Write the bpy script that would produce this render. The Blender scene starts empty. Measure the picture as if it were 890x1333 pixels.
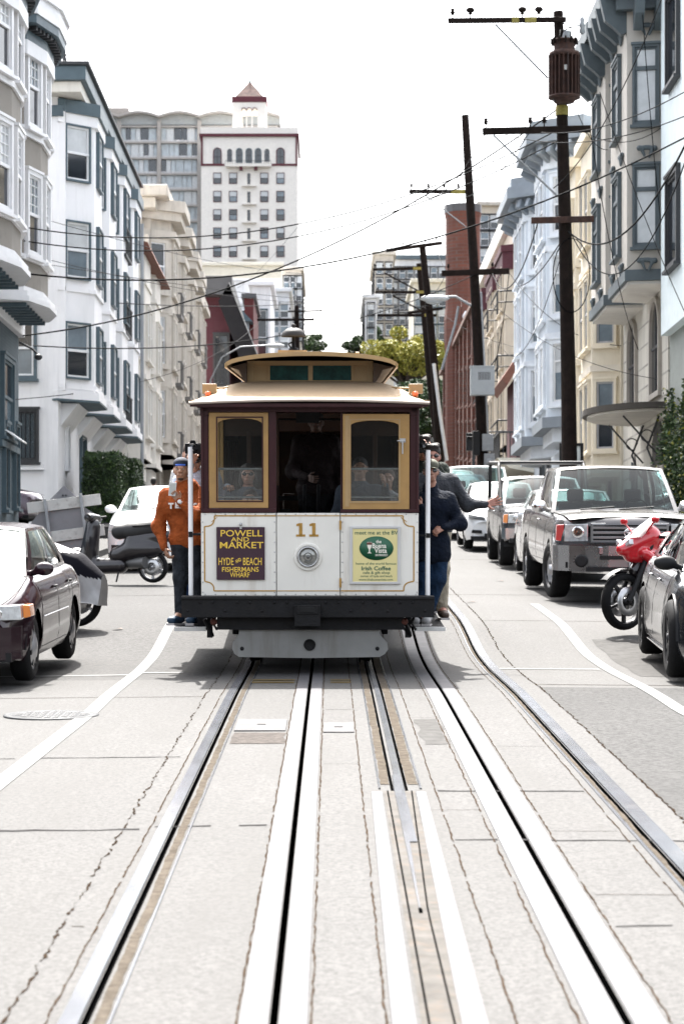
import bpy, math, random
import numpy as np
from mathutils import Vector, Matrix
random.seed(7); RNG = np.random.default_rng(7)
PI = math.pi; R = math.radians
F = 3000.0; HX = 430.0; HY = 800.0; CH = 1.68       # focal length, principal point (photo pixels), eye height
scene = bpy.context.scene
COL = scene.collection

def at(px, py, Y):
    return ((px-HX)/F*Y, Y, CH+(HY-py)/F*Y)
# ------------------------------------------------------------------ road profile
_py = np.array([-60, 0, 19.2, 22.5, 24.4, 27, 30, 55, 82, 120, 150, 200, 400, 460, 2000.])
_pz = np.array([-3.2, 0, 1.025, 1.15, 1.27, 1.58, 1.78, 3.35, 5.5, 8.6, 11.0, 16.5, 41, 44, 44.])
_ty = np.arange(-60, 700, 0.1)
_k = np.ones(15)/15
_tz = np.convolve(np.interp(_ty, _py, _pz), _k, mode='same'); _tz[:10] = -3.2; _tz[-10:] = 44
def g(Y): return float(np.interp(Y, _ty, _tz))

# ------------------------------------------------------------------ materials
def _nt(name):
    m = bpy.data.materials.new(name); m.use_nodes = True
    nt = m.node_tree; b = nt.nodes['Principled BSDF']
    return m, nt, b
def c4(c): return (c[0], c[1], c[2], 1)
def node(nt, t, **kw):
    n = nt.nodes.new(t)
    for k, v in kw.items():
        if k in n.inputs: n.inputs[k].default_value = v
        else: setattr(n, k, v)
    return n
def mixcol(nt, fac, a, b, mode='MIX'):
    n = nt.nodes.new('ShaderNodeMix'); n.data_type = 'RGBA'; n.blend_type = mode
    for i, v in ((0, fac), (6, a), (7, b)):
        if hasattr(v, 'is_linked') or hasattr(v, 'links'): nt.links.new(v, n.inputs[i])
        else: n.inputs[i].default_value = v
    return n.outputs[2]
def noise(nt, vec, scale, detail=4, rough=.55):
    n = node(nt, 'ShaderNodeTexNoise', Scale=scale, Detail=detail, Roughness=rough)
    nt.links.new(vec, n.inputs['Vector']); return n.outputs['Fac']
def ramp(nt, fac, a, b):
    n = nt.nodes.new('ShaderNodeMapRange'); nt.links.new(fac, n.inputs[0])
    n.inputs[1].default_value = a; n.inputs[2].default_value = b; return n.outputs[0]
def bump(nt, b, h, strength, dist):
    n = node(nt, 'ShaderNodeBump', Strength=strength, Distance=dist)
    nt.links.new(h, n.inputs['Height']); nt.links.new(n.outputs[0], b.inputs['Normal'])
MC = {}
def mat(name, col, rough=.6, metal=0., var=.10, scale=2.5, bmp=0., bscale=60, dirt=0., dcol=None, coat=0., spec=.5, streak=False, bdist=.01):
    if name in MC: return MC[name]
    m, nt, b = _nt(name)
    tc = nt.nodes.new('ShaderNodeTexCoord'); v = tc.outputs['Object']
    lo = c4([x*(1-var) for x in col]); hi = c4([min(1, x*(1+var)) for x in col])
    out = mixcol(nt, ramp(nt, noise(nt, v, scale, 5), .3, .7), lo, hi)
    if dirt > 0:
        vv = v
        if streak:
            mp = node(nt, 'ShaderNodeMapping', Scale=(1, 1, .12)); nt.links.new(v, mp.inputs[0]); vv = mp.outputs[0]
        dc = dcol or [x*.35 for x in col]
        f = ramp(nt, noise(nt, vv, scale*1.7, 8, .65), .52, .78)
        mm = nt.nodes.new('ShaderNodeMath'); mm.operation = 'MULTIPLY'; nt.links.new(f, mm.inputs[0]); mm.inputs[1].default_value = dirt
        out = mixcol(nt, mm.outputs[0], out, c4(dc))
    nt.links.new(out, b.inputs['Base Color'])
    b.inputs['Metallic'].default_value = metal
    b.inputs['Coat Weight'].default_value = coat; b.inputs['Coat Roughness'].default_value = .04
    b.inputs['Specular IOR Level'].default_value = spec
    rr = nt.nodes.new('ShaderNodeMapRange'); nt.links.new(noise(nt, v, scale*3, 4), rr.inputs[0])
    rr.inputs[3].default_value = max(0.02, rough*.8); rr.inputs[4].default_value = min(1, rough*1.2)
    nt.links.new(rr.outputs[0], b.inputs['Roughness'])
    if bmp: bump(nt, b, noise(nt, v, bscale, 4), bmp, bdist)
    MC[name] = m; return m
def glass(name, tint, trans=.5, rough=.03, ior=1.5):
    if name in MC: return MC[name]
    m = bpy.data.materials.new(name); m.use_nodes = True; nt = m.node_tree; nt.nodes.clear()
    o = nt.nodes.new('ShaderNodeOutputMaterial'); ms = nt.nodes.new('ShaderNodeMixShader')
    fr = node(nt, 'ShaderNodeFresnel', IOR=ior); gl = node(nt, 'ShaderNodeBsdfGlossy', Roughness=rough)
    tr = node(nt, 'ShaderNodeBsdfTransparent', Color=c4(tint)); df = node(nt, 'ShaderNodeBsdfDiffuse', Color=c4([x*.15 for x in tint]))
    m2 = nt.nodes.new('ShaderNodeMixShader'); m2.inputs[0].default_value = trans
    nt.links.new(df.outputs[0], m2.inputs[1]); nt.links.new(tr.outputs[0], m2.inputs[2])
    ad = nt.nodes.new('ShaderNodeMath'); ad.operation = 'MULTIPLY_ADD'; ad.inputs[1].default_value = 1.0; ad.inputs[2].default_value = 0.
    nt.links.new(fr.outputs[0], ad.inputs[0])
    nt.links.new(ad.outputs[0], ms.inputs[0]); nt.links.new(m2.outputs[0], ms.inputs[1]); nt.links.new(gl.outputs[0], ms.inputs[2])
    nt.links.new(ms.outputs[0], o.inputs[0])
    MC[name] = m; return m
def wallvec(nt):
    tc = nt.nodes.new('ShaderNodeTexCoord'); s = nt.nodes.new('ShaderNodeSeparateXYZ'); nt.links.new(tc.outputs['Object'], s.inputs[0])
    a = nt.nodes.new('ShaderNodeMath'); a.operation = 'ADD'; nt.links.new(s.outputs[0], a.inputs[0]); nt.links.new(s.outputs[1], a.inputs[1])
    c = nt.nodes.new('ShaderNodeCombineXYZ'); nt.links.new(a.outputs[0], c.inputs[0]); nt.links.new(s.outputs[2], c.inputs[1])
    return tc.outputs['Object'], c.outputs[0], s
def brickmat(name, c1, c2, mortar, w=.24, h=.075, msize=.012, depth=.4):
    m, nt, b = _nt(name); o, v, s = wallvec(nt)
    br = node(nt, 'ShaderNodeTexBrick', Color1=c4(c1), Color2=c4(c2), Mortar=c4(mortar), Scale=1.0)
    br.inputs['Brick Width'].default_value = w; br.inputs['Row Height'].default_value = h; br.inputs['Mortar Size'].default_value = msize
    nt.links.new(v, br.inputs['Vector'])
    f = ramp(nt, noise(nt, o, .8, 6), .3, .75)
    out = mixcol(nt, f, br.outputs[0], c4([x*.72 for x in c1]))
    nt.links.new(out, b.inputs['Base Color']); b.inputs['Roughness'].default_value = .85
    bump(nt, b, br.outputs['Fac'], -depth, .01)
    return m
def sidingmat(name, col, pitch=.2):
    m, nt, b = _nt(name); o, v, s = wallvec(nt)
    d = nt.nodes.new('ShaderNodeMath'); d.operation = 'DIVIDE'; nt.links.new(s.outputs[2], d.inputs[0]); d.inputs[1].default_value = pitch
    fr = nt.nodes.new('ShaderNodeMath'); fr.operation = 'FRACT'; nt.links.new(d.outputs[0], fr.inputs[0])
    f = ramp(nt, noise(nt, o, .9, 6), .3, .75)
    out = mixcol(nt, f, c4(col), c4([x*.86 for x in col]))
    nt.links.new(out, b.inputs['Base Color']); b.inputs['Roughness'].default_value = .6
    bump(nt, b, fr.outputs[0], -.6, .03)
    return m

# ------------------------------------------------------------------ mesh builder
SPLIT = {'slat','band','interior_rail','roof_clip','board_bracket','truck_frame','window_rail','inner_lining','hinge','cabin_window','dentil','hanger','side_header','side_rail','red_band','corner_strip','arch_trim','bay_base','fog_lamp','canopy_scroll','insulator_cap','lead_wire','conduit','meter_box','bolt','joint','tar_streak','yellow_line','groove','stripe_edge','side_window','door_handle','brake_hose','underbody'}
class MB:
    def __init__(s): s.v = []; s.f = []; s.m = []; s.s = []
    def add(s, vs, fs, m=0, smooth=False, M=None):
        n = len(s.v)
        if M is not None: vs = [M @ Vector(p) for p in vs]
        s.v.extend([tuple(p) for p in vs])
        for f in fs:
            s.f.append([i+n for i in f]); s.m.append(m); s.s.append(smooth)
        return s
    def box(s, x0, x1, y0, y1, z0, z1, m=0, M=None):
        v = [(x0,y0,z0),(x1,y0,z0),(x1,y1,z0),(x0,y1,z0),(x0,y0,z1),(x1,y0,z1),(x1,y1,z1),(x0,y1,z1)]
        return s.add(v, [(3,2,1,0),(4,5,6,7),(0,1,5,4),(1,2,6,5),(2,3,7,6),(3,0,4,7)], m, False, M)
    def beam(s, a, b, w, h, m=0, up=(0,0,1)):
        a = Vector(a); b = Vector(b); d = b-a; L = d.length; d.normalize(); u = Vector(up)
        r = d.cross(u)
        if r.length < 1e-4: r = d.cross(Vector((0,1,0)))
        r.normalize(); u = r.cross(d)
        M = Matrix.Translation(a) @ Matrix((r, d, u)).transposed().to_4x4()
        return s.box(-w/2, w/2, 0, L, -h/2, h/2, m, M)
    def tube(s, pts, r, n=8, m=0, caps=True, smooth=True, squash=1.0):
        pts = [Vector(p) for p in pts]; k = len(pts); rs = r if hasattr(r, '__len__') else [r]*k
        vs = []; prev = None
        for i, p in enumerate(pts):
            d = (pts[min(i+1, k-1)]-pts[max(i-1, 0)]).normalized()
            if prev is None:
                a = Vector((0,0,1)) if abs(d.z) < .9 else Vector((1,0,0)); u = d.cross(a).normalized()
            else:
                u = (prev - d*prev.dot(d)).normalized()
            prev = u; w = d.cross(u)
            for j in range(n):
                t = 2*PI*j/n; vs.append(p + (u*math.cos(t) + w*math.sin(t)*squash)*rs[i])
        fs = [(i*n+j, i*n+(j+1) % n, (i+1)*n+(j+1) % n, (i+1)*n+j) for i in range(k-1) for j in range(n)]
        s.add(vs, fs, m, smooth)
        if caps:
            s.add(vs[:n], [tuple(range(n))[::-1]], m); s.add(vs[-n:], [tuple(range(n))], m)
        return s
    def lathe(s, prof, n=24, m=0, M=None, smooth=True, arc=2*PI):
        vs = []; fs = []; k = len(prof); full = arc > 6.2
        c = n if full else n+1
        for r, z in prof:
            for j in range(c):
                t = arc*j/n; vs.append((r*math.cos(t), r*math.sin(t), z))
        for i in range(k-1):
            for j in range(n):
                j2 = (j+1) % c
                fs.append((i*c+j, i*c+j2, (i+1)*c+j2, (i+1)*c+j))
        return s.add(vs, fs, m, smooth, M)
    def prism(s, poly, a0, a1, axis='z', m=0, M=None, smooth=False):
        n = len(poly)
        f = {'z': lambda p, a: (p[0], p[1], a), 'y': lambda p, a: (p[0], a, p[1]), 'x': lambda p, a: (a, p[0], p[1])}[axis]
        vs = [f(p, a0) for p in poly]+[f(p, a1) for p in poly]
        s.add(vs, [tuple(range(n))[::-1], tuple(range(n, 2*n))], m, False, M)
        return s.add(vs, [(i, (i+1) % n, n+(i+1) % n, n+i) for i in range(n)], m, smooth, M)
    def ring(s, outer, inner, y0, y1, m=0, M=None):
        # frame in the XZ plane between two loops of the same count, thickness along y
        n = len(outer)
        vs = [(p[0], y0, p[1]) for p in outer]+[(p[0], y0, p[1]) for p in inner]+[(p[0], y1, p[1]) for p in outer]+[(p[0], y1, p[1]) for p in inner]
        fs = []
        for i in range(n):
            j = (i+1) % n
            fs += [(i, j, n+j, n+i), (2*n+j, 2*n+i, 3*n+i, 3*n+j), (j, i, 2*n+i, 2*n+j), (n+i, n+j, 3*n+j, 3*n+i)]
        return s.add(vs, fs, m, False, M)
    def frame(s, x0, x1, z0, z1, t, y0, y1, m=0, M=None):
        return s.ring([(x0,z0),(x1,z0),(x1,z1),(x0,z1)], [(x0+t,z0+t),(x1-t,z0+t),(x1-t,z1-t),(x0+t,z1-t)], y0, y1, m, M)
    def ell(s, c, r, n=16, k=10, m=0, M=None):
        vs = []; fs = []
        for i in range(k+1):
            ph = -PI/2+PI*i/k
            for j in range(n):
                t = 2*PI*j/n; vs.append((c[0]+r[0]*math.cos(ph)*math.cos(t), c[1]+r[1]*math.cos(ph)*math.sin(t), c[2]+r[2]*math.sin(ph)))
        for i in range(k):
            for j in range(n): fs.append((i*n+j, i*n+(j+1) % n, (i+1)*n+(j+1) % n, (i+1)*n+j))
        return s.add(vs, fs, m, True, M)
    def grid(s, fn, us, vs_, m=0, smooth=True, M=None):
        a = len(us); b = len(vs_); v = [fn(u, w) for u in us for w in vs_]
        return s.add(v, [(i*b+j, (i+1)*b+j, (i+1)*b+j+1, i*b+j+1) for i in range(a-1) for j in range(b-1)], m, smooth, M)
    def merge(s, o, M=None):
        n = len(s.v); s.v.extend([tuple(M @ Vector(p)) for p in o.v] if M is not None else o.v)
        s.f.extend([[i+n for i in f] for f in o.f]); s.m.extend(o.m); s.s.extend(o.s); return s
    def mesh(s, name, mats, off=(0,0,0)):
        me = bpy.data.meshes.new(name)
        v = np.array(s.v, dtype=float).reshape(-1, 3)-np.array(off)
        me.from_pydata(v.tolist(), [], s.f)
        for m in (mats if isinstance(mats, (list, tuple)) else [mats]): me.materials.append(m)
        me.polygons.foreach_set('material_index', s.m); me.polygons.foreach_set('use_smooth', s.s)
        me.update(); return me
    def islands(s):
        par = list(range(len(s.v)))
        def fd(i):
            while par[i] != i: par[i] = par[par[i]]; i = par[i]
            return i
        for f in s.f:
            r = fd(f[0])
            for i in f[1:]: par[fd(i)] = r
        gr = {}
        for k, f in enumerate(s.f): gr.setdefault(fd(f[0]), []).append(k)
        out = []
        for ks in gr.values():
            m = MB(); mp = {}
            for k in ks:
                for i in s.f[k]:
                    if i not in mp: mp[i] = len(m.v); m.v.append(s.v[i])
                m.f.append([mp[i] for i in s.f[k]]); m.m.append(s.m[k]); m.s.append(s.s[k])
            out.append(m)
        return out
    def build(s, name, mats, parent=None, bevel=0, world=False, origin=None, rot=None):
        if parent is not None and name in SPLIT:
            isl = s.islands()
            if 1 < len(isl) <= 60: return [m.build(name+'\0', mats, parent, bevel, world) for m in isl][0]
        name = name.replace('\0', '')
        # parent given: vertices are in the parent's frame (world=True: world metres, the root having no turn)
        if parent is not None:
            off = tuple(parent_loc(parent)) if world else (0,0,0)
            o = bpy.data.objects.new(name, s.mesh(name, mats, off)); COL.objects.link(o); o.parent = parent
        else:
            if origin is None:
                v = np.array(s.v); lo = v.min(0); hi = v.max(0); origin = ((lo[0]+hi[0])/2, (lo[1]+hi[1])/2, lo[2])
            o = bpy.data.objects.new(name, s.mesh(name, mats, origin)); COL.objects.link(o); o.location = origin
        if bevel:
            md = o.modifiers.new('bevel', 'BEVEL'); md.width = bevel; md.segments = 2; md.limit_method = 'ANGLE'; md.angle_limit = R(40)
        return o
def parent_loc(o):
    l = Vector(o.location)
    while o.parent: o = o.parent; l += Vector(o.location)
    return l
def tag(o, label=None, cat=None, group=None, kind=None):
    if label: o['label'] = label
    if cat: o['category'] = cat
    if group: o['group'] = group
    if kind: o['kind'] = kind
    return o
def thing(name, label, cat, loc=(0,0,0), rotz=0, group=None, rx=0):
    o = bpy.data.objects.new(name, None); COL.objects.link(o); o.empty_display_size = .2
    o.location = loc; o.rotation_euler = (rx, 0, rotz)
    return tag(o, label, cat, group)
def holder(name, parent, loc=(0,0,0), rotz=0):
    o = bpy.data.objects.new(name, None); COL.objects.link(o); o.empty_display_size = .1
    o.location = loc; o.rotation_euler = (0,0,rotz); o.parent = parent; return o
def copy_tree(o, parent=None):
    c = o.copy(); COL.objects.link(c)
    if parent is not None: c.parent = parent
    for ch in list(o.children): copy_tree(ch, c)
    return c
def text_mesh(txt, size, x, z, y, name, m, parent, extrude=.002, bold=.0, align='CENTER', width=None, M=None, spacing=1.0):
    cu = bpy.data.curves.new('t', 'FONT'); cu.body = txt; cu.size = size; cu.extrude = extrude; cu.offset = bold
    cu.align_x = align; cu.align_y = 'CENTER'; cu.space_character = spacing; cu.resolution_u = 3
    o = bpy.data.objects.new('t', cu); COL.objects.link(o)
    dg = bpy.context.evaluated_depsgraph_get(); me = bpy.data.meshes.new_from_object(o.evaluated_get(dg))
    bpy.data.objects.remove(o); bpy.data.curves.remove(cu)
    v = np.array([p.co[:] for p in me.vertices])
    sx = 1.0
    if width: sx = width/max(1e-6, (v[:,0].max()-v[:,0].min()))
    for i, p in enumerate(me.vertices):
        q = Vector((x+v[i,0]*sx, y-v[i,2], z+v[i,1]))
        p.co = M @ q if M is not None else q
    me.materials.append(m); me.name = name
    ob = bpy.data.objects.new(name, me); COL.objects.link(ob); ob.parent = parent
    return ob
# ------------------------------------------------------------------ smooth bodies (signed distance + surface nets)
def sdf_mesh(prims, res, k=.02, pad=.03):
    lo = np.full(3, 1e9); hi = -lo
    def bb(p):
        if p[0] == 'c':
            a, b, ra, rb = p[1:5]; a = np.array(a, float); b = np.array(b, float)
            return np.minimum(a-ra, b-rb), np.maximum(a+ra, b+rb)
        c = np.array(p[1], float); r = max(p[2]); return c-r, c+r
    for p in prims:
        if p[0][0] == '-': continue
        l, h = bb(p); lo = np.minimum(lo, l); hi = np.maximum(hi, h)
    lo -= pad; hi += pad; n = np.ceil((hi-lo)/res).astype(int)+1
    D = np.full(n, .2)
    ax = [lo[i]+res*np.arange(n[i]) for i in range(3)]
    for p in prims:
        l, h = bb(p); e = k+2*res
        i0 = np.maximum(0, ((l-e-lo)/res).astype(int)); i1 = np.minimum(n, ((h+e-lo)/res).astype(int)+2)
        if (i1 <= i0).any(): continue
        X, Y, Z = np.meshgrid(*[ax[i][i0[i]:i1[i]] for i in range(3)], indexing='ij')
        P = np.stack([X, Y, Z], -1)
        if p[0] == 'c':
            a, b, ra, rb = p[1:5]; a = np.array(a, float); b = np.array(b, float); d = b-a
            L = max(1e-9, d @ d); t = np.clip(((P-a) @ d)/L, 0, 1)
            q = np.linalg.norm(P-a-t[..., None]*d, axis=-1)-(ra+(rb-ra)*t)
        else:
            c = np.array(p[1], float); r = np.array(p[2], float); q = P-c
            if len(p) > 3 and p[3] is not None: q = q @ np.array(p[3])
            kk = np.linalg.norm(q/r, axis=-1); q = (kk-1)*min(r) if r.max()/r.min() < 1.5 else kk*(kk-1)/np.maximum(1e-6, np.linalg.norm(q/(r*r), axis=-1))
        sl = tuple(slice(i0[i], i1[i]) for i in range(3)); d0 = D[sl]
        if p[0][0] == '-':
            D[sl] = np.maximum(d0, -q)
        else:
            hh = np.maximum(k-np.abs(d0-q), 0)/k
            D[sl] = np.minimum(d0, q)-hh*hh*k/4
    S = D < 0
    c = np.zeros(np.array(D.shape)-1); pos = np.zeros(c.shape+(3,)); cnt = np.zeros(c.shape)
    sh = D.shape
    def sub(A, o): return A[o[0]:sh[0]-1+o[0], o[1]:sh[1]-1+o[1], o[2]:sh[2]-1+o[2]]
    cor = [(i, j, l) for i in (0,1) for j in (0,1) for l in (0,1)]
    for a in cor:
        for d in range(3):
            if a[d]: continue
            b = list(a); b[d] = 1
            da = sub(D, a); db = sub(D, b); cr = (da < 0) != (db < 0)
            t = np.where(cr, da/np.where(cr, da-db, 1), 0)
            for q in range(3):
                pos[..., q] += np.where(cr, a[q]+(t if q == d else 0), 0)
            cnt += cr
    act = cnt > 0; idx = -np.ones(c.shape, int); idx[act] = np.arange(act.sum())
    ii = np.argwhere(act)
    V = lo+res*(ii+pos[act]/cnt[act][:, None])
    Fs = []
    for d in range(3):
        o1, o2 = [(1,2),(2,0),(0,1)][d]
        A = np.moveaxis(S, d, 0)
        cr = np.argwhere(A[:-1] != A[1:])
        inside = A[:-1][A[:-1] != A[1:]]
        full = np.zeros((len(cr), 3), int); full[:, d] = cr[:, 0]
        oth = [q for q in range(3) if q != d]
        full[:, oth[0]] = cr[:, 1]; full[:, oth[1]] = cr[:, 2]
        ok = (full[:, o1] > 0) & (full[:, o2] > 0) & (full[:, o1] < sh[o1]-1) & (full[:, o2] < sh[o2]-1)
        full = full[ok]; inside = inside[ok]
        def ix(a, b):
            f = full.copy(); f[:, o1] -= a; f[:, o2] -= b; return idx[f[:,0], f[:,1], f[:,2]]
        q = np.stack([ix(1,1), ix(0,1), ix(0,0), ix(1,0)], 1)
        q[~inside] = q[~inside][:, ::-1]
        Fs.append(q)
    Fq = np.concatenate(Fs); Fq = Fq[(Fq >= 0).all(1)]
    return V, Fq
def blob(mb, prims, res, k=.02, m=0, M=None):
    V, Fq = sdf_mesh(prims, res, k)
    return mb.add([tuple(p) for p in V], [tuple(int(i) for i in q) for q in Fq], m, True, M)
def rotm(yaw=0, pitch=0, roll=0):
    return Matrix.Rotation(yaw, 3, 'Z') @ Matrix.Rotation(pitch, 3, 'X') @ Matrix.Rotation(roll, 3, 'Y')

SKIN = lambda n, c: mat('skin_'+n, c, .5, var=.08, scale=25)
def hand_prims(w, d, nrm, side=1, curl=.5, spread=.10, s=1.0, thumb=.8):
    """wrist point, finger direction, palm normal (palm faces nrm), side: +1 thumb to +lat"""
    w = Vector(w); d = Vector(d).normalized(); nrm = Vector(nrm); nrm = (nrm-d*nrm.dot(d)).normalized(); lat = d.cross(nrm)*side
    P = []; T = lambda v: tuple(v)
    for i, (o, L) in enumerate(((.030, .070), (.011, .078), (-.009, .072), (-.028, .056))):
        b = w+(d*.085+lat*o)*s
        P.append(('c', T(w+lat*o*.6*s), T(b), .014*s, .0115*s))
        dd = (d+lat*(o*spread*40)).normalized(); p = b; ang = 0
        for j, fr in enumerate((.45, .32, .23)):
            ang += curl*(.5+.35*j)*1.1
            v = dd*math.cos(ang)+nrm*math.sin(ang)
            q = p+v*L*fr*1.25*s
            P.append(('c', T(p), T(q), (.0098-.001*j)*s, (.0088-.0012*j)*s)); p = q
    b = w+(d*.025+lat*.022+nrm*.006)*s
    v1 = (d*.7+lat*thumb+nrm*.25).normalized(); q = b+v1*.048*s
    v2 = (d*.95+lat*thumb*.5+nrm*(.3+curl*.6)).normalized(); q2 = q+v2*.034*s
    P += [('c', T(b), T(q), .0145*s, .011*s), ('c', T(q), T(q2), .0105*s, .008*s)]
    return P
def make_person(label, loc, H=1.72, parent_rot=0, J=None, skin=(.42,.25,.17), top=('shirt', (.3,.3,.3)), bottom=('trousers', (.06,.07,.1)), shoes=(.05,.05,.06),
                hair=(.03,.02,.015), hairstyle='short', yaw=0, pitch=0, cap=None, cap_back=False, glasses=False, hands=None, group='people riding on the tram',
                hood=False, beard=False, bulk=1.0, legs=True, seated=False, sleeves=True, jacket_open=None, extra=None):
    h = H/1.75
    D = dict(pel=(0,0,.93), che=(0,0,1.30), neck=(0,0,1.47), head=(0,-.02,1.625), shL=(-.185,0,1.42), shR=(.185,0,1.42),
             elL=(-.25,.02,1.13), elR=(.25,.02,1.13), wrL=(-.25,-.06,.88), wrR=(.25,-.06,.88),
             hiL=(-.09,0,.92), hiR=(.09,0,.92), knL=(-.10,-.02,.50), knR=(.10,-.02,.50), anL=(-.10,.02,.09), anR=(.10,.02,.09),
             toL=(-.12,-.15,.035), toR=(.12,-.15,.035))
    D = {k: Vector(v)*h for k, v in D.items()}
    for k, v in (J or {}).items(): D[k] = Vector(v)
    T = lambda v: tuple(v); C = lambda a, b, ra, rb: ('c', T(D[a] if isinstance(a, str) else a), T(D[b] if isinstance(b, str) else b), ra, rb)
    B = bulk
    def torso(e):
        c = D['che']; pl = D['pel']; mid = (c+pl)/2; lat = (D['shR']-D['shL'])*.27
        return [C(pl-lat*.8, pl+lat*.8, .115*B*h+e, .115*B*h+e), C(mid-lat*.7, mid+lat*.7, .105*B*h+e, .105*B*h+e), C(c-lat, c+lat, .118*B*h+e, .118*B*h+e),
                C(pl, mid, .11*B*h+e, .105*B*h+e), C(mid, c, .105*B*h+e, .115*B*h+e), C(c, 'neck', .09*h+e, .06*h+e), C(D['shL']*.9+D['shR']*.1, D['shR']*.9+D['shL']*.1, .06*h+e, .06*h+e)]
    def arm(s, e, full=True):
        P = [C('sh'+s, 'el'+s, .055*h+e, .044*h+e)]
        w = D['wr'+s]
        if not full: w = D['el'+s]*.7+w*.3
        return P+[C('el'+s, w, .042*h+e, .029*h+e*.8)]
    def leg(s, e, foot=True):
        P = [C('hi'+s, 'kn'+s, .088*h*B+e, .058*h+e), C('kn'+s, 'an'+s, .056*h+e, .04*h+e)]
        return P
    body = MB()
    P = torso(0)+arm('L', 0)+arm('R', 0)+[C('neck', D['head']+Vector((0,.015,-.05)), .056*h, .05*h)]
    if legs: P += leg('L', 0)+leg('R', 0)+[C('anL', 'toL', .036, .03), C('anR', 'toR', .036, .03)]
    blob(body, P, .017, .05)
    Rm = rotm(yaw, pitch); hc = D['head']; s = h if h > .85 else .9
    def hp(v): return T(hc+Rm @ (Vector(v)*s))
    Ra = [[Rm[i][j] for j in range(3)] for i in range(3)]
    e = lambda c, r, sgn='e': (sgn, hp(c), tuple(x*s for x in r), Ra)
    hd = [e((0,.02,.03), (.076,.096,.085)), e((0,-.018,-.025), (.062,.074,.085)), e((0,-.045,-.085), (.036,.036,.026)),
          e((.045,-.045,-.02), (.024,.024,.03)), e((-.045,-.045,-.02), (.024,.024,.03)),
          e((0,-.083,.022), (.055,.014,.012)), ('c', hp((0,-.088,.008)), hp((0,-.112,-.022)), .008*s, .013*s), e((.013,-.098,-.027), (.009,.01,.008)), e((-.013,-.098,-.027), (.009,.01,.008)),
          e((0,-.088,-.056), (.024,.009,.005)), e((0,-.086,-.066), (.02,.009,.006)),
          e((.078,.012,-.008), (.009,.02,.03)), e((-.078,.012,-.008), (.009,.02,.03)),
          ('c', hp((0,.02,-.04)), hp((0,.03,-.14)), .052*s, .055*s)]
    blob(body, hd, .0075, .018)
    for sd in (-1, 1):   # eyes
        body.ell(hp((sd*.031,-.083,.003)), (.0125*s,.009*s,.0065*s), 10, 6, 1)
        body.ell(hp((sd*.031,-.0905,.003)), (.0055*s,.004*s,.0058*s), 8, 6, 2)
        body.ell(hp((sd*.032,-.092,.026)), (.016*s,.004*s,.0032*s), 8, 6, 4)
    body.ell(hp((0,-.094,-.061)), (.021*s,.007*s,.0065*s), 10, 6, 3)
    HND = {'L': dict(d=None, n=(1,0,0), side=1, curl=.5), 'R': dict(d=None, n=(-1,0,0), side=-1, curl=.5)}
    for k_, v_ in (hands or {}).items():
        if v_ is None: HND.pop(k_, None)
        else: HND[k_].update(v_)
    for k_, q in HND.items():
        d = Vector(q['d']) if q['d'] is not None else D['wr'+k_]-D['el'+k_]
        blob(body, hand_prims(D['wr'+k_], d, q['n'], q['side'], q['curl'], q.get('spread', .1), s*.97, q.get('thumb', .8)), .0055, .006)
    sk = SKIN('%.2f_%.2f' % (skin[0], skin[1]), skin)
    lip = mat('lip_%.2f' % skin[0], (skin[0]*.7, skin[1]*.5, skin[2]*.5), .5)
    root = body.build('person', [sk, mat('eye_white', (.6,.58,.55), .3), mat('eye_dark', (.02,.015,.01), .3), lip, mat('brow_%.2f' % skin[0], (skin[0]*.25, skin[1]*.25, skin[2]*.25), .8)], None, origin=(0,0,0))
    root.location = loc; root.rotation_euler = (0,0,parent_rot)
    tag(root, label, 'person', group)
    # clothing
    mb = MB(); P = torso(.018)+arm('L', .014, sleeves)+arm('R', .014, sleeves)
    if hood: P += [C(D['neck']+Vector((-.05,.03,.0)), D['neck']+Vector((.05,.03,.0)), .065, .065), C(D['neck']+Vector((-.07,-.03,.0)), D['neck']+Vector((.07,-.03,.0)), .035, .035)]
    if jacket_open: P += [C(D['pel']+Vector((-.09,0,-.12)), D['pel']+Vector((.09,0,-.12)), .118, .118)]
    for sd in 'LR':      # folds
        m_ = D['el'+sd]; P.append(C(m_+Vector((-.01,0,.02)), m_+Vector((.01,0,-.02)), .062*h, .06*h))
    blob(mb, P, .015, .045)
    fabric = mat('cloth_%.2f_%.2f_%.2f' % tuple(top[1]), top[1], .9, var=.22, scale=7, bmp=1.0, bscale=11, spec=.15, bdist=.05)
    mb.build(top[0], fabric, root)
    if legs:
        mb = MB(); P = leg('L', .016)+leg('R', .016)+[C(D['pel']+Vector((-.06,0,-.03)), D['pel']+Vector((.06,0,-.03)), .12*h*B, .12*h*B)]
        blob(mb, P, .016, .04)
        mb.build(bottom[0], mat('denim_%.2f_%.2f_%.2f' % tuple(bottom[1]), bottom[1], .9, var=.35, scale=12, bmp=1.0, bscale=13, spec=.15, bdist=.04), root)
        for sd in 'LR':
            mb = MB(); a = D['an'+sd]; t = D['to'+sd]; lat = Vector((.012,0,0))
            blob(mb, [C(a+Vector((0,.03,-.035)), t-lat+Vector((0,0,.008)), .042, .034), C(a+Vector((0,.02,-.02)), t+lat+Vector((0,0,.004)), .042, .032), C(a, a+Vector((0,0,.0)), .05, .05)], .011, .02)
            sole = MB(); 
            dv = (t-a); dv.z = 0
            mb.beam((a.x-dv.x*.25, a.y-dv.y*.25, t.z-.032), (t.x+dv.x*.18, t.y+dv.y*.18, t.z-.032), .085, .022, 1)
            mb.build('shoe', [mat('shoe_%.2f_%.2f' % (shoes[0], shoes[2]), shoes, .6), mat('shoe_sole', (.45,.43,.42), .6)], root)
    # hair / cap
    mb = MB()
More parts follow.
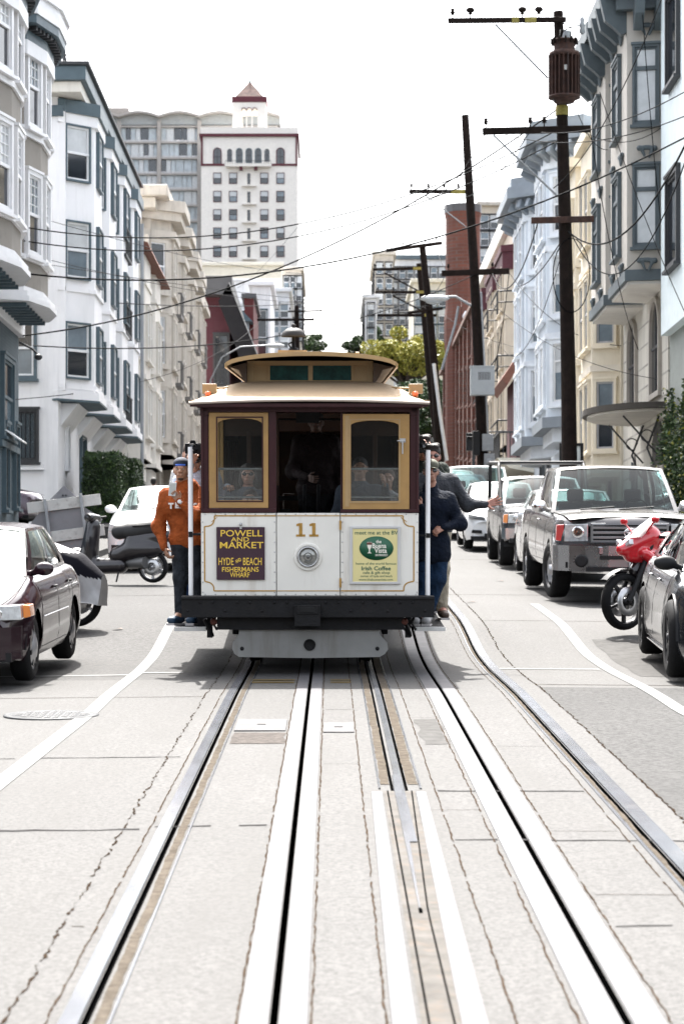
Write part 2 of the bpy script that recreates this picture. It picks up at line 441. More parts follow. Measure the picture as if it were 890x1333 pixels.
    if hairstyle == 'long':
        q = [e((0,.03,.045), (.088,.1,.085)), e((.07,.03,-.05), (.03,.05,.09)), e((-.07,.03,-.05), (.03,.05,.09)), e((0,.075,-.05), (.075,.04,.1)), e((0,-.03,-.035), (.058,.09,.075), '-e')]
    elif hairstyle == 'wavy':
        q = [e((0,.022,.052), (.086,.104,.082)), e((.02,-.055,.098), (.05,.03,.024)), e((-.03,-.045,.102), (.04,.03,.024)), e((.04,.0,.118), (.04,.04,.022)), e((0,-.062,-.02), (.07,.07,.075), '-e')]
    else:
        q = [e((0,.026,.042), (.082,.1,.084)), e((0,.07,-.02), (.07,.035,.06)), e((0,-.06,-.022), (.072,.085,.078), '-e')]
    blob(mb, q, .008, .015)
    mb.build('hair', mat('hair_%.3f' % hair[0], hair, .7, var=.4, scale=40, bmp=1, bscale=60), root)
    if beard:
        mb = MB(); blob(mb, [e((0,-.052,-.092), (.034,.032,.022)), e((0,-.0925,-.048), (.022,.008,.004))], .006, .01)
        mb.build('beard', mat('hair_beard', (.03,.022,.018), .8), root)
    if cap:
        mb = MB(); blob(mb, [e((0,.018,.062), (.088,.105,.075)), e((0,.018,-.02), (.2,.2,.065), '-e')], .008, .012)
        sgn = 1 if cap_back else -1
        def brim(u, v):
            a = (u-.5)*2.0; rr = .085+.075*v*math.cos(a*.9)
            return hp((math.sin(a)*(.083+.004*v), .018+sgn*math.cos(a)*rr, .047-.012*v-.018*abs(a)**2*v))
        mb.grid(brim, np.linspace(0,1,11), np.linspace(0,1,5), 0)
        mb.grid(lambda u, v: tuple(Vector(brim(u, v))-Vector((0,0,.004))), np.linspace(0,1,11), np.linspace(0,1,5), 0)
        if cap_back:
            mb.tube([hp((x, -.084+abs(x)*.3, .047)) for x in (-.05,-.025,0,.025,.05)], .011*s, 6, 1)
        mb.build('cap', [mat('cap_%.2f_%.2f' % (cap[0], cap[2]), cap, .85, var=.15, scale=12), mat('cap_band_blue', (.04,.12,.5), .7)], root)
    if glasses:
        mb = MB()
        for sd in (-1, 1):
            mb.ell(hp((sd*.033,-.094,.003)), (.028*s,.008*s,.019*s), 12, 8, 0)
            mb.tube([hp((sd*.058,-.088,.008)), hp((sd*.08,-.03,.01)), hp((sd*.08,.02,.0))], .003*s, 6, 0)
        mb.tube([hp((-.01,-.102,.008)), hp((.01,-.102,.008))], .0035*s, 6, 0)
        mb.build('sunglasses', mat('lens_black', (.008,.008,.01), .08, spec=.8), root)
    root['_h'] = 1; del root['_h']
    return root, D, hp, sk
# ------------------------------------------------------------------ the cable tram
CREAM = mat('cream_paint', (.72,.70,.64), .35, var=.04, scale=3, dirt=.6, dcol=(.40,.33,.25), coat=.2, streak=True)
TAN = mat('tan_paint', (.36,.235,.105), .5, var=.08, scale=4, dirt=.4, dcol=(.25,.16,.08), coat=.2)
ROOFT = mat('roof_canvas_tan', (.30,.215,.13), .8, var=.08, scale=3, dirt=.3, dcol=(.3,.22,.15), bmp=.4, bscale=30)
OCHRE = mat('ochre_wood', (.34,.195,.06), .45, var=.12, scale=6, dirt=.3, dcol=(.2,.1,.03), coat=.3)
MAROON = mat('maroon_paint', (.032,.006,.008), .4, var=.2, scale=5, spec=.3)
BLACKM = mat('black_iron', (.006,.006,.007), .6, var=.3, scale=6, dirt=.35, dcol=(.022,.017,.013), bmp=.3, spec=.25)
GOLD = mat('gold_leaf', (.42,.24,.055), .35, metal=.35, var=.15, scale=20)
STEEL = mat('worn_steel', (.5,.5,.5), .35, metal=.9, var=.2, scale=8, dirt=.3)
WHITEP = mat('white_enamel', (.8,.8,.8), .3, var=.03)
PILOTM = mat('grey_lifeguard_board', (.21,.21,.20), .6, var=.1, scale=4, dirt=.8, dcol=(.12,.10,.08), streak=True)
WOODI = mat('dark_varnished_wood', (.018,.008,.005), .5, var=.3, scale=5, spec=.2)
PURP = mat('sign_purple', (.035,.010,.022), .35, var=.05)
YELT = mat('sign_yellow_letters', (.75,.50,.06), .5, var=.03)
WGLASS = glass('tram_window_glass', (.8,.84,.84), .97, .02, 1.75)
cx = lambda px: (px-401)/139.; cz = lambda py: (879-py)/139.
TY = 21.6; TILT = math.atan(.072)
tram = thing('cable_tram', 'cream and maroon cable tram with tan roof and open sides coming down the tracks', 'cable tram', ((401-HX)/F*TY, TY, g(TY)+.0), 0, None, TILT)
LEN = 8.2
def T_(name, mb, mats, bevel=.006, parent=None): return mb.build(name, mats, parent or tram, bevel)
# underframe, floor, bumper
mb = MB(); mb.box(-.95,.98,.25,LEN-.1,.56,.74); mb.box(-1.0,1.03,.05,LEN,.70,.78)
for y in (1.4, 2.4, 5.6, 6.6): mb.box(-.75,.78,y-.06,y+.06,.35,.58)
T_('underframe', mb, BLACKM)
mb = MB(); mb.box(cx(238),cx(564),-.16,.02,cz(802.5),cz(775.5)); mb.box(cx(238),cx(564),-.175,-.16,cz(779),cz(776))
mb.box(cx(384),cx(417),-.26,.0,cz(813),cz(786)); mb.box(cx(387),cx(414),-.275,-.26,cz(797),cz(786)); mb.box(cx(391),cx(410),-.28,-.275,cz(795),cz(788),1)
mb.box(-.85,.9,-.02,.3,cz(820),cz(800))
for px in list(range(246, 384, 16))+list(range(424, 562, 16)): mb.ell((cx(px),-.162,cz(783 if px % 3 else 794)), (.014,.012,.014), 8, 6)
T_('bumper_beam', mb, [BLACKM, mat('pitch_black', (.003,.003,.003), .9)])
# lifeguard board
pl = [(302,845),(303,838),(307,832),(311,826),(311,820),(315,816.5),(400,816),(489,816.5),(494,820),(494,826),(499,832),(504,838),(505,846),(501,852),(494,856),(402,857.5),(311,856),(305,852)]
mb = MB(); mb.prism([(cx(a),cz(b)) for a,b in pl], .02,.075,'y'); T_('lifeguard_board', mb, PILOTM, .01)
mb = MB(); mb.lathe([(0,0),(.045,0),(.045,.01),(.055,.012),(.055,0)], 20, 0, Matrix.Translation((cx(403),.018,cz(840))) @ Matrix.Rotation(PI/2,4,'X'))
T_('hole_rim', mb, mat('pitch_black', (.003,.003,.003), .9), 0)
mb = MB()
for a,b in ((315,845),(491,845)): mb.ell((cx(a),.018,cz(b)),(.02,.012,.02),8,6)
for a in (330,365,440,475): mb.box(cx(a)-.02,cx(a)+.02,.07,.25,cz(822),.6)
T_('board_bracket', mb, BLACKM)
# trucks and wheels
for yy in (1.35,2.75,5.4,6.8):
    mb = MB()
    for sx in (-.54,.56):
        mb.lathe([(0,-.05),(.27,-.05),(.285,-.03),(.27,.05),(.30,.055),(.30,.07),(0,.07)], 24, 0, Matrix.Translation((sx,yy,.285)) @ Matrix.Rotation(PI/2 if sx < 0 else -PI/2,4,'Y'))
    mb.tube([(-.55,yy,.285),(.56,yy,.285)], .05, 8); T_('wheel', mb, BLACKM, 0)
mb = MB()
for x in (-.72,.74):
    mb.box(x-.03,x+.03,1.0,3.1,.30,.42); mb.box(x-.03,x+.03,5.05,7.15,.30,.42)
T_('truck_frame', mb, BLACKM)
# front panels: left, door, right
for nm, a, b in (('front_panel',262.5,359.6),('front_door_panel',360.6,442.3),('front_panel',443.3,544)):
    mb = MB(); mb.box(cx(a),cx(b),0,.05,cz(776),cz(668.5)); o = T_(nm, mb, CREAM, .004)
    if nm == 'front_door_panel': doorp = o
mb = MB(); mb.box(cx(263),cx(543.5),.052,.09,cz(775.5),cz(669)); T_('panel_backing', mb, BLACKM, 0)
# pinstripe
mb = MB()
def stripe(pts, w=.012):
    for (a,b),(c,d) in zip(pts[:-1], pts[1:]): mb.beam((cx(a),-.0015,cz(b)),(cx(c),-.0015,cz(d)), w, .003, 0, up=(0,1,0))
def q(c, r, t0, t1): return [(c[0]+r*math.cos(R(t)), c[1]-r*math.sin(R(t))) for t in np.linspace(t0,t1,5)]
stripe([(359.4,672),(280,672)]+[(280,677)]+q((271,677),8.5,0,-80)+[(267,686),(267,757)]+q((270,767),9,80,10)+[(279,769.5),(359.4,769.5)])
stripe([(361,672),(442,672)],.008); stripe([(361,769.5),(442,769.5)],.008)
stripe([(443.6,672),(524,672),(524,677)]+q((533,677),8.5,180,260)+[(538,686),(538,757)]+q((534,767),9,100,170)+[(525,769.5),(443.6,769.5)])
stripe([(283,674),(276,680)],.006); stripe([(521,674),(529,680)],.006)
T_('pinstripe', mb, GOLD, 0)
mb = MB()
for px in range(268,544,13):
    for py in (670,774): mb.ell((cx(px),-.002,cz(py)),(.007,.005,.007),6,4)
for py in range(680,772,13):
    for px in (264.5,542.5,357.8,445.5): mb.ell((cx(px),-.002,cz(py)),(.007,.005,.007),6,4)
T_('rivets', mb, STEEL, 0)
mb = MB()
for py in (684,759): mb.box(cx(441.6),cx(444.2),-.012,.0,cz(py+5),cz(py-5)); mb.tube([(cx(442.9),-.014,cz(py+6)),(cx(442.9),-.014,cz(py-6))],.009,8)
T_('hinge', mb, GOLD, 0)
# number 11 in slab serif
mb = MB()
for c in (391.5, 408.5):
    mb.box(cx(c-2.2),cx(c+2.2),-.004,0,cz(698.5),cz(681.5)); mb.box(cx(c-6),cx(c+6),-.004,0,cz(699),cz(696.2)); mb.prism([(cx(c-5.5),cz(685.5)),(cx(c-5.5),cz(682.6)),(cx(c-1),cz(681.2)),(cx(c-1),cz(685))][::-1], -.004,0,'y')
T_('number_eleven', mb, GOLD, 0)
# headlight
hl = Matrix.Translation((cx(401),0,cz(725))) @ Matrix.Rotation(PI/2,4,'X') @ Matrix.Diagonal((.84,.84,1,1))
mb = MB(); mb.lathe([(.158,0),(.158,.012),(.150,.016),(.125,.016),(.12,.012),(.12,0)],36,0,hl); hr = T_('headlight', mb, CREAM, 0)
mb = MB(); mb.lathe([(.118,.0),(.118,.035),(.108,.045),(.098,.04),(.096,.02)],36,0,hl); mb.build('chrome_ring', STEEL, hr)
mb = MB(); mb.lathe([(.096,.02),(.08,.03),(.05,.038),(0,.042)],32,0,hl); mb.lathe([(.05,.045),(.045,.05),(.04,.045)],24,1,hl); mb.lathe([(.022,.046),(.0,.056)],16,1,hl)
mb.build('lens', [mat('lamp_lens', (.30,.30,.28), .12, metal=.5, var=.2, scale=30), mat('lamp_rib', (.10,.10,.095), .2)], hr)
# destination board
mb = MB(); mb.box(cx(282.5),cx(345),-.022,-.004,cz(755),cz(686.5)); sb = T_('destination_board', mb, PURP, .003)
mb = MB(); mb.lathe([(0,0),(.014,0),(.014,.03),(0,.034)],10,0,Matrix.Translation((cx(314),-.0,cz(683))) @ Matrix.Rotation(PI/2,4,'X')); mb.box(cx(312.6),cx(315.4),-.026,-.004,cz(689),cz(682)); mb.build('hook', STEEL, sb)
for t, x0, x1, py, hpx in (('POWELL',287.5,341.5,695,8.2),('AND',301.5,325,702.8,5.6),('MARKET',286.5,343,710.4,8.2),('HYDE',285,304.5,731.6,9.5),('BEACH',317,341,731.6,9.5),('FISHERMANS',289.5,337,741.8,6.2),('WHARF',300,325.5,748.8,6.4)):
    text_mesh(t, hpx/139/.70, (cx(x0)+cx(x1))/2, cz(py), -.024, 'lettering', YELT, sb, .001, .0006, 'CENTER', (x1-x0)/139)
text_mesh('AND', 4.4/139/.7, cx(310.8), cz(730), -.024, 'lettering', YELT, sb, .001, .001, 'CENTER', 8/139, Matrix.Translation((cx(310.8),0,cz(730))) @ Matrix.Rotation(-.5,4,'Y') @ Matrix.Translation((-cx(310.8),0,-cz(730))))
# advertisement board
mb = MB(); mb.box(cx(455),cx(520.5),-.014,-.001,cz(760.5),cz(685.5)); mb.frame(cx(455),cx(520.5),cz(760.5),cz(685.5),.022,-.024,-.0142,0); ab = T_('advert_frame', mb, mat('satin_aluminium', (.6,.6,.6), .35, metal=.6, var=.08), .002)
mb = MB(); mb.box(cx(459),cx(516.5),-.0175,-.0145,cz(758),cz(689)); mb.build('poster', mat('poster_cream', (.66,.58,.27), .45, var=.03), ab)
GRN = mat('poster_green', (.012,.095,.045), .45, var=.05)
mb = MB(); mb.lathe([(1,-.5),(1,0),(0,0)],40,0,Matrix.Translation((cx(489.5),-.0205,cz(714))) @ Matrix.Diagonal((22/139,.003,15.5/139,1)) @ Matrix.Rotation(PI/2,4,'X')); mb.build('oval_badge', GRN, ab)
mb = MB(); gx, gz = cx(480.5), cz(713)
mb.lathe([(0,-.055),(.02,-.055),(.018,-.05),(.005,-.045),(.005,-.02),(.017,.0),(.025,.045),(.02,.05),(0,.05)],16,0,Matrix.Translation((gx,-.0225,gz)) @ Matrix.Diagonal((1,.08,1,1)))
mb.lathe([(.0235,.025),(.026,.046),(.0,.052)],16,1,Matrix.Translation((gx,-.0228,gz)) @ Matrix.Diagonal((1,.1,1,1)))
mb.build('glass_emblem', [mat('emblem_white', (.75,.72,.62), .5), mat('emblem_dark', (.10,.03,.015), .5)], ab)
WT = mat('poster_white_ink', (.78,.76,.66), .5, var=.02); DK = mat('poster_dark_ink', (.03,.10,.06), .5, var=.02)
for t, x0, x1, py, hpx, m_, bo in (('the',489,496,705.5,4.4,WT,.0008),('Buena',484,502,711,6.2,WT,.0012),('Vista',487,503,717.2,6.2,WT,.0012),('SAN FRANCISCO',488,504,723,2.8,WT,.0004),
    ('meet me at the BV',461.5,517,694,5,DK,.0006),('home of the world famous',463,515,734,3.2,DK,.0002),('Irish Coffee',470,508,740.4,5,DK,.0014),('cafe & gift shop',472,507,745.8,3.4,DK,.0004),('corner of hyde and beach',469,510,750.2,3,DK,.0002),('www.thebuenavista.com',467,511,754.8,3,DK,.0002)):
    text_mesh(t, hpx/139/.7, (cx(x0)+cx(x1))/2, cz(py), -.0262 if m_ is WT else -.0182, 'lettering', m_, ab, .0006, bo, 'CENTER', (x1-x0)/139)
# corner posts, header, sill
mb = MB()
for a, b in ((262.5,272),(350.2,360),(532.5,544.5)): mb.box(cx(a),cx(b),.005,.10,1.53,cz(527))
mb.box(cx(443.4),cx(445.5),.02,.08,1.53,cz(536))
mb.box(cx(262.5),cx(544.5),.0,.10,cz(538),cz(523)); mb.box(cx(262.5),cx(359.9),-.01,.11,cz(668),cz(662.5)); mb.box(cx(443),cx(544.5),-.01,.11,cz(668),cz(663.5))
mb.box(cx(263),cx(266),-.012,.0,1.53,cz(530)); mb.box(cx(541),cx(544),-.012,.0,1.53,cz(530))
T_('front_post', mb, MAROON, .005)
def wframe(x0,x1,z0,z1,ix0,ix1,iz0,iz1,rise,y0,y1,m_,name,nseg=8):
    inner = [(ix0,iz0),(ix1,iz0),(ix1,iz1-rise)]+[((ix1+ix0)/2+(ix1-ix0)/2*math.cos(t), iz1-rise+rise*math.sin(t)) for t in np.linspace(PI*.08,PI*.92,nseg)]+[(ix0,iz1-rise)]
    outer = [(x0,z0),(x1,z0),(x1,z1-.001)]+[((x1+x0)/2+(x1-x0)/2*math.cos(t)*.98, z1) for t in np.linspace(PI*.08,PI*.92,nseg)]+[(x0,z1-.001)]
    mb = MB(); mb.ring(outer, inner, y0, y1); o = T_(name, mb, m_, .004)
    mb = MB(); mb.box(ix0-.01,ix1+.01,(y0+y1)/2+.004,(y0+y1)/2+.009,iz0-.01,iz1+.01); mb.build('pane', WGLASS, o)
    return o
fl = wframe(cx(273),cx(349.8),cz(662),cz(538.6), cx(284.5),cx(341.5),cz(652),cz(546),.05,.012,.06,OCHRE,'window_frame')
fr = wframe(cx(446),cx(532),cz(663.5),cz(540.5), cx(456.5),cx(518),cz(653),cz(549),.045,-.012,.045,OCHRE,'window_frame')
for o_, a, b, c, d, y in ((fl,284,341.5,652.5,545.5,.008),(fr,456,518.5,653.5,548.5,-.016)):
    mb = MB(); mb.frame(cx(a)-.012,cx(b)+.012,cz(c)-.012,cz(d)+.012,.012,y-.002,y+.003); mb.build('trim_line', MAROON if o_ is fl else TAN, o_)
mb = MB(); mb.box(cx(519.5),cx(527),-.024,-.013,cz(577),cz(572)); mb.tube([(cx(523),-.03,cz(575)),(cx(523),-.035,cz(592))],.007,8); mb.tube([(cx(516),-.028,cz(575)),(cx(527),-.028,cz(575))],.006,8); mb.build('latch', STEEL, fr)
mb = MB(); mb.box(cx(449),cx(454),-.015,-.0125,cz(660),cz(543)); mb.build('stile', TAN, fr)
# hand rails behind the front windows
mb = MB()
for py in (611.5,648.5):
    mb.tube([(cx(284),.13,cz(py)),(cx(343),.13,cz(py))],.011,8); mb.tube([(cx(455),.13,cz(py)),(cx(520),.13,cz(py))],.011,8)
T_('window_rail', mb, STEEL, 0)
# side posts, side rails and benches of the open section
for sx in (-.98, 1.01):
    for y in (.9,1.8,2.7,3.6):
        mb = MB(); mb.box(sx-.03,sx+.03,y-.04,y+.04,.78,2.55); T_('side_post', mb, OCHRE)
mb = MB()
for sx in (-1,1):
    mb.box(sx*.98-.04+.015,sx*.98+.04+.015,0,LEN,2.42,2.56)
T_('side_header', mb, MAROON)
for sx in (-1,1):
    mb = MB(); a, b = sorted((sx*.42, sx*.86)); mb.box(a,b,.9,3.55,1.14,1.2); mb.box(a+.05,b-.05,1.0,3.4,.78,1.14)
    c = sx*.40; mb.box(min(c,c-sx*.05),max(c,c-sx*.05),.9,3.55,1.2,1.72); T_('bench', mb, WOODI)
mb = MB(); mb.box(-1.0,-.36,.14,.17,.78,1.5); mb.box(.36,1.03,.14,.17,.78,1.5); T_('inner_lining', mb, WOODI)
# closed cabin
mb = MB()
for x0,x1 in ((-1.0,-.94),(.97,1.03)): mb.box(x0,x1,3.65,7.5,.78,1.55); mb.box(x0,x1,3.65,7.5,2.2,2.5)
for x0,x1 in ((-1.0,-.38),(.38,1.03)): mb.box(x0,x1,3.65,3.7,.78,1.62); mb.box(x0,x1,3.65,3.7,2.25,2.52); mb.box(x0,x1,7.45,7.5,.78,1.55)
mb.box(-1,1.03,7.45,7.5,1.55,2.5); mb.box(-.379,.379,7.45,7.5,.78,1.549); mb.box(-.38,.38,3.65,3.7,2.3,2.55)
for x in (-.99,-.70,-.4,.36,.67,.97): mb.box(x,x+.05,3.645,3.705,1.6,2.3)
for y in np.arange(3.7,7.5,.62):
    for x0,x1 in ((-1.005,-.935),(.965,1.035)): mb.box(x0,x1,y,y+.07,1.55,2.2)
mb.box(-.4,-.35,3.64,3.72,.78,2.5); mb.box(.35,.4,3.64,3.72,.78,2.5)
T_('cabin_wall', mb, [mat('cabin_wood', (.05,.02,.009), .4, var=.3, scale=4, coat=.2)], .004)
mb = MB()
for x0,x1 in ((-.975,-.965),(.995,1.005)): mb.box(x0,x1,3.7,7.45,1.55,2.2)
T_('cabin_window', mb, WGLASS, 0)
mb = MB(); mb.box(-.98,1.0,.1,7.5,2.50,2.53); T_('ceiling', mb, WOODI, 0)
mb = MB()
for x in (-.07,.07): mb.tube([(x,1.9,.78),(x+.02,1.75,1.75)],.02,8)
mb.box(-.16,.16,1.7,2.2,.78,.98); mb.box(-.30,-.2,2.0,2.08,.78,1.5); T_('grip_lever', mb, BLACKM)
# running boards + white grab poles
for sx in (-1,1):
    x0, x1 = sorted((sx*.98+.015, sx*1.27+.015))
    mb = MB(); mb.box(x0,x1,.12,3.5,.405,.435,1); mb.box(x0-.004,x1+.004,.11,.14,.40,.44,2)
    for y in (.25,1.6,3.2): mb.box(sx*1.02-.03,sx*1.02+.05,y,y+.05,.42,.72)
    T_('running_board', mb, [BLACKM, BLACKM, mat('board_edge_white', (.6,.6,.58), .6, dirt=.5)], .003)
mb = MB()
for sx in (-1,1):
    c = sx*.93+.01
    mb.tube([(c-.05,.02,.52),(c,.05,.42),(c+.02,.12,.36),(c-.03,.2,.42)],.018,6); mb.ell((c-.04*sx,.0,.50),(.035,.035,.035),10,8,1); mb.box(c-.03,c+.02,.1,.18,.34,.6)
    mb.tube([(c+.06,.05,.56),(c+.03,.02,.48),(c+.07,.02,.42)],.012,6)
T_('brake_hose', mb, [BLACKM, mat('rusty_coupling', (.10,.03,.02), .7)], 0)
mb = MB(); mb.tube([(cx(248.3),.10,cz(703)),(cx(248.3),.10,cz(583))],.0225,12); mb.box(cx(245.6),cx(251),.07,.13,cz(700),cz(693),1); mb.box(cx(251),cx(263),.09,.12,cz(698),cz(695),1); mb.tube([(cx(248.3),.10,cz(776)),(cx(248.3),.10,cz(703))],.0225,12)
mb.box(cx(247),cx(265),.09,.12,cz(586),cz(583),1); T_('grab_pole', mb, [WHITEP, BLACKM], 0)
mb = MB(); mb.tube([(cx(556.6),.10,cz(776)),(cx(556.6),.10,cz(587))],.0225,12); mb.box(cx(554),cx(559.5),.07,.13,cz(701),cz(695),1); mb.box(cx(544),cx(555),.09,.12,cz(699),cz(697),1)
mb.box(cx(544),cx(558),.09,.12,cz(590),cz(587),1); T_('grab_pole', mb, [WHITEP, BLACKM], 0)
# roofs
ea, eb = cx(250), cx(555.5); hw = (eb-ea)/2; xm = (ea+eb)/2
def sm(t): t = max(0, min(1, t)); return 1-(1-t)**2
def roofz(x, y):
    u = (1-abs((x-xm)/hw))/.5; v = min(y+.14, LEN+.14-y)/.95
    return 2.555+.028*(1-((x-xm)/hw)**2)+.185*sm(u)*sm(v)
us = np.linspace(ea, eb, 33); vs_ = list(np.linspace(-.14,.9,14))+list(np.linspace(1.1,LEN-.9,8))+list(np.linspace(LEN-.8,LEN+.14,12))
mb = MB(); mb.grid(lambda u,v: (u,v,roofz(u,v)), us, vs_)
mb.grid(lambda u,v: (u,v,roofz(u,v)-.03), us, vs_, 1)
for i in range(len(us)-1):
    for v in (-.14, LEN+.14):
        a, b = us[i], us[i+1]; mb.add([(a,v,roofz(a,v)-.03),(b,v,roofz(b,v)-.03),(b,v,roofz(b,v)),(a,v,roofz(a,v))],[(0,1,2,3)],0)
for u in (ea,eb): mb.box(u-.012,u+.012,-.14,LEN+.14,2.52,2.562,0)
rf = T_('roof', mb, [ROOFT, BLACKM], 0)
mb = MB()
pts = [(u,-.152,roofz(u,-.14)-.022) for u in np.linspace(ea-.01,eb+.01,25)]
mb.tube(pts,.014,8,0); mb.box(ea,eb,-.14,-.1,2.50,2.53,1); mb.box(ea+.06,eb-.06,-.1,.02,2.49,2.53,1)
mb.build('gutter', [mat('gutter_edge', (.42,.35,.29), .5), MAROON], rf)
# clerestory
CY = .62; k = 1/ (F/(TY+CY)/139.)
clx = lambda px: (px-401)*k/139.; a0, a1 = clx(322), clx(484)
mb = MB(); mb.box(a0,a1,CY,LEN-.6,2.66,2.95); 
for a,b in ((322,331),(348.5,351.5),(400.5,406.5),(456,459),(476,484)): mb.box(clx(a),clx(b),CY-.012,CY,2.70,2.945)
mb.box(a0,a1,CY-.014,CY,2.66,2.765); mb.box(a0,a1,CY-.014,CY,2.905,2.95)
for y in np.arange(CY+.1, LEN-.7, .6):
    for x0,x1 in ((a0-.012,a0),(a1,a1+.012)): mb.box(x0,x1,y,y+.06,2.68,2.94)
cl = T_('clerestory', mb, TAN, .003)
mb = MB()
GG = mat('green_pressed_glass', (.01,.05,.045), .12, var=.4, scale=14)
mb.box(clx(351.5),clx(400.5),CY-.006,CY-.002,2.765,2.905); mb.box(clx(406.5),clx(456),CY-.006,CY-.002,2.765,2.905)
mb.build('window', GG, cl)
mb = MB()
for y in np.arange(CY+.16, LEN-1.3, .6):
    for x0,x1 in ((a0-.006,a0-.002),(a1+.002,a1+.006)): mb.box(x0,x1,y,y+.54,2.76,2.90)
mb.build('window', GG, cl)
# clerestory roof
b0, b1 = clx(297), clx(513); bm = (b0+b1)/2; bw = (b1-b0)/2
def crz(x, y):
    v = min(y-.18, LEN-.15-y)/.5
    return 2.905+.115*math.sqrt(max(0,1-((x-bm)/bw)**2*.98))+.012*sm(v)
us = np.linspace(b0,b1,29); vs2 = list(np.linspace(.18,.7,8))+list(np.linspace(1,LEN-.9,6))+list(np.linspace(LEN-.65,LEN-.15,8))
mb = MB(); mb.grid(lambda u,v:(u,v,crz(u,v)), us, vs2); mb.grid(lambda u,v:(u,v,crz(u,v)-.04), us, vs2, 1)
for i in range(len(us)-1):
    for v in (.18, LEN-.15):
        a, b = us[i], us[i+1]; mb.add([(a,v,crz(a,v)-.04),(b,v,crz(b,v)-.04),(b,v,crz(b,v)),(a,v,crz(a,v))],[(0,1,2,3)],0,True)
for u in (b0,b1): mb.box(u-.01,u+.01,.18,LEN-.15,2.87,2.912,0)
# flared cheeks below the roof overhang
for x0, x1 in ((a0, b0+.02), (a1, b1-.02)):
    mb.prism([(x0,2.72),(x0+(x1-x0)*.25,2.78),(x0+(x1-x0)*.45,2.86),(x1,2.885),(x0,2.93)], CY-.1, CY-.06, 'y', 1)
    mb.prism([(x0,2.72),(x0+(x1-x0)*.25,2.78),(x0+(x1-x0)*.45,2.86),(x1,2.885),(x0,2.93)], CY-.06, LEN-.7, 'y', 1)
T_('upper_roof', mb, [TAN, mat('dark_brown_underside', (.05,.03,.018), .6), TAN], 0)
# bell
bx = cx(381)*1.04
mb = MB(); mb.box(bx-.15,bx+.13,.95,1.25,3.02,3.065,0); 
mb.lathe([(.05,3.065),(.045,3.09),(.02,3.10),(.018,3.24),(.03,3.25)],12,1,Matrix.Translation((bx,1.1,0)))
mb.lathe([(.118,3.155),(.122,3.165),(.105,3.205),(.07,3.232),(.03,3.243),(.012,3.246),(.02,3.26),(.022,3.275),(.0,3.285)],28,2,Matrix.Translation((bx,1.1,.045)))
mb.lathe([(.118,3.155),(.10,3.2),(.0,3.23)],28,1,Matrix.Translation((bx,1.1,.045)))
mb.tube([(bx-.03,1.1,3.1),(bx-.05,1.05,3.13),(bx-.01,1.1,3.15)],.01,6,1)
T_('bell', mb, [TAN, BLACKM, mat('bell_bronze_grey', (.028,.027,.026), .55, metal=.2, spec=.3, var=.2, scale=12)], 0)
mb = MB(); 
for dx in (.12,.28,.4): mb.box(bx+.2+dx,bx+.24+dx,1.0,1.06,3.0,3.05)
T_('roof_clip', mb, TAN)
# roof corner lamps
for sx, px in ((-1,271),(1,540)):
    x = cx(px); lamp = holder('roof_lamp', tram, (x,.2,2.6))
    mb = MB(); mb.box(-.055,.075,-.0,.16,.03,.12); mb.box(-.03,.03,-.01,.1,-.02,.03); mb.tube([(-.02*sx,.05,.08),(-sx*.42,.35,.10)],.01,6); mb.tube([(-.02,.1,.0),(-sx*.25,.3,.05)],.008,6); mb.build('lamp_box', [TAN], lamp, .006)
    mb = MB(); mb.lathe([(0,.05),(.024,.045),(.03,.025),(.02,.0),(0,-.005)],12,0,Matrix.Translation((.0,-.06,.0))); mb.build('orange_lens', mat('orange_lens', (.7,.13,.03), .2, coat=.5), lamp)
    mb = MB(); mb.tube([(-.03,-.06,-.06),(0,-.06,0)],.008,6); mb.tube([(.04,-.05,-.06),(.03,0,-.01)],.008,6); mb.tube([(0,-.06,-.05),(0,-.06,.0)],.012,6); mb.build('bracket', BLACKM, lamp)
# interior conduit and light fittings seen in the doorway
mb = MB(); mb.box(-.42,.4,3.6,3.64,1.55,1.6); mb.tube([(-.3,1.2,2.4),(.35,1.2,2.4)],.012,6); mb.box(-.12,.1,.5,.6,2.36,2.46)
T_('interior_rail', mb, BLACKM, 0)

# ------------------------------------------------------------------ people riding
def on_tram(x, y, z):
    p = Matrix.Translation(tram.location) @ Matrix.Rotation(TILT,4,'X') @ Vector((x,y,z)); return tuple(p)
STEP = .437
V3 = Vector
p1, D1, _, _ = make_person('man in an orange hooded sweatshirt and backwards cap holding up a phone', on_tram(-1.165,.42,STEP), 1.58,
    J=dict(head=(-.045,-.05,1.475), neck=(-.0,-.01,1.33), shL=(-.20,-.0,1.24), shR=(.165,0,1.24), che=(-.01,0,1.15), pel=(.03,.02,.82),
           elL=(-.265,.02,.93), wrL=(-.205,-.08,.735), elR=(.10,-.20,1.03), wrR=(-.045,-.26,1.165),
           hiL=(-.06,.02,.80), hiR=(.10,.02,.80), knL=(-.055,0,.45), knR=(.10,.02,.45), anL=(-.06,.03,.09), anR=(.10,.04,.09), toL=(-.13,-.12,.036), toR=(.05,-.14,.036)),
    skin=(.30,.155,.095), top=('hooded_sweatshirt', (.25,.058,.014)), bottom=('jeans', (.022,.025,.03)), shoes=(.01,.035,.07), cap=(.012,.016,.03), cap_back=True, hood=True, beard=True, yaw=-.05,
    hands={'L': dict(d=(.35,-.15,-.9), n=(.6,.3,.3), side=1, curl=.75), 'R': dict(d=(-.55,.0,.75), n=(-.3,-1,.2), side=1, curl=1.1)})
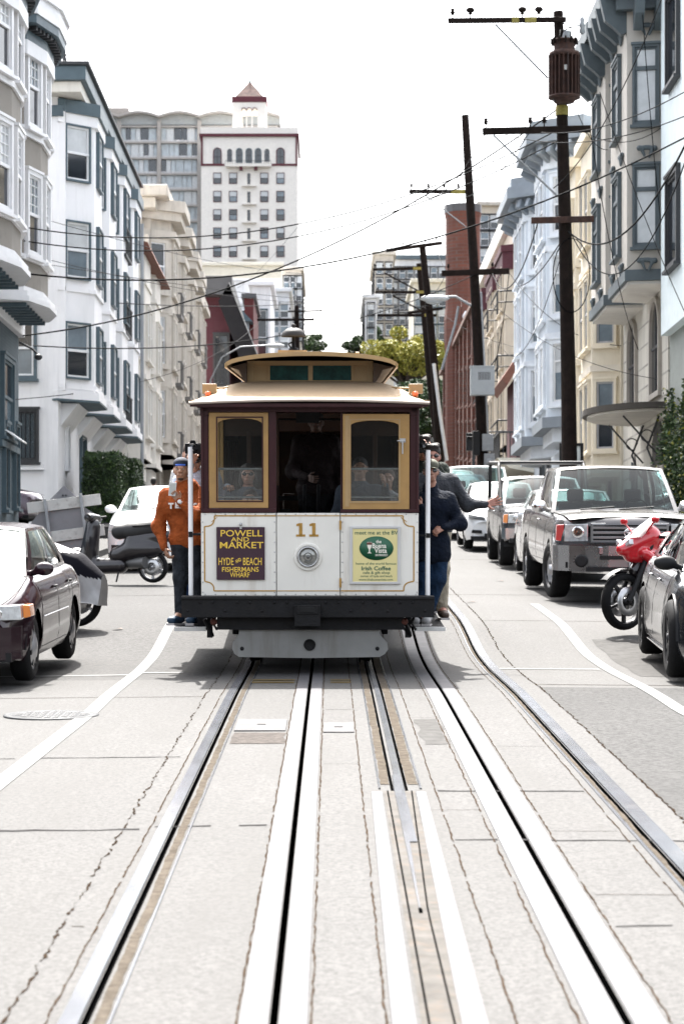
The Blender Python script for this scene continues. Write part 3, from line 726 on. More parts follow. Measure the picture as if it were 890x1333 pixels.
mb = MB(); mb.lathe([(.031,-.012),(.034,0),(.031,.012)],16,0,Matrix.Translation(D1['wrR']+V3((.012,0,-.012))) @ Matrix.Rotation(-.7,4,'Y')); mb.ell(tuple(D1['wrR']+V3((.0,-.036,-.004))),(.02,.009,.02),14,8,1); mb.build('watch', [STEEL, mat('watch_face', (.6,.6,.6), .2)], p1)
for t, dx, dz, sz in (('T',-.135,1.125,.07),('E',-.078,1.13,.07),('X',-.02,1.13,.07),('A',.035,1.13,.07),('S',.095,1.125,.07)):
    def proj(o):
        for v in o.data.vertices: v.co.y = v.co.y
    text_mesh(t, sz, dx, dz, -.152-.02*(1-abs(dx)/.14), 'chest_letter', mat('letter_white', (.75,.74,.72), .8), p1, .012, .004)
ph = MB(); ph.box(-.033,.033,-.005,.005,-.065,.065,0); ph.box(-.026,.026,-.0065,-.005,-.05,.05,1)
w = D1['wrR']; pw = V3(on_tram(-1.165,.42,STEP))+w+V3((-.065,-.035,.115))
o = ph.build('phone', [mat('phone_silver', (.5,.5,.5), .3, metal=.5), mat('phone_back', (.35,.36,.34), .4)], None, .004, origin=(0,0,0)); o.location = pw; o.rotation_euler = (0,.1,0)
tag(o, 'silver phone held up in the hand of the man in orange', 'phone')
p2, D2, _, _ = make_person('man in a black cap and pale shirt reaching his arm inside the tram', on_tram(-1.10,1.15,STEP), 1.68,
    J=dict(head=(-.035,-.02,1.545), wrR=(.30,.02,1.30), elR=(.22,.02,1.10), elL=(-.22,-.05,1.16), wrL=(-.05,-.30,1.50)), skin=(.38,.2,.13), top=('shirt', (.42,.45,.52)), bottom=('trousers', (.03,.06,.14)), shoes=(.03,.03,.03), cap=(.012,.012,.014), glasses=True,
    hands={'R': dict(d=(.3,-.9,.1), n=(0,-.2,-1), curl=.9), 'L': dict(d=(.4,-.2,.9), n=(0,1,0), curl=.8)})
make_person('dark haired man furthest back on the left running board behind the black cap', on_tram(-1.17,2.05,STEP), 1.74, J=dict(head=(-.05,-.02,1.62)), skin=(.42,.22,.15), top=('shirt', (.5,.5,.5)), bottom=('trousers', (.05,.05,.06)), hair=(.035,.018,.01))
# camera in front of p2's face
def camera_thing(loc, label, s=1.0):
    mb = MB(); mb.box(-.07*s,.07*s,-.03*s,.03*s,-.045*s,.045*s,0); mb.prism([(-.03*s,.045*s),(.03*s,.045*s),(.018*s,.07*s),(-.018*s,.07*s)], -.03*s,.03*s,'y'); mb.box(.045*s,.07*s,-.045*s,-.03*s,-.04*s,.035*s)
    o = mb.build('camera', [BLACKM], None, .006, origin=(0,0,0)); o.location = loc; tag(o, label, 'camera')
    mb = MB(); mb.lathe([(.036*s,.03*s),(.036*s,.085*s),(.031*s,.09*s),(.031*s,.08*s)],20,0,Matrix.Rotation(PI/2,4,'X')); mb.lathe([(.031*s,.08*s),(0,.086*s)],20,1,Matrix.Rotation(PI/2,4,'X')); mb.build('lens', [BLACKM, mat('lens_black', (.008,.008,.01), .08)], o)
camera_thing(on_tram(-1.12,.86,2.115), 'black camera raised above the man in orange', 1.1)
p7, D7, _, _ = make_person('man in a navy jacket and olive cap gripping the right grab pole', on_tram(1.13,.35,STEP), 1.56,
    J=dict(head=(.03,-.06,1.46), neck=(.03,0,1.32), shL=(-.14,0,1.22), shR=(.21,.02,1.20), che=(.03,0,1.14), elL=(-.16,-.06,1.02), wrL=(-.07,-.22,1.115), elR=(.31,-.02,.97), wrR=(.15,-.16,.925),
           pel=(.02,.02,.80), hiL=(-.04,.02,.78), hiR=(.12,.02,.78), knL=(-.04,0,.44), knR=(.11,.01,.44), anL=(-.09,.03,.09), anR=(.0,.05,.09), toL=(-.12,-.12,.036), toR=(-.02,-.10,.036)),
    skin=(.32,.16,.11), top=('jacket', (.004,.007,.015)), bottom=('jeans', (.009,.022,.048)), shoes=(.28,.28,.28), cap=(.09,.09,.065), glasses=True, jacket_open=True, bulk=1.05,
    hands={'L': dict(d=(-.35,-.15,.4), n=(0,1,0), side=-1, curl=1.15), 'R': dict(d=(-.75,-.2,-.35), n=(-.3,.5,-.6), side=-1, curl=.95)})
make_person('man in sunglasses and grey sweater waving his open hand out to the right', on_tram(1.21,1.15,STEP), 1.72,
    J=dict(head=(.0,-.02,1.60), neck=(.0,0,1.44), shL=(-.15,0,1.36), shR=(.20,0,1.36), elR=(.34,-.03,1.13), wrR=(.52,-.10,1.125), elL=(-.2,.0,1.1), wrL=(-.18,-.1,1.0), anR=(.10,.02,.09)),
    skin=(.42,.2,.15), top=('sweater', (.045,.048,.055)), bottom=('trousers', (.36,.32,.25)), shoes=(.05,.03,.02), hair=(.018,.012,.01), hairstyle='wavy', glasses=True,
    hands={'R': dict(d=(.85,-.25,.25), n=(.1,-1,.3), side=1, curl=.12, spread=.22, thumb=1.1)})
make_person('dark haired photographer furthest back on the right running board', on_tram(1.17,2.05,STEP), 1.80,
    J=dict(head=(-.01,-.02,1.685), elR=(.22,-.12,1.30), wrR=(.03,-.26,1.62), elL=(-.25,-.1,1.3), wrL=(-.13,-.27,1.6)), skin=(.42,.22,.15), top=('jacket', (.02,.025,.02)), bottom=('trousers', (.04,.04,.05)), hairstyle='wavy', hair=(.02,.012,.01),
    hands={'R': dict(d=(-.5,-.1,.8), n=(0,1,0), curl=.9), 'L': dict(d=(.5,-.1,.8), n=(0,1,0), curl=.9)})
camera_thing(on_tram(1.13,1.70,2.12), 'black camera held up beside the right roof corner', 1.1)
def seated(label, x, y, headz, skin, top, hair, style, glasses=False, s=1.6, yaw=0, cap=None, arms=None):
    k_ = s/1.6; ph = headz-.66*k_
    J = dict(pel=(0,0,ph), che=(0,-.01,ph+.32*k_), neck=(0,0,ph+.50*k_), head=(0,-.02,headz), shL=(-.17*k_,0,ph+.44*k_), shR=(.17*k_,0,ph+.44*k_), elL=(-.22*k_,-.04,ph+.2), elR=(.22*k_,-.04,ph+.2), wrL=(-.10,-.22,ph+.16), wrR=(.10,-.22,ph+.16),
             hiL=(-.09,0,ph), hiR=(.09,0,ph), knL=(-.1,-.36*k_,ph+.02), knR=(.1,-.36*k_,ph+.02), anL=(-.1,-.34*k_,ph-.36*k_), anR=(.1,-.34*k_,ph-.36*k_), toL=(-.1,-.48*k_,ph-.42*k_), toR=(.1,-.48*k_,ph-.42*k_))
    J.update(arms or {})
    return make_person(label, on_tram(x,y,0), s, J=J, skin=skin, top=('shirt', top), bottom=('trousers', (.05,.06,.09)), hair=hair, hairstyle=style, glasses=glasses, yaw=yaw, cap=cap, seated=True, group='people riding inside the tram')
seated('woman in big sunglasses sitting behind the left tram window', -.60, 1.10, 1.86, (.42,.22,.16), (.10,.11,.13), (.03,.015,.01), 'long', True)
seated('child with dark hair low behind the left tram window', -.56, .55, 1.62, (.42,.24,.17), (.14,.05,.04), (.025,.012,.008), 'short', False, 1.15)
seated('man with his hand on the rail behind the right tram window', .50, 1.2, 1.92, (.30,.15,.10), (.05,.06,.075), (.02,.015,.01), 'short', False, 1.66, arms=dict(elR=(.25,-.1,1.55), wrR=(.24,-.3,1.73)))
seated('passenger in a white top at the left edge of the right tram window', .80, 2.4, 1.80, (.38,.2,.15), (.28,.28,.28), (.05,.02,.01), 'long', False, 1.6)
make_person('grip operator in a dark uniform standing in the tram doorway', on_tram(.06,2.35,.79), 1.72, skin=(.07,.035,.022), top=('jacket', (.012,.008,.008)), bottom=('trousers', (.01,.01,.011)), hair=(.01,.01,.01), J=dict(wrL=(-.08,-.42,1.0), elL=(-.24,-.1,1.08)), group='people riding inside the tram')
# ------------------------------------------------------------------ ground, road, kerbs, tracks
YS = list(np.arange(2,46,.5))+list(np.arange(46,130,3))+list(np.arange(130,470,15))+[700]
def groundmat(name, c1, c2, grain=1., gscale=90, stain=(.35,.34,.32), crack=False, b=.4, lo=.45, hi=.8):
    m, nt, bs = _nt(name); tc = nt.nodes.new('ShaderNodeTexCoord'); v = tc.outputs['Object']
    base = mixcol(nt, ramp(nt, noise(nt, v, .55, 7, .6), .3, .7), c4(c1), c4(c2))
    fine = noise(nt, v, gscale, 3, .7)
    base = mixcol(nt, ramp(nt, fine, .40, .66), base, c4([x*(1-.62*grain) for x in c2]))
    sp = noise(nt, v, gscale*2.6, 2, .5); base = mixcol(nt, ramp(nt, sp, .62, .68), base, c4([x*.45 for x in c2]))
    blot = noise(nt, v, 6.5, 5, .7); base = mixcol(nt, ramp(nt, blot, .58, .75), base, c4([x*.80 for x in c2]))
    mp = node(nt, 'ShaderNodeMapping', Scale=(2.2,.22,1)); nt.links.new(v, mp.inputs[0])
    f = ramp(nt, noise(nt, mp.outputs[0], 1.2, 8, .7), lo, hi)
    base = mixcol(nt, f, base, c4(stain))
    mp2 = node(nt, 'ShaderNodeMapping', Scale=(.25,3.,1)); nt.links.new(v, mp2.inputs[0])
    f2 = ramp(nt, noise(nt, mp2.outputs[0], 1.0, 6, .6), .6, .8)
    mm = nt.nodes.new('ShaderNodeMath'); mm.operation = 'MULTIPLY'; nt.links.new(f2, mm.inputs[0]); mm.inputs[1].default_value = .55
    base = mixcol(nt, mm.outputs[0], base, c4(stain))
    nt.links.new(base, bs.inputs['Base Color']); bs.inputs['Roughness'].default_value = .85; bs.inputs['Specular IOR Level'].default_value = .12
    bump(nt, bs, fine, b, .006)
    return m
CONC = groundmat('road_concrete', (0.08554,0.08395,0.0814), (0.07518,0.07362,0.07155), .6, 42, (0.05963,0.05807,0.05548), b=.25)
CONC2 = groundmat('track_concrete', (0.08814,0.08605,0.08348), (0.07673,0.07518,0.0731), .6, 38, (0.05963,0.05807,0.05548), b=.3)
ASPH = groundmat('road_asphalt', (0.05731,0.05621,0.05457), (0.04367,0.04313,0.04204), 1., 24, (0.03275,0.0322,0.03166), b=.8)
ASPHL = groundmat('light_asphalt', (0.06739,0.06585,0.0643), (0.05807,0.05703,0.05548), .8, 26, (0.04666,0.04561,0.04459), b=.6)
SLOTD = mat('slot_black', (.003,.003,.003), .9, spec=0)
DIRT = mat('dry_dirt', (.066,.057,.047), .95, spec=0, var=.3, scale=20, bmp=1, bscale=40)
XK0, XK1 = -4.85, 5.25
# track layout: centre X of every groove as a function of Y
def lx(base, pts):
    xs, ys = zip(*pts); return lambda Y: base+float(np.interp(Y, xs, ys))
# cross-section of the road: (x, dz, material of the strip to its right) 0 concrete 1 track concrete 2 asphalt 3 slot 4 light asphalt
def slab_mat(xc, Y):
    if -1.03 < xc < 1.80: return 1
    if xc < -1.03: return 0 if Y < 21.2 else 4
    return (2 if (Y < 20.25 and Y > 3) else 0)
secs = []
grooves = [(-.789,-.764,.03),(-.193,-.167,.22),(.338,.356,.03),(.418,.436,.03),(.925,.951,.22),(1.522,1.545,.03)]
xs = [XK0,-3.6,-2.4,-1.5,-1.03]
prof = [(x,0) for x in xs]
for a,b,d in grooves: prof += [(a,0),(a+.0005,-d),(b-.0005,-d),(b,0)]
prof += [(1.80,0),(2.6,0),(3.8,0),(XK1,0)]
def crown(x): return -.010*((x-.35)/5)**2*5
mb = MB(); n = len(prof); vs = []
for Y in YS:
    z = g(Y)
    for x,d in prof: vs.append((x, Y, z+d+crown(x)))
fs = []; ms = []
for i in range(len(YS)-1):
    Yc = (YS[i]+YS[i+1])/2
    for j in range(n-1):
        fs.append((i*n+j, i*n+j+1, (i+1)*n+j+1, (i+1)*n+j)); dd = min(prof[j][1], prof[j+1][1])
        ms.append(3 if dd < 0 else slab_mat((prof[j][0]+prof[j+1][0])/2, Yc))
mb.v = vs; mb.f = fs; mb.m = ms; mb.s = [False]*len(fs)
road = mb.build('road', [CONC, CONC2, ASPH, SLOTD, ASPHL], None, origin=(0,0,0)); tag(road, 'pale sloping street of concrete and patched asphalt carrying the tram tracks', 'road', kind='structure')
# ribbons that follow the road
def ribbon(mb, x0, x1, Y0, Y1, dz=.004, m=0, step=.5, jit=0., thick=0, gap=0):
    n_ = max(2, int((Y1-Y0)/step)+1); Y = np.linspace(Y0, Y1, n_); rows = []
    w = 0
    for y in Y:
        a = x0(y) if callable(x0) else x0; b = x1(y) if callable(x1) else x1
        if jit: w = w*.55+random.uniform(-jit, jit); e = random.uniform(-1.0, 1.0); a += w-e*jit*.6; b += w+e*jit*.6
        z = g(y)+crown(a)+dz
        if thick: rows.append([(a,y,z-thick),(a+.004,y,z),(b-.004,y,z),(b,y,z-thick)])
        else: rows.append([(a,y,z),(b,y,z)])
    k = len(rows[0]); mb.add([p for r in rows for p in r], [(i*k+j, i*k+j+1, (i+1)*k+j+1, (i+1)*k+j) for i in range(n_-1) if not (gap and math.sin(i*.37)*math.sin(i*.113+1) > gap) for j in range(k-1)], m)
    return mb
# seams and cracks
CRK = mat('crack_dirt', (.026,.019,.014), .95, spec=0, var=.5, scale=30, bmp=1, bscale=60); CRK2 = mat('seam_rust', (.034,.024,.017), .95, spec=0, var=.4, scale=20)
mb = MB()
for x, j, w_ in ((-1.035,.009,.0055),(1.80,.008,.010)): ribbon(mb, x, x+w_, 3, 46, .003, 0, .035, j, 0, .8)
ribbon(mb, -1.30, -1.27, 3, 8.4, .003, 0, .06, .008)
for x in (-.30,-.062,.195-.022,.585,.80-.018,1.075,-.905,1.43): ribbon(mb, x, x+.0065, 3, 30, .003, 1, .04, .0032, 0, .85)
mb.build('crack', [CRK, CRK2], road, world=True)
mb = MB()
for Y, a, b, w_ in ((18.9,-4.8,-1.05,.018),(8.9,-1.0,-.95,.02),(17.75,-.04,.17,.02),(14.2,-.04,.17,.01),(20.28,1.8,5.2,.03),(12.15,.52,.80,.012),(9.6,1.1,1.45,.014),(17.1,.6,.8,.012),(15.2,1.09,1.42,.012),(11.4,1.09,1.42,.012),(33,-4.8,5.2,.03),(46,-4.8,5.2,.04),(27.5,1.8,5.2,.02)):
    m_ = max(3, int((b-a)/.08)); X = np.linspace(a,b,m_); vs = []; i_w = 0
    for x in X:
        w_ = w_*(.5 if b-a < .9 and not i_w else 1); i_w = 1; e = random.uniform(-.009,.009); vs += [(x,Y+e,g(Y+e)+crown(x)+.0025),(x,Y+e+w_,g(Y+e+w_)+crown(x)+.0025)]
    mb.add(vs, [(2*i,2*i+2,2*i+3,2*i+1) for i in range(m_-1)], 0)
mb.build('joint', [CRK], road, world=True)
# tar streaks across the slabs
TAR = mat('faint_tar', (.032,.031,.031), .9, spec=0, var=.15, scale=30)
mb = MB()
for Y, a, b, w_, sk in ((11.3,-4.8,-.95,.05,.16),(11.55,-.88,-.32,.04,.05),(14.5,-4.8,-.95,.03,.1),(11.1,.6,5.2,.04,-.1),(12.9,.6,1.42,.05,.02),(8.9,1.1,3.0,.03,.05)):
    m_ = max(4, int((b-a)/.1)); X = np.linspace(a,b,m_); vs = []
    for i,x in enumerate(X):
        y = Y+sk*i/m_+random.uniform(-.012,.012); w2 = w_*random.uniform(.4,1.2); vs += [(x,y,g(y)+crown(x)+.002),(x,y+w2,g(y+w2)+crown(x)+.002)]
    mb.add(vs, [(2*i,2*i+2,2*i+3,2*i+1) for i in range(m_-1) if random.random() < .93], 0)
mb.build('tar_streak', [TAR], road, world=True)
OIL = mat('old_patch_concrete', (.043,.0415,.0395), .9, spec=.1, var=.25, scale=9)
mb = MB()
for x0,x1,y0,y1 in ((-4.8,-2.6,11.9,14.8),(2.9,4.4,21.5,25.6),(.62,.79,15.3,17.0),(-4.8,-3.4,7.5,9.5)):
    n_ = 14; X = np.linspace(x0,x1,n_); Y_ = np.linspace(y0,y1,8); mb.grid(lambda u,v: (u+.02*math.sin(v*7), v+.03*math.sin(u*9), g(v+.03*math.sin(u*9))+crown(u)+.0018), X, Y_)
mb.build('concrete_patch', [OIL], road, world=True)
# painted lane lines
WP = mat('road_paint_white', (.112,.112,.110), .6, spec=.08, var=.05, scale=6, dirt=.5, dcol=(0.0868,0.0868,0.08463))
mb = MB()
lw = lambda pts, w_: (lambda y: float(np.interp(y,[p[0] for p in pts],[p[1] for p in pts]))-w_/2, lambda y: float(np.interp(y,[p[0] for p in pts],[p[1] for p in pts]))+w_/2)
a, b = lw([(8,-2.02),(12.5,-1.93),(17.7,-1.83),(24,-1.85),(40,-1.95)],.12); ribbon(mb, a, b, 3, 27.6, .005, 0, .4)
a, b = lw([(12,2.95),(17.7,2.70),(20,2.72),(24.2,2.70),(30.6,2.72)],.12); ribbon(mb, a, b, 3, 30.8, .005, 0, .4)
for a,b,Y in ((-4.2,-1.9,21.6),(-1.78,-1.4,21.9),(1.62,2.62,22.4)):
    mb.box(a,b,0,.001,0,.001) if False else mb.add([(a,Y,g(Y)+crown(a)+.005),(b,Y,g(Y)+crown(b)+.005),(b,Y+.14,g(Y+.14)+crown(b)+.005),(a,Y+.14,g(Y+.14)+crown(a)+.005)],[(0,1,2,3)],0)
mb.build('lane_line', [WP], road, world=True)
mb = MB()
for Y in (20.45, 20.75):
    for a,b in ((-.70,-.32),(.0,.18)): mb.add([(a,Y,g(Y)+.005),(b,Y,g(Y)+.005),(b,Y+.10,g(Y+.1)+.005),(a,Y+.10,g(Y+.1)+.005)],[(0,1,2,3)],0)
mb.build('yellow_line', [mat('road_paint_yellow', (0.1085,0.07378,0.01736), .7, spec=.08, var=.2, scale=10)], road, world=True)
# ---- the two tracks
RAILS = mat('polished_rail', (.062,.066,.075), .22, metal=.15, spec=.14, var=.3, scale=2, dirt=.8, dcol=(.10,.10,.105), streak=False)  # pale blotches here are sheen painted into the steel colour, not dirt
PLATE = mat('slot_plate_steel', (.080,.079,.083), .55, metal=0., spec=.10, var=.04, scale=3, dirt=.25, dcol=(.06,.058,.06))
def track(label, rails, plates, guards, dirt):
    t = thing('cable_track', label, 'tram track', (rails[0][0],3,g(3)))
    for a,b,Y0,Y1 in rails: mb = MB(); ribbon(mb, a, b, Y0, Y1, .010, 0, .5, 0, .02); mb.build('rail', RAILS, t, world=True)
    for a,b,Y0,Y1 in plates: mb = MB(); ribbon(mb, a, b, Y0, Y1, .006, 0, .5, 0, .015); mb.build('slot_plate', PLATE, t, world=True)
    for a,b,Y0,Y1 in guards: mb = MB(); ribbon(mb, a, b, Y0, Y1, .007, 0, .5, 0, .015); mb.build('guard_rail', RAILS, t, world=True)
    mb = MB()
    for a,b,Y0,Y1 in dirt: ribbon(mb, a, b, Y0, Y1, .003, 0, .1, .004)
    if dirt: mb.build('dirt_strip', DIRT, t, world=True)
    return t
sw = lambda pts: (lambda y: float(np.interp(y,[p[0] for p in pts],[p[1] for p in pts])))
track('left tram track with the black cable slot and steel plates running under the tram', [(-.862,-.790,3,60),(.37,.418,11.0,60)],
      [(-.292,-.194,3,60),(-.166,-.070,3,60)], [(-.705,-.690,3,60),(.268,.285,13.0,60)], [(-.750,-.712,3,60),(.286,.336,13.2,60)])
track('right tram track with the wide bright plates swinging past the right running board', [(1.546,1.640,3,60)],
      [(.808,.924,3,60),(.952,1.062,3,60)], [(1.475,1.497,3,60),(.500,.518,13.0,60)], [(.438,.498,13.2,60),(1.498,1.521,3,60)])
# switch between the tracks
t = thing('track_switch', 'track switch with tapering steel tongue and twin plates between the two tracks', 'track switch', (.37,8,g(8)))
mb = MB(); ribbon(mb, sw([(3,.19),(7.3,.19),(13,.225)]), sw([(3,.275),(7.3,.275),(13,.29)]), 3, 12.85, .007, 0, .5, 0, .015); mb.build('slot_plate', PLATE, t, world=True)
mb = MB(); ribbon(mb, sw([(3,.41),(7.3,.41),(13,.475)]), sw([(3,.50),(7.3,.50),(13,.535)]), 3, 12.85, .007, 0, .5, 0, .015); mb.build('slot_plate', PLATE, t, world=True)
mb = MB(); ribbon(mb, sw([(9.25,.352),(12.8,.352),(14,.365)]), sw([(9.25,.364),(12.8,.40),(14,.42)]), 9.25, 13.6, .011, 0, .3, 0, .018); mb.build('tongue', RAILS, t, world=True)
mb = MB(); ribbon(mb, sw([(3,.281),(12.9,.296)]), sw([(3,.406),(12.9,.47)]), 3, 12.9, .0045, 0, .3); mb.build('bed', [mat('switch_bed', (0.06076,0.05642,0.05121), .8, spec=.08, var=.25, scale=7, dirt=.5, dcol=(0.1128,0.07812,0.05208))], t, world=True)
mb = MB(); ribbon(mb, sw([(3,.30),(12.9,.315)]), sw([(3,.308),(12.9,.323)]), 3, 12.9, .0065, 0, .3); ribbon(mb, sw([(3,.392),(9.2,.385),(12.9,.45)]), sw([(3,.4),(9.2,.392),(12.9,.458)]), 3, 12.9, .0065, 0, .3); mb.box(.352,.366,9.16,9.25,g(9.2)+.004,g(9.2)+.012); mb.build('groove', [SLOTD], t, world=True)
# covers in the road
def plate_thing(name, label, cat, x0,x1,y0,y1, m_, dz=.008):
    mb = MB(); z0, z1 = g(y0), g(y1)
    mb.add([(x0,y0,z0-.01),(x1,y0,z0-.01),(x1,y1,z1-.01),(x0,y1,z1-.01),(x0,y0,z0+dz),(x1,y0,z0+dz),(x1,y1,z1+dz),(x0,y1,z1+dz)],[(4,5,6,7),(0,1,5,4),(1,2,6,5),(2,3,7,6),(3,0,4,7)],0)
    xm = (x0+x1)/2; mb.box(xm-.03,xm+.03,(y0+y1)/2-.02,(y0+y1)/2+.02,(z0+z1)/2+dz-.002,(z0+z1)/2+dz+.002,1)
    o = mb.build(name, [m_, SLOTD], None, .002); tag(o, label, cat); return o
CV = mat('cover_plate', (0.06944,0.06814,0.06944), .6, spec=.08, var=.2, scale=6, dirt=.5, dcol=(0.0868,0.07812,0.07378))
plate_thing('access_cover', 'rectangular steel access cover between the left rail and the slot', 'cover', -.675,-.315,16.15,16.95, CV)
plate_thing('access_cover', 'rectangular steel access cover between the slot and the switch', 'cover', -.05,.165,16.05,16.7, CV)
mb = MB(); ribbon(mb, -.675, -.31, 15.35, 16.05, .0035, 0, .12, .012); mb.build('patch', [mat('rough_patch', (0.04774,0.04123,0.03689), .95, spec=.08, var=.4, scale=18, bmp=1, bscale=40)], road, world=True)
mc = at(68,929,17.45); mx, my = mc[0], 17.4; Mm = Matrix.Translation((mx,my,g(my)+crown(mx)+.002)) @ Matrix.Rotation(math.atan(.0533),4,'X')
mb = MB(); mb.lathe([(.36,0),(.36,.006),(.32,.008),(.315,.003),(.30,.003),(.295,.008),(0,.008)],40,0,Mm)
for i in range(-4,5):
    for j in range(-4,5):
        if i*i+j*j < 20: mb.box(i*.06-.02,i*.06+.02,j*.06-.02,j*.06+.02,.007,.011,1,Mm)
o = mb.build('manhole_cover', [mat('iron_cover', (0.05208,0.05338,0.05468), .6, spec=.08, var=.2, scale=9), mat('iron_cover_raised', (0.08246,0.08246,0.08246), .4, spec=.08)], None); tag(o, 'round iron manhole cover crossed by the left lane line', 'manhole cover')
# ---- kerbs, pavements, ground
SW = groundmat('pavement_concrete', (0.08295,0.0814,0.07777), (0.07,0.06844,0.06636), .6, 38, (0.05183,0.0503,0.04821), b=.3)
def walk(name, x0, x1, xkerb, Y0, Y1):
    mb = MB(); ys = [y for y in np.arange(Y0, Y1, 2 if Y0 < 130 else 10)]+[Y1]; vs = []
    s_ = 1 if x1 > 0 else -1; xi, xo = (x0, x1)
    for y in ys:
        z = g(y)+crown(xi)
        vs += [(xi,y,z-.05),(xi+s_*.01,y,z+.13),(xi+s_*.15,y,z+.14),(xi+s_*.155,y,z+.139),(xo,y,z+.16),(xo,y,z-.6)]
    k = 6; mb.add(vs, [(i*k+j,(i+1)*k+j,(i+1)*k+j+1,i*k+j+1) if s_ < 0 else (i*k+j,i*k+j+1,(i+1)*k+j+1,(i+1)*k+j) for i in range(len(ys)-1) for j in range(k-1)], 0)
    for e in (0, len(ys)-1): mb.add(vs[e*k:e*k+k], [tuple(range(k))], 0)
    return tag(mb.build(name, [SW], None, origin=(0,0,0)), None, None, None, 'structure')
tag(walk('pavement', XK0, -9.5, 0, 26, 56.2), 'near concrete pavement along the left side of the street', 'pavement')
tag(walk('pavement', XK0, -9.5, 0, 63.2, 400), 'concrete pavement climbing along the white houses on the left', 'pavement')
tag(walk('pavement', XK1, 11.5, 0, 22, 400), 'concrete pavement climbing behind the parked cars on the right', 'pavement')
mb = MB(); gy = list(np.arange(-60,0,20))+YS[::3]+[470,900,3000]; vs = []; gx_ = [-3000,-300,-60,-20,-9.4,XK0-.01,XK1+.01,11.4,20,60,300,3000]
def gg(y): return g(min(y,690))
for y in gy:
    for x in gx_: vs.append((x,y,gg(y)-(.06 if -60 < x < 60 else .5)-(.25 if (XK0-.1 < x < XK1+.1) else 0)))
k = len(gx_); fs = [(i*k+j,i*k+j+1,(i+1)*k+j+1,(i+1)*k+j) for i in range(len(gy)-1) for j in range(k-1) if not (gx_[j] == XK0-.01 and gy[i] >= 2 and gy[i+1] < 470)]
mb.add(vs, fs, 0); tag(mb.build('ground', [ASPHL], None, origin=(0,0,0)), 'sloping city ground under the street and the houses', 'ground', kind='structure')
# small litter on the road
for i,(px,py,Y,lb) in enumerate(((650,758,37,'small dark leaf lying in front of the pickup with the rack'),(612,776,31,'small dark leaf lying beside the right rail'),(153,812,26.5,'small brown leaf on the asphalt near the covered motorcycle'))):
    x = at(px,py,Y)[0]; mb = MB(); z = g(Y)+crown(x)+.006
    mb.add([(x-.06,Y-.03,z),(x,Y-.045,z+.012),(x+.07,Y-.01,z+.004),(x+.04,Y+.05,z+.02),(x-.03,Y+.04,z+.008),(x-.06,Y-.03,z-.004),(x,Y-.045,z+.008),(x+.07,Y-.01,z),(x+.04,Y+.05,z+.016),(x-.03,Y+.04,z+.004)],[(0,1,2,3,4),(9,8,7,6,5)],0)
    tag(mb.build('fallen_leaf', [mat('dead_leaf', (.05,.03,.02), .8)], None), lb, 'leaf', 'litter on the road')
# ------------------------------------------------------------------ houses
GDK = mat('pane_dark', (.018,.022,.028), .07, var=.5, scale=1.3, spec=.9)
GMD = mat('pane_sky', (.13,.17,.20), .08, var=.4, scale=1.0, spec=.9)
GCU = mat('pane_curtain', (.50,.52,.53), .25, var=.12, scale=3, coat=.6)
_WC = {}
def win_meshes(w, h, cas, sash, kind, ct):
    key = (round(w,2), round(h,2), cas.name, sash.name, kind, ct)
    if key in _WC: return _WC[key]
    f = MB()
    if kind == 'arch':
        n = 8; r = w/2
        inn = [(-r,0),(r,0)]+[(r*math.cos(t), h-r+r*math.sin(t)) for t in np.linspace(0,PI,n)]
        out = [(-(r+ct),-ct),(r+ct,-ct)]+[((r+ct)*math.cos(t), h-r+(r+ct)*math.sin(t)) for t in np.linspace(0,PI,n)]
        f.ring(out, inn, -.09, .02, 0); f.box(-.03,.03,-.04,0,0,h-r*.05,1); f.box(-r,r,-.04,0,h*.5-.03,h*.5+.03,1)
    else:
        f.frame(-w/2-ct, w/2+ct, -ct, h+ct, ct, -.10, .02, 0)
        if ct > .05: f.box(-w/2-ct-.05, w/2+ct+.05, -.16, .02, -ct-.07, -ct, 0); f.box(-w/2-ct-.03, w/2+ct+.03, -.13, .02, h+ct, h+ct+.06, 0)
        f.frame(-w/2, w/2, 0, h, .055, -.05, 0, 1)
        if kind in ('sash','grid','curtain'): f.box(-w/2,w/2,-.065,0,h*.5-.035,h*.5+.035,1)
        if kind == 'transom': f.box(-w/2,w/2,-.065,0,h*.72-.05,h*.72+.05,1)
        if kind == 'slider': f.box(-.035,.035,-.06,0,0,h,1); f.box(-w/2,w/2,-.06,0,h*.7-.03,h*.7+.03,1)
        if kind == 'grid':
            for x in (-w/6,w/6): f.box(x-.015,x+.015,-.04,0,h*.5,h,1)
            for z in (.63,.76,.88): f.box(-w/2,w/2,-.04,0,h*z-.012,h*z+.012,1)
    mf = f.mesh('window', [cas, sash])
    p = MB(); rnd = random.random()
    up = 1 if rnd < .35 else 2 if rnd < .85 else 0; lo = 0 if rnd < .75 else 1
    if kind == 'curtain': up = 2; lo = 2
    if kind == 'dark': up = lo = 0
    if kind == 'arch':
        r = w/2; p.prism([(-r,0),(r,0)]+[(r*math.cos(t), h-r+r*math.sin(t)) for t in np.linspace(0,PI,8)], -.012, -.002, 'y', 0)
    elif kind == 'transom': p.box(-w/2,w/2,-.012,-.002,0,h*.72,2); p.box(-w/2,w/2,-.012,-.002,h*.72,h,2)
    else: p.box(-w/2,w/2,-.012,-.002,0,h*.5,lo); p.box(-w/2,w/2,-.012,-.002,h*.5,h,up)
    mp = p.mesh('pane', [GDK, GMD, GCU])
    if kind == 'sash': key = key+(random.random(),)
    _WC[key] = (mf, mp); return mf, mp
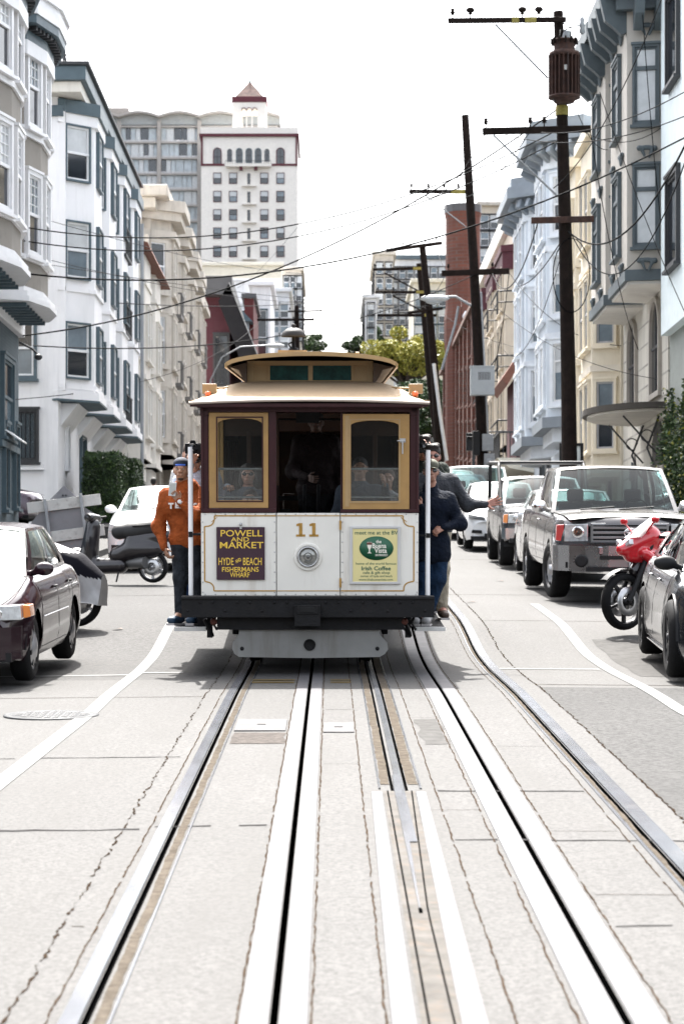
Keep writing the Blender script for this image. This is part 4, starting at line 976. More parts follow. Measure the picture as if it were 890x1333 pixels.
class Bld:
    def __init__(s, name, label, x, y, z, group=None, cat='house'):
        s.r = thing(name, label, cat, (x,y,z), 0, group); s.loc = Vector((x,y,z))
    def part(s, name, mb, m, bevel=0): return mb.build(name, m, s.r, bevel, world=True)
    def win(s, x, y, z, n, w, h, cas, sash, kind='sash', ct=.10, pane=True):
        th = math.atan2(n[0], -n[1])
        mf, mp = win_meshes(w, h, cas, sash, kind, ct)
        o = bpy.data.objects.new('window', mf); COL.objects.link(o); o.parent = s.r
        o.location = Vector((x,y,z))-s.loc+Vector((n[0],n[1],0))*.005; o.rotation_euler = (0,0,th)
        if pane: p = bpy.data.objects.new('pane', mp); COL.objects.link(p); p.parent = o
        else: mf.materials[0] = mf.materials[0]
        return o
def off_poly(pts, d):
    """offset an open plan line outward (to its right-hand side away from the wall) with mitres"""
    out = []; n = len(pts); c = Vector((sum(p[0] for p in pts)/n, sum(p[1] for p in pts)/n))
    a = Vector(pts[0]); b = Vector(pts[-1]); c = (a+b)/2-( -(c-(a+b)/2)).normalized()*.001
    def nrm(i):
        e = Vector(pts[i+1])-Vector(pts[i]); m = Vector((e.y,-e.x)).normalized(); mid = (Vector(pts[i])+Vector(pts[i+1]))/2
        return m if m.dot(mid-c) >= 0 else -m
    for i in range(n):
        if i == 0: v = nrm(0)
        elif i == n-1: v = nrm(n-2)
        else:
            v = nrm(i-1)+nrm(i); v = v/ max(.3, v.dot(nrm(i)))
        p = Vector(pts[i])+v*d
        if i in (0, n-1): p = Vector((pts[i][0], p.y if abs((p-Vector(pts[i])).y) > 0 else pts[i][1]))
        out.append((p.x, p.y))
    return out
def bay_plan(side, xw, xb, y0, y1, c=.7, round_=0):
    if round_:
        n = round_; ym = (y0+y1)/2; a = (y1-y0)/2; d = xb-xw
        return [(xw+d*math.sin(t)**.75, ym-a*math.cos(t)) for t in np.linspace(0,PI,n+1)]
    return [(xw,y0),(xb,y0+c),(xb,y1-c),(xw,y1)]
def bay(b, side, xw, xb, y0, y1, z0, z1, wallm, floors, cas, sash, c=.7, kinds=('sash',), ct=.1, round_=0, bands=(), bandm=None, band_h=.18, wfrac=.62, maxl=2.4, corn=None, cornm=None, soffit=None, inset=.35, cfrac=None):
    P = bay_plan(side, xw, xb, y0, y1, c, round_)
    back = [(xw-side*-inset, P[-1][1]), (xw-side*-inset, P[0][1])]
    mb = MB(); mb.prism(P+back, z0, z1, 'z', 0); w = b.part('bay', mb, wallm)
    mb = MB()
    for z in bands: mb.prism(off_poly(P,.06)+back, z, z+band_h, 'z')
    if soffit: mb.prism(off_poly(P,.12)+back, z0-.28, z0-.001, 'z')
    if bands or soffit: b.part('band', mb, bandm or cas, .01)
    if corn:
        for (d, za, zb_, mi) in corn:
            mb = MB(); mb.prism(off_poly(P,d)+back, za, zb_, 'z'); b.part('cornice', mb, mi, .01)
    for i in range(len(P)-1):
        a, e = Vector(P[i]), Vector(P[i+1]); L = (e-a).length; 
        if L < .55: continue
        m = (a+e)/2; n = Vector(((e-a).y, -(e-a).x)).normalized()
        if n.x*(xb-xw) < 0: n = -n
        if n.x*(xb-xw) <= .02 and n.y > 0: n = -n if False else n
        ww = min(L*wfrac, 1.1)
        nw = 1 if L < maxl else 2
        for fi, (zs, hh) in enumerate(floors):
            for q_ in range(nw):
                mm = m if nw == 1 else a+(e-a)*(.28 if q_ == 0 else .72)
                b.win(mm.x, mm.y, zs, n, ww if nw == 1 else min(1.0,L*.3), hh, cas, sash, kinds[fi % len(kinds)], ct)
    return P, w

LW = -7.6; RW = 8.2; NY = (0,-1)
WHT = mat('white_stucco', (.82,.82,.83), .7, var=.04, scale=.8, dirt=.5, dcol=(.40,.41,.42), streak=True, bmp=.3, bscale=25)
TEAL = mat('teal_trim', (.065,.10,.12), .5, var=.12, scale=3)
WSASH = mat('white_sash', (.72,.73,.74), .4, var=.05)
TAUPE = mat('taupe_stucco', (.225,.205,.18), .8, var=.08, scale=1.2, dirt=.3, bmp=.5, bscale=30)
WTRIM = mat('white_trim', (.72,.72,.73), .5, var=.05, dirt=.2, dcol=(.45,.45,.45))
BLUEB = brickmat('blue_painted_brick', (.085,.115,.135), (.10,.135,.155), (.07,.095,.11), .24, .08, .012, .8)
CREAMW = mat('cream_stucco', (.68,.65,.59), .75, var=.06, dirt=.4, dcol=(.36,.33,.28), streak=True)
BEIGE = mat('beige_ornate', (.52,.48,.42), .75, var=.1, dirt=.5, dcol=(.22,.19,.16), streak=True)
DARKF = mat('dark_iron', (.03,.032,.035), .6)
def wallbox(b, x0, x1, y0, y1, z0, z1, m, name='wall', bevel=0):
    mb = MB(); mb.box(min(x0,x1),max(x0,x1),y0,y1,z0,z1); return b.part(name, mb, m, bevel)

# L1: taupe house with rounded bays over a blue brick ground floor
b = Bld('bay_house', 'taupe house with rounded white trimmed bays over a blue brick ground floor', -13, 50, g(50)-.5)
wallbox(b, -18, LW, 40, 56.2, 8.75, 14.9, TAUPE)
wallbox(b, -18, LW-.001+.0, 40, 56.25, g(44)-.6, 8.45, BLUEB, 'ground_floor_wall')
mb = MB(); mb.box(-18,LW+.14,40,56.38,8.45,8.78); b.part('ledge', mb, WTRIM, .02)
for y in (53.75, 55.5):
    b.win(LW, y, g(y)+.9, (1,0), .55, 1.9, TEAL, DARKF, 'dark', .06)
b.win(LW, 54.0, 5.9, (1,0), 1.6, 1.7, TEAL, TEAL, 'sash', .10); mb = MB(); mb.box(LW,LW+.10,52.8,55.9,5.55,5.70); b.part('sill', mb, TEAL)
mb = MB(); mb.box(LW-.02,LW+.5,53.4,54.6,6.0,6.03, M=Matrix.Translation((LW,0,6.0)) @ Matrix.Rotation(R(35),4,'Y') @ Matrix.Translation((-LW,0,-6.0))); b.part('open_sash', mb, WSASH)
for y0,y1,z0 in ((46.6,51.2,8.95),(51.5,55.9,8.75)):
    P, _ = bay(b, 1, LW, -6.62, y0, y1, z0+.35, 14.7, TAUPE, [(z0+1.15,1.75),(z0+4.05,1.75)], WTRIM, WTRIM, kinds=('grid','grid'), ct=.10, round_=5, bands=(z0+.95,z0+3.75), bandm=WTRIM, band_h=.12, wfrac=.6,
        corn=[(.16,14.3,14.62,WTRIM),(.14,14.62,14.85,TEAL),(.42,14.95,15.15,TEAL),(.45,15.151,15.55,WTRIM),(.52,15.551,15.95,WTRIM)], inset=.3)
    back = [(LW-.3,P[-1][1]),(LW-.3,P[0][1])]
    for i in range(3):
        mb = MB(); mb.prism(off_poly(P,.06+.10*(i if i < 2 else 1.5))+back, z0+.34-.12*(i+1)+.12*i*0, z0+.34-.12*i-.002, 'z'); b.part('bay_corbel', mb, WTRIM, .01)
    mb = MB()
    for t in np.linspace(.12,.88,8):
        y = y0+(y1-y0)*t; mb.box(LW,LW+.75,y-.05,y+.05,z0-.12,z0-.03)
    b.part('slat', mb, TEAL)
    mb = MB()
    for i in range(len(P)-1):
        a,e = Vector(P[i]),Vector(P[i+1])
        for t in np.linspace(.1,.9,5):
            m_ = a+(e-a)*t; n = Vector(((e-a).y,-(e-a).x)).normalized()
            if n.x < 0: n = -n
            mb.beam((m_.x,m_.y,14.92),(m_.x+n.x*.32,m_.y+n.y*.32,14.92),.10,.14)
    b.part('dentil', mb, DARKF)
mb = MB(); mb.box(-18,LW+.1,40,56.3,14.9,15.4); b.part('parapet', mb, WTRIM, .02)
mb = MB(); mb.tube([(LW+.05,56.0,8.3),(LW+.35,56.1,8.15),(LW+.5,56.1,8.0)],.03,6); mb.ell((LW+.5,56.1,7.95),(.1,.1,.08)); b.part('wall_lamp', mb, DARKF)

# L2: white house with teal trim and four stacked bays
b = Bld('white_house', 'long white house with teal trimmed bay windows and a bracketed cornice on the left', -12, 72, g(66)-.3)
Y0, Y1 = 64.4, 82.0
wallbox(b, -22, LW, Y0, Y1, g(64)-.6, 16.15, WHT)
mb = MB(); mb.box(-22,LW+.15,Y0-.1,Y1,15.6,15.9); b.part('frieze_band', mb, TEAL, .01)
mb = MB(); mb.box(-22,LW+.85,Y0-.75,Y1,16.45,16.85); b.part('cornice', mb, TEAL, .02)
mb = MB(); mb.box(-22,LW+.7,Y0-.6,Y1,16.15,16.449); b.part('cornice', mb, CREAMW, .02)
mb = MB(); mb.box(-22,LW+.95,Y0-.85,Y1,16.851,16.95); b.part('roof', mb, DARKF, .01)
for y in np.arange(Y0+.4,Y1,.85):
    mb = MB(); mb.prism([(LW,15.9),(LW+.2,15.9),(LW+.6,16.1),(LW+.7,16.44),(LW,16.44)], y, y+.3, 'y'); b.part('bracket', mb, TEAL, .01)
for x in (-8.2,-9.6): mb = MB(); mb.prism([(Y0,15.9),(Y0-.2,15.9),(Y0-.5,16.1),(Y0-.6,16.44),(Y0,16.44)], x, x+.3, 'x'); b.part('bracket', mb, TEAL, .01)
for i, y0 in enumerate((64.42, 68.8, 73.1, 77.3)):
    bay(b, 1, LW, -6.68, y0, y0+3.9, 7.95, 15.75, WHT, [(8.35,1.5),(11.15,1.55),(14.0-.1,1.5)], TEAL, WSASH, c=.9, ct=.05, wfrac=.62, kinds=('sash','sash','sash'),
        corn=[(.18,15.75,16.1,TEAL),(.10,15.45,15.749,WHT)], bands=(8.02,10.75), bandm=WHT, band_h=.12, inset=.2)
    P = bay_plan(1,LW,-6.68,y0,y0+3.9,.9); back = [(LW-.2,P[-1][1]),(LW-.2,P[0][1])]
    mb = MB(); mb.prism(off_poly(P,.14)+back, 7.72, 7.948,'z'); b.part('bay_base', mb, WHT, .02)
    mb = MB(); mb.prism(off_poly(P,.16)+back, 7.66, 7.718,'z'); b.part('bay_base_trim', mb, TEAL)
    mb = MB(); mb.prism([(LW,7.0),(LW+.5,7.64),(LW,7.64)], y0+.6, y0+3.3, 'y'); b.part('corbel', mb, WHT)
b.win(-8.75, Y0, 8.35, NY, .95, 1.55, TEAL, WSASH, 'sash', .09)
b.win(-8.70, Y0, g(Y0)+1.9, NY, 1.0, 1.35, DARKF, DARKF, 'dark', .07)
mb = MB(); mb.box(-9.4,-8.0,Y0-.12,Y0,g(Y0)+1.62,g(Y0)+1.8); b.part('sill', mb, WHT)
mb = MB()
for x in np.linspace(-9.15,-8.25,8): mb.tube([(x,Y0-.1,g(Y0)+1.85),(x,Y0-.1,g(Y0)+3.3)],.012,5)
b.part('window_grille', mb, DARKF)
for y in (70.5,79.0):
    b.win(LW, y, g(y)+.3, (1,0), 1.1, 2.2, TEAL, TEAL, 'dark', .1)
b.win(LW, 66.4, g(66.4)+1.6, (1,0), .5, 1.2, WHT, WHT, 'arch', .06)
for z, y in ((10.9,75.6),(8.0,75.6),(13.4,75.6)):
    mb = MB(); mb.box(LW,LW+1.0,y-.9,y+1.2,z-.1,z)
    for yy in np.arange(y-.9,y+1.21,.15): mb.box(LW+.97,LW+1.0,yy,yy+.02,z,z+.8)
    mb.box(LW+.95,LW+1.02,y-.9,y+1.2,z+.8,z+.85); b.part('fire_balcony', mb, DARKF)
mb = MB(); mb.tube([(LW+.9,82.1,g(82)),(LW+.9,82.1,15.6)],.06,8); b.part('downpipe', mb, mat('grey_pipe', (.3,.32,.34), .5))
b0_ = at(85,82,64); mb = MB(); blob(mb, [('e',(b0_[0],63.9,17.06),(.06,.05,.10)),('e',(b0_[0]+.02,63.88,17.19),(.04,.04,.045)),('c',(b0_[0],63.9,16.97),(b0_[0],63.9,17.0),.03,.03)],.015,.02)
tag(mb.build('bird', [DARKF], None), 'small dark bird perched on the cornice of the white house', 'bird')

# L3 cream house with rounded corner base
TILE = mat('roof_tile_red', (.15,.06,.04), .8, var=.2, scale=6)
b = Bld('cream_house', 'cream house with angled bays and red roof tiles next to the white house', -12, 87, g(87)-.5)
wallbox(b, -20, LW, 82.2, 92.4, g(82)-.8, 14.7, CREAMW)
mb = MB(); mb.prism([(LW-.2,14.7),(LW+1.2,14.7),(LW+1.1,14.95),(LW-.1,15.25)], 82.1, 92.4,'y'); b.part('tile_roof', mb, TILE)
for y0 in (82.5, 87.5):
    bay(b, 1, LW, -6.7, y0, y0+4.3, 7.3, 14.7, CREAMW, [(8.2,1.8),(11.0,1.8)], CREAMW, GMD if False else WSASH, c=.8, ct=.08, bands=(7.3,10.2,13.6), bandm=CREAMW)
    P = bay_plan(1,LW,-6.85,y0+.2,y0+4.1,.8); mb = MB(); mb.prism(P+[(LW-.2,P[-1][1]),(LW-.2,P[0][1])],6.6,7.25,'z'); b.part('bay_base', mb, CREAMW, .1)
for y in (84.5,90): b.win(LW, y, g(y)+.3, (1,0), 1.3, 2.3, DARKF, DARKF, 'dark', .1)
# L4 ornate beige building
b = Bld('ornate_building', 'tall beige ornate apartment building with deep cornices and iron balconies on the left', -13, 104, g(104)-.5, cat='building')
wallbox(b, -24, LW, 92.6, 118, g(92)-1, 18.2, BEIGE)
mb = MB(); mb.box(-24,LW+1.1,92.2,118,18.45,18.9); b.part('cornice', mb, BEIGE, .05)
mb = MB(); mb.box(-24,LW+.6,92.4,118,18.0,18.449); b.part('cornice', mb, BEIGE, .05)
b.win(-8.35, 92.6, 14.6, NY, 1.0, 2.1, DARKF, WSASH, 'sash', .06); b.win(-10.2, 92.6, 14.6, NY, 1.0, 2.1, DARKF, WSASH, 'sash', .06)
for i, y0 in enumerate((93.2, 99.5, 106, 112)):
    bay(b, 1, LW, -6.5, y0, y0+4.6, 8.2, 18.0-.3*i, BEIGE, [(8.9,1.9),(11.9,1.9),(14.9,1.9)], BEIGE, WSASH, c=1.0, ct=.16, wfrac=.5, bands=(8.2,10.9,13.9), bandm=BEIGE, band_h=.25,
        corn=[(.2,17.0,17.3,BEIGE),(.42-.06*i,17.7,18.05,BEIGE),(.6-.1*i,18.051,18.5,BEIGE)])
    for z in (8.5,11.5,14.4):
        mb = MB(); y = y0+5.0; mb.box(LW,-6.3,y0+4.4,y0+6.1,z-.15,z)
        for yy in np.arange(y0+4.4,y0+6.1,.16): mb.box(-6.34,-6.3,yy,yy+.03,z,z+.85)
        for xx in np.arange(LW,-6.3,.16): mb.box(xx,xx+.03,y0+4.4,y0+4.44,z,z+.85)
        mb.box(-6.36,-6.28,y0+4.4,y0+6.1,z+.85,z+.92); mb.box(LW,-6.28,y0+4.38,y0+4.46,z+.85,z+.92); b.part('balcony', mb, [mat('grey_iron', (.16,.155,.15), .6)])
    mb = MB(); mb.box(LW,LW+.3,y0-.5,y0-.1,g(y0),17); b.part('pilaster', mb, BEIGE, .03)
    b.win(LW, y0+2.2, g(y0+2)+.5, (1,0), 1.4, 2.3, BEIGE, DARKF, 'dark', .12)
# L5 cream with quoins
b = Bld('cream_corner_house', 'narrow cream house with small bay windows beside the maroon house', -11, 126, g(126)-.5)
wallbox(b, -20, LW, 118.3, 134, g(118)-1, 19.2, CREAMW); 
mb = MB(); mb.box(-20,LW+.5,118,134,19.2,19.7); b.part('cornice', mb, BEIGE, .05)
for y0 in (119,126.5): bay(b, 1, LW, -7.15, y0, y0+5.5, 10.5, 18.6, CREAMW, [(11.5,1.9),(14.2,1.9),(16.4,1.6)], BEIGE, WSASH, c=.6, ct=.12, bands=(10.5,13.6), corn=[(.3,18.6,18.9,BEIGE)])
# L6 maroon modern house with dark slab roof
MARW = mat('maroon_siding', (.062,.008,.016), .7, var=.1)
DKG = mat('dark_grey_metal', (.07,.07,.075), .5, var=.1)
x0 = at(264,0,140)[0]; x1 = at(300,0,140)[0]
b = Bld('maroon_house', 'maroon house with a sloping dark slab roof behind the tram on the left', (x0+x1)/2, 145, g(145)-1)
ztop = at(0,385,140)[2]
wallbox(b, x0, x1+.0, 140, 158, g(140)-1, ztop, MARW)
mb = MB(); mb.prism([(138.6,ztop+1.0),(158,ztop+1.0),(158,ztop-.1),(140,ztop-.1),(138.6,ztop-.1)], x0-.5, x1+.15,'x'); b.part('fascia', mb, DKG)
q6 = lambda a,b_: (at(a,0,138.6)[0], at(0,b_,138.6)[2])
mb = MB(); mb.prism([q6(284,392),q6(298,369),q6(350,501),q6(322,500),q6(303,440)], 138.6, 158,'y',0); b.part('slab_roof', mb, mat('slab_underside', (.022,.021,.023), .8, spec=.1))
mb = MB(); A6 = q6(298.5,368); B6 = q6(350.8,501); mb.beam((A6[0],138.5,A6[1]),(B6[0],138.5,B6[1]),.07,.07); b.part('roof_edge', mb, mat('pale_metal_edge', (.3,.3,.3), .5))
b.win(x1-.55, 140, at(0,535,140)[2], NY, .8, 4.6, DARKF, DARKF, 'dark', .1)
# second red house
xa, xb_ = at(318,0,165)[0], at(330,0,165)[0]
b = Bld('red_house', 'narrow red house with a grey gable wall further up the left side', xa, 168, g(168)-1)
wallbox(b, xa, xb_, 165, 176, g(165)-1, at(0,388,165)[2], mat('red_siding', (.10,.012,.012), .7)); 
wallbox(b, xa-.1, xb_-.4+.1, 163.5, 164.9, g(165)-1, at(0,420,164)[2], mat('slate_grey', (.16,.18,.2), .6), 'porch_wall')
mb = MB(); mb.prism([(xa-.3,at(0,420,164)[2]),(xb_,at(0,420,164)[2]),(xa-.3,at(0,402,164)[2])],163.2,165,'y'); b.part('porch_roof', mb, TEAL)
mb = MB(); mb.box(xa-.2,xb_+.2,164.8,176,at(0,388,165)[2],at(0,386,165)[2]+.2); b.part('roof', mb, DKG)
b.win((xa+xb_)/2, 165, at(0,470,165)[2], NY, .5, 1.3, DARKF, DARKF, 'dark', .05)
# far white houses and their neighbours beyond
def farblock(name, label, px0, px1, pytop, Y, depth, m, cols, rows, py_first, dpy, ww=.9, wh=1.4, cas=None, roof=None, sidem=None, base=None, cat='house', kind='sash', gaps=(), cornice=.35, sidewin=False):
    xa, xb_ = at(px0,0,Y)[0], at(px1,0,Y)[0]; zt = at(0,pytop,Y)[2]; zb = base if base is not None else g(Y)-1.5
    b = Bld(name, label, (xa+xb_)/2, Y+depth/2, zb, cat=cat)
    wallbox(b, xa, xb_, Y, Y+depth, zb, zt, m)
    if cornice: mb = MB(); mb.box(xa-.3,xb_+.3,Y-.35,Y+depth,zt,zt+cornice); b.part('cornice', mb, roof or m, .03)
    for r_ in range(rows):
        z = at(0,py_first+dpy*r_,Y)[2]
        if z < zb+1: break
        for c in range(cols):
            if (r_,c) in gaps: continue
            b.win(xa+(xb_-xa)*(c+.5)/cols, Y, z-wh, NY, ww, wh, cas or m, WSASH, kind, .07)
    if sidewin:
        s_ = -1 if (xa+xb_)/2 > 0 else 1; xs_ = xa if s_ < 0 else xb_
        for r_ in range(rows):
            z = at(0,py_first+dpy*r_,Y)[2]
            for yy in np.arange(Y+2, Y+depth-1, 3.2): b.win(xs_, yy, z-wh, (s_,0), ww, wh, cas or m, WSASH, kind, .07)
    return b
PALE = mat('pale_grey_stucco', (.66,.67,.69), .75, var=.08, dirt=.3)
LCREAM = mat('light_cream_stucco', (.72,.68,.58), .75, var=.05, dirt=.3)
b = farblock('white_rowhouse', 'plain white house with two dark upright windows up the hill on the left', 328, 352, 372, 185, 14, WHT, 1, 3, 404, 38, .9, 2.2, TEAL, kind='dark')
b = farblock('grey_rowhouse', 'pale grey house with stacked balconies at the top left of the hill', 352, 376, 380, 215, 18, PALE, 2, 4, 395, 20, .8, 1.4, sidewin=True)
farblock('stone_rowhouse', 'tall beige stone apartment house with crowded small windows on the hill crest', 370, 392, 352, 235, 20, BEIGE, 3, 5, 360, 17, .7, 1.2, DARKF, sidewin=True)
farblock('cream_rowhouse', 'wide cream house with a dentilled cornice at the foot of the tower', 262, 366, 346, 262, 14, LCREAM, 6, 4, 368, 21, 1.2, 1.7)
farblock('white_block', 'low white block with a flat parapet beneath the cream house', 285, 362, 366, 225, 12, WHT, 4, 3, 395, 22, .8, 1.3, cornice=.2)

# deco tower
PINKW = mat('tower_pale_stucco', (.80,.765,.71), .75, var=.04, dirt=.2)
REDT = mat('tower_red_band', (.10,.018,.028), .7)
Y = 380.; xa, xb_ = at(262,0,Y)[0], at(387,0,Y)[0]; zt = at(0,178,Y)[2]; zb = 38.
b = Bld('tall_tower', 'tall pale art deco tower with dark red bands and a red tiled belfry', (xa+xb_)/2, Y+9, zb, cat='tower')
wallbox(b, xa, xb_, Y, Y+18, zb, zt, PINKW)
mb = MB(); mb.box(xa-.3,xb_+.3,Y-.4,Y+18.3,zt,zt+.45); b.part('red_cornice', mb, REDT)
mb = MB(); mb.box(xa-.1,xb_+.1,Y-.2,Y+18.1,zt+.45,zt+1.5); b.part('parapet', mb, PINKW)
zl = at(0,216,Y)[2]
for a,e in ((262,292),(354,387)): mb = MB(); mb.box(at(a,0,Y)[0]-.05,at(e,0,Y)[0]+.05,Y-.12,Y,zl,zl+.35); b.part('red_band', mb, REDT)
for px in (263,386): mb = MB(); mb.box(at(px,0,Y)[0]-.15,at(px,0,Y)[0]+.15,Y-.16,Y,zl,zt); b.part('corner_strip', mb, REDT)
zw = lambda py: at(0,py,Y)[2]; xw = lambda px: at(px,0,Y)[0]
for r_ in range(7):
    py = 225+23.8*r_
    for px in (283,303.5,344,365): b.win(xw(px), Y, zw(py+14), NY, 1.25, 1.75, REDT, DARKF, 'sash', .05)
    b.win(xw(324), Y, zw(py+15), NY, .5, 1.8, PINKW, DARKF, 'dark', .05)
    mb = MB(); mb.box(xw(315),xw(334),Y-.7,Y,zw(py+18),zw(py+17)); b.part('fire_landing', mb, PINKW)
for px in (283,365): b.win(xw(px), Y, zw(215), NY, 1.2, 2.8, REDT, DARKF, 'arch', .12)
for px in (299,311.5,324,336,347.5): b.win(xw(px), Y, zw(211), NY, .85, 2.2, TEAL if 305 < px < 340 else PINKW, DARKF, 'arch', .12)
mb = MB(); mb.box(xw(294),xw(353),Y-1.1,Y,zw(218),zw(215)); b.part('balcony', mb, PINKW)
mb = MB(); mb.box(xw(294),xw(353),Y-1.1,Y-1.05,zw(211),zw(210.5))
for px in np.linspace(294,353,20): mb.box(xw(px)-.02,xw(px)+.02,Y-1.1,Y-1.06,zw(215),zw(211))
b.part('balcony_rail', mb, DARKF)
for px in (314,333): mb = MB(); mb.box(xw(px)-.25,xw(px)+.25,Y-.9,Y,zw(222),zw(218)); b.part('corbel', mb, REDT)
# belfry
xl, xr = xw(302), xw(346); zf, zk = zw(168), zw(126); wd = xr-xl
mb = MB(); mb.box(xl,xl+wd*.26,Y+2,Y+2+wd,zf,zk); mb.box(xr-wd*.26,xr,Y+2,Y+2+wd,zf,zk); mb.box(xl+wd*.26,xr-wd*.26,Y+2.01,Y+1.99+wd,zk-1.5,zk-.01); mb.box(xl+wd*.26,xr-wd*.26,Y+2.01,Y+1.99+wd,zf,zf+.6)
for t in (.42,.58): mb.box(xl+wd*t-.12,xl+wd*t+.12,Y+2.05,Y+2.3,zf+.6,zk-1.5)
b.part('belfry', mb, PINKW)
for t in (.34,.5,.66): mb = MB(); mb.lathe([(.3,0),(.42,0),(.42,.15),(.3,.15)],12,0,Matrix.Translation((xl+wd*t,Y+2.02,zk-1.75)) @ Matrix.Rotation(PI/2,4,'X'),arc=PI); b.part('arch_trim', mb, REDT)
mb = MB(); mb.box(xl-.12,xr+.12,Y+1.9,Y+2.1+wd,zk-.45,zk+.5); b.part('red_band', mb, REDT)
mb = MB(); c = ((xl+xr)/2, Y+2+wd/2); r_ = wd*.43; za = zk+.5; zp = zw(97)
mb.add([(c[0]-r_,c[1]-r_,za),(c[0]+r_,c[1]-r_,za),(c[0]+r_,c[1]+r_,za),(c[0]-r_,c[1]+r_,za),(c[0],c[1],zp)],[(0,1,4),(1,2,4),(2,3,4),(3,0,4)],0); b.part('pyramid_roof', mb, mat('pyramid_tile', (.10,.055,.045), .8, var=.5, scale=2.2))
mb = MB(); mb.lathe([(.35,zp-.9),(.2,zp-.3),(.05,zp+.6),(0,zp+.8)],8,0,Matrix.Translation((c[0],c[1],0))); b.part('finial', mb, mat('green_copper', (.03,.10,.08), .6))
# apartment slab with scalloped roof
CONCB = mat('slab_concrete', (.36,.34,.32), .8, var=.1, dirt=.3)
Y = 402.; zw = lambda py: at(0,py,Y)[2]; xw = lambda px: at(px,0,Y)[0]
b = Bld('apartment_slab', 'wide glassy apartment block with a scalloped arched roofline behind the tower', xw(210), Y+8, 38, cat='building')
mb = MB(); mb.box(xw(100),xw(305),Y+.6,Y+16,38,zw(155)); b.part('wall', mb, mat('slab_wall', (.6,.6,.6), .7))
mb = MB(); mb.box(xw(118),xw(164),Y+5,Y+14,zw(152),zw(132)); b.part('roof_house', mb, mat('roofhouse', (.24,.225,.215), .8))
for i in range(-1,4):
    xl, xr = xw(155+52.3*i), xw(207.3+52.3*i)
    if i == -1: xl = xw(128)
    mb = MB(); mb.box(xl-.35,xl+.35,Y-.3,Y+.6,38,zw(157)); b.part('pier', mb, CONCB)
    xe = xw(155+52.3*i); n = 9; R_ = [(xe+(xr-xe)*t, zw(151)+.75*math.sin(PI*t)) for t in np.linspace(0,1,n)]
    if i >= 0 or True:
        mb = MB(); mb.prism(R_+[(p[0],p[1]-.4) for p in R_[::-1]], Y-1.0, Y+12,'y'); b.part('roof_arch', mb, CONCB)
        mb = MB(); mb.prism([(p[0],p[1]-.41) for p in R_]+[(R_[-1][0],zw(162)),(R_[0][0],zw(162))], Y+.3,Y+.55,'y'); b.part('lunette', mb, mat('slab_lunette', (.34,.36,.36), .4))
    for f_ in range(9):
        z = zw(166+20.6*f_); mb = MB(); mb.box(xl+.35,xr-.35,Y-.25,Y+.6,z,z+.28); b.part('floor_slab', mb, CONCB)
        mb = MB(); x = xl+.4; k_ = 0
        while x < xr-.5:
            w_ = random.choice((.75,.75,1.3)); m_ = random.choice((0,1,1,1,2,2)); mb.box(x,min(x+w_,xr-.4),Y+.3,Y+.35,z-2.1,z-.02,m_); x += w_+.1
        mb.box(xl+.35,xr-.35,Y+.2,Y+.45,z-2.45,z-2.1,3)
        b.part('window_band', mb, [GDK, mat('slab_glass', (.42,.47,.5), .3, var=.2, scale=1), GCU, mat('slab_spandrel', (.5,.5,.5), .5)])

# ---------------- right side
GREYS = mat('grey_stucco', (.45,.42,.375), .8, var=.06, dirt=.35, dcol=(.24,.23,.21), streak=True)
PALEC = mat('pale_cream_stucco', (.60,.575,.53), .8, var=.05, dirt=.35, dcol=(.4,.37,.33), streak=True)
LBLUE = mat('sky_blue_stucco', (.66,.74,.755), .7, var=.04, dirt=.2)
GRNW = mat('green_grey_stucco', (.25,.27,.25), .8, var=.08, dirt=.3)
b = Bld('light_blue_house', 'light blue house at the right edge with a green grey lower wall', 12, 52, g(52)-.5)
wallbox(b, 8.02, 18, 44, 56.0, 8.45, 20, LBLUE); wallbox(b, 8.25, 18, 44, 56.1, g(46)-1, 8.45, GRNW, 'lower_wall')
b.win(8.02, 53.8, 14.2, (-1,0), 1.6, 2.0, DARKF, DARKF, 'dark', .1); b.win(8.02, 53.8, 9.3+.6, (-1,0), 1.6, 2.0, DARKF, DARKF, 'dark', .1)
SLATE = mat('slate_trim', (.075,.095,.105), .6, var=.12, scale=3)
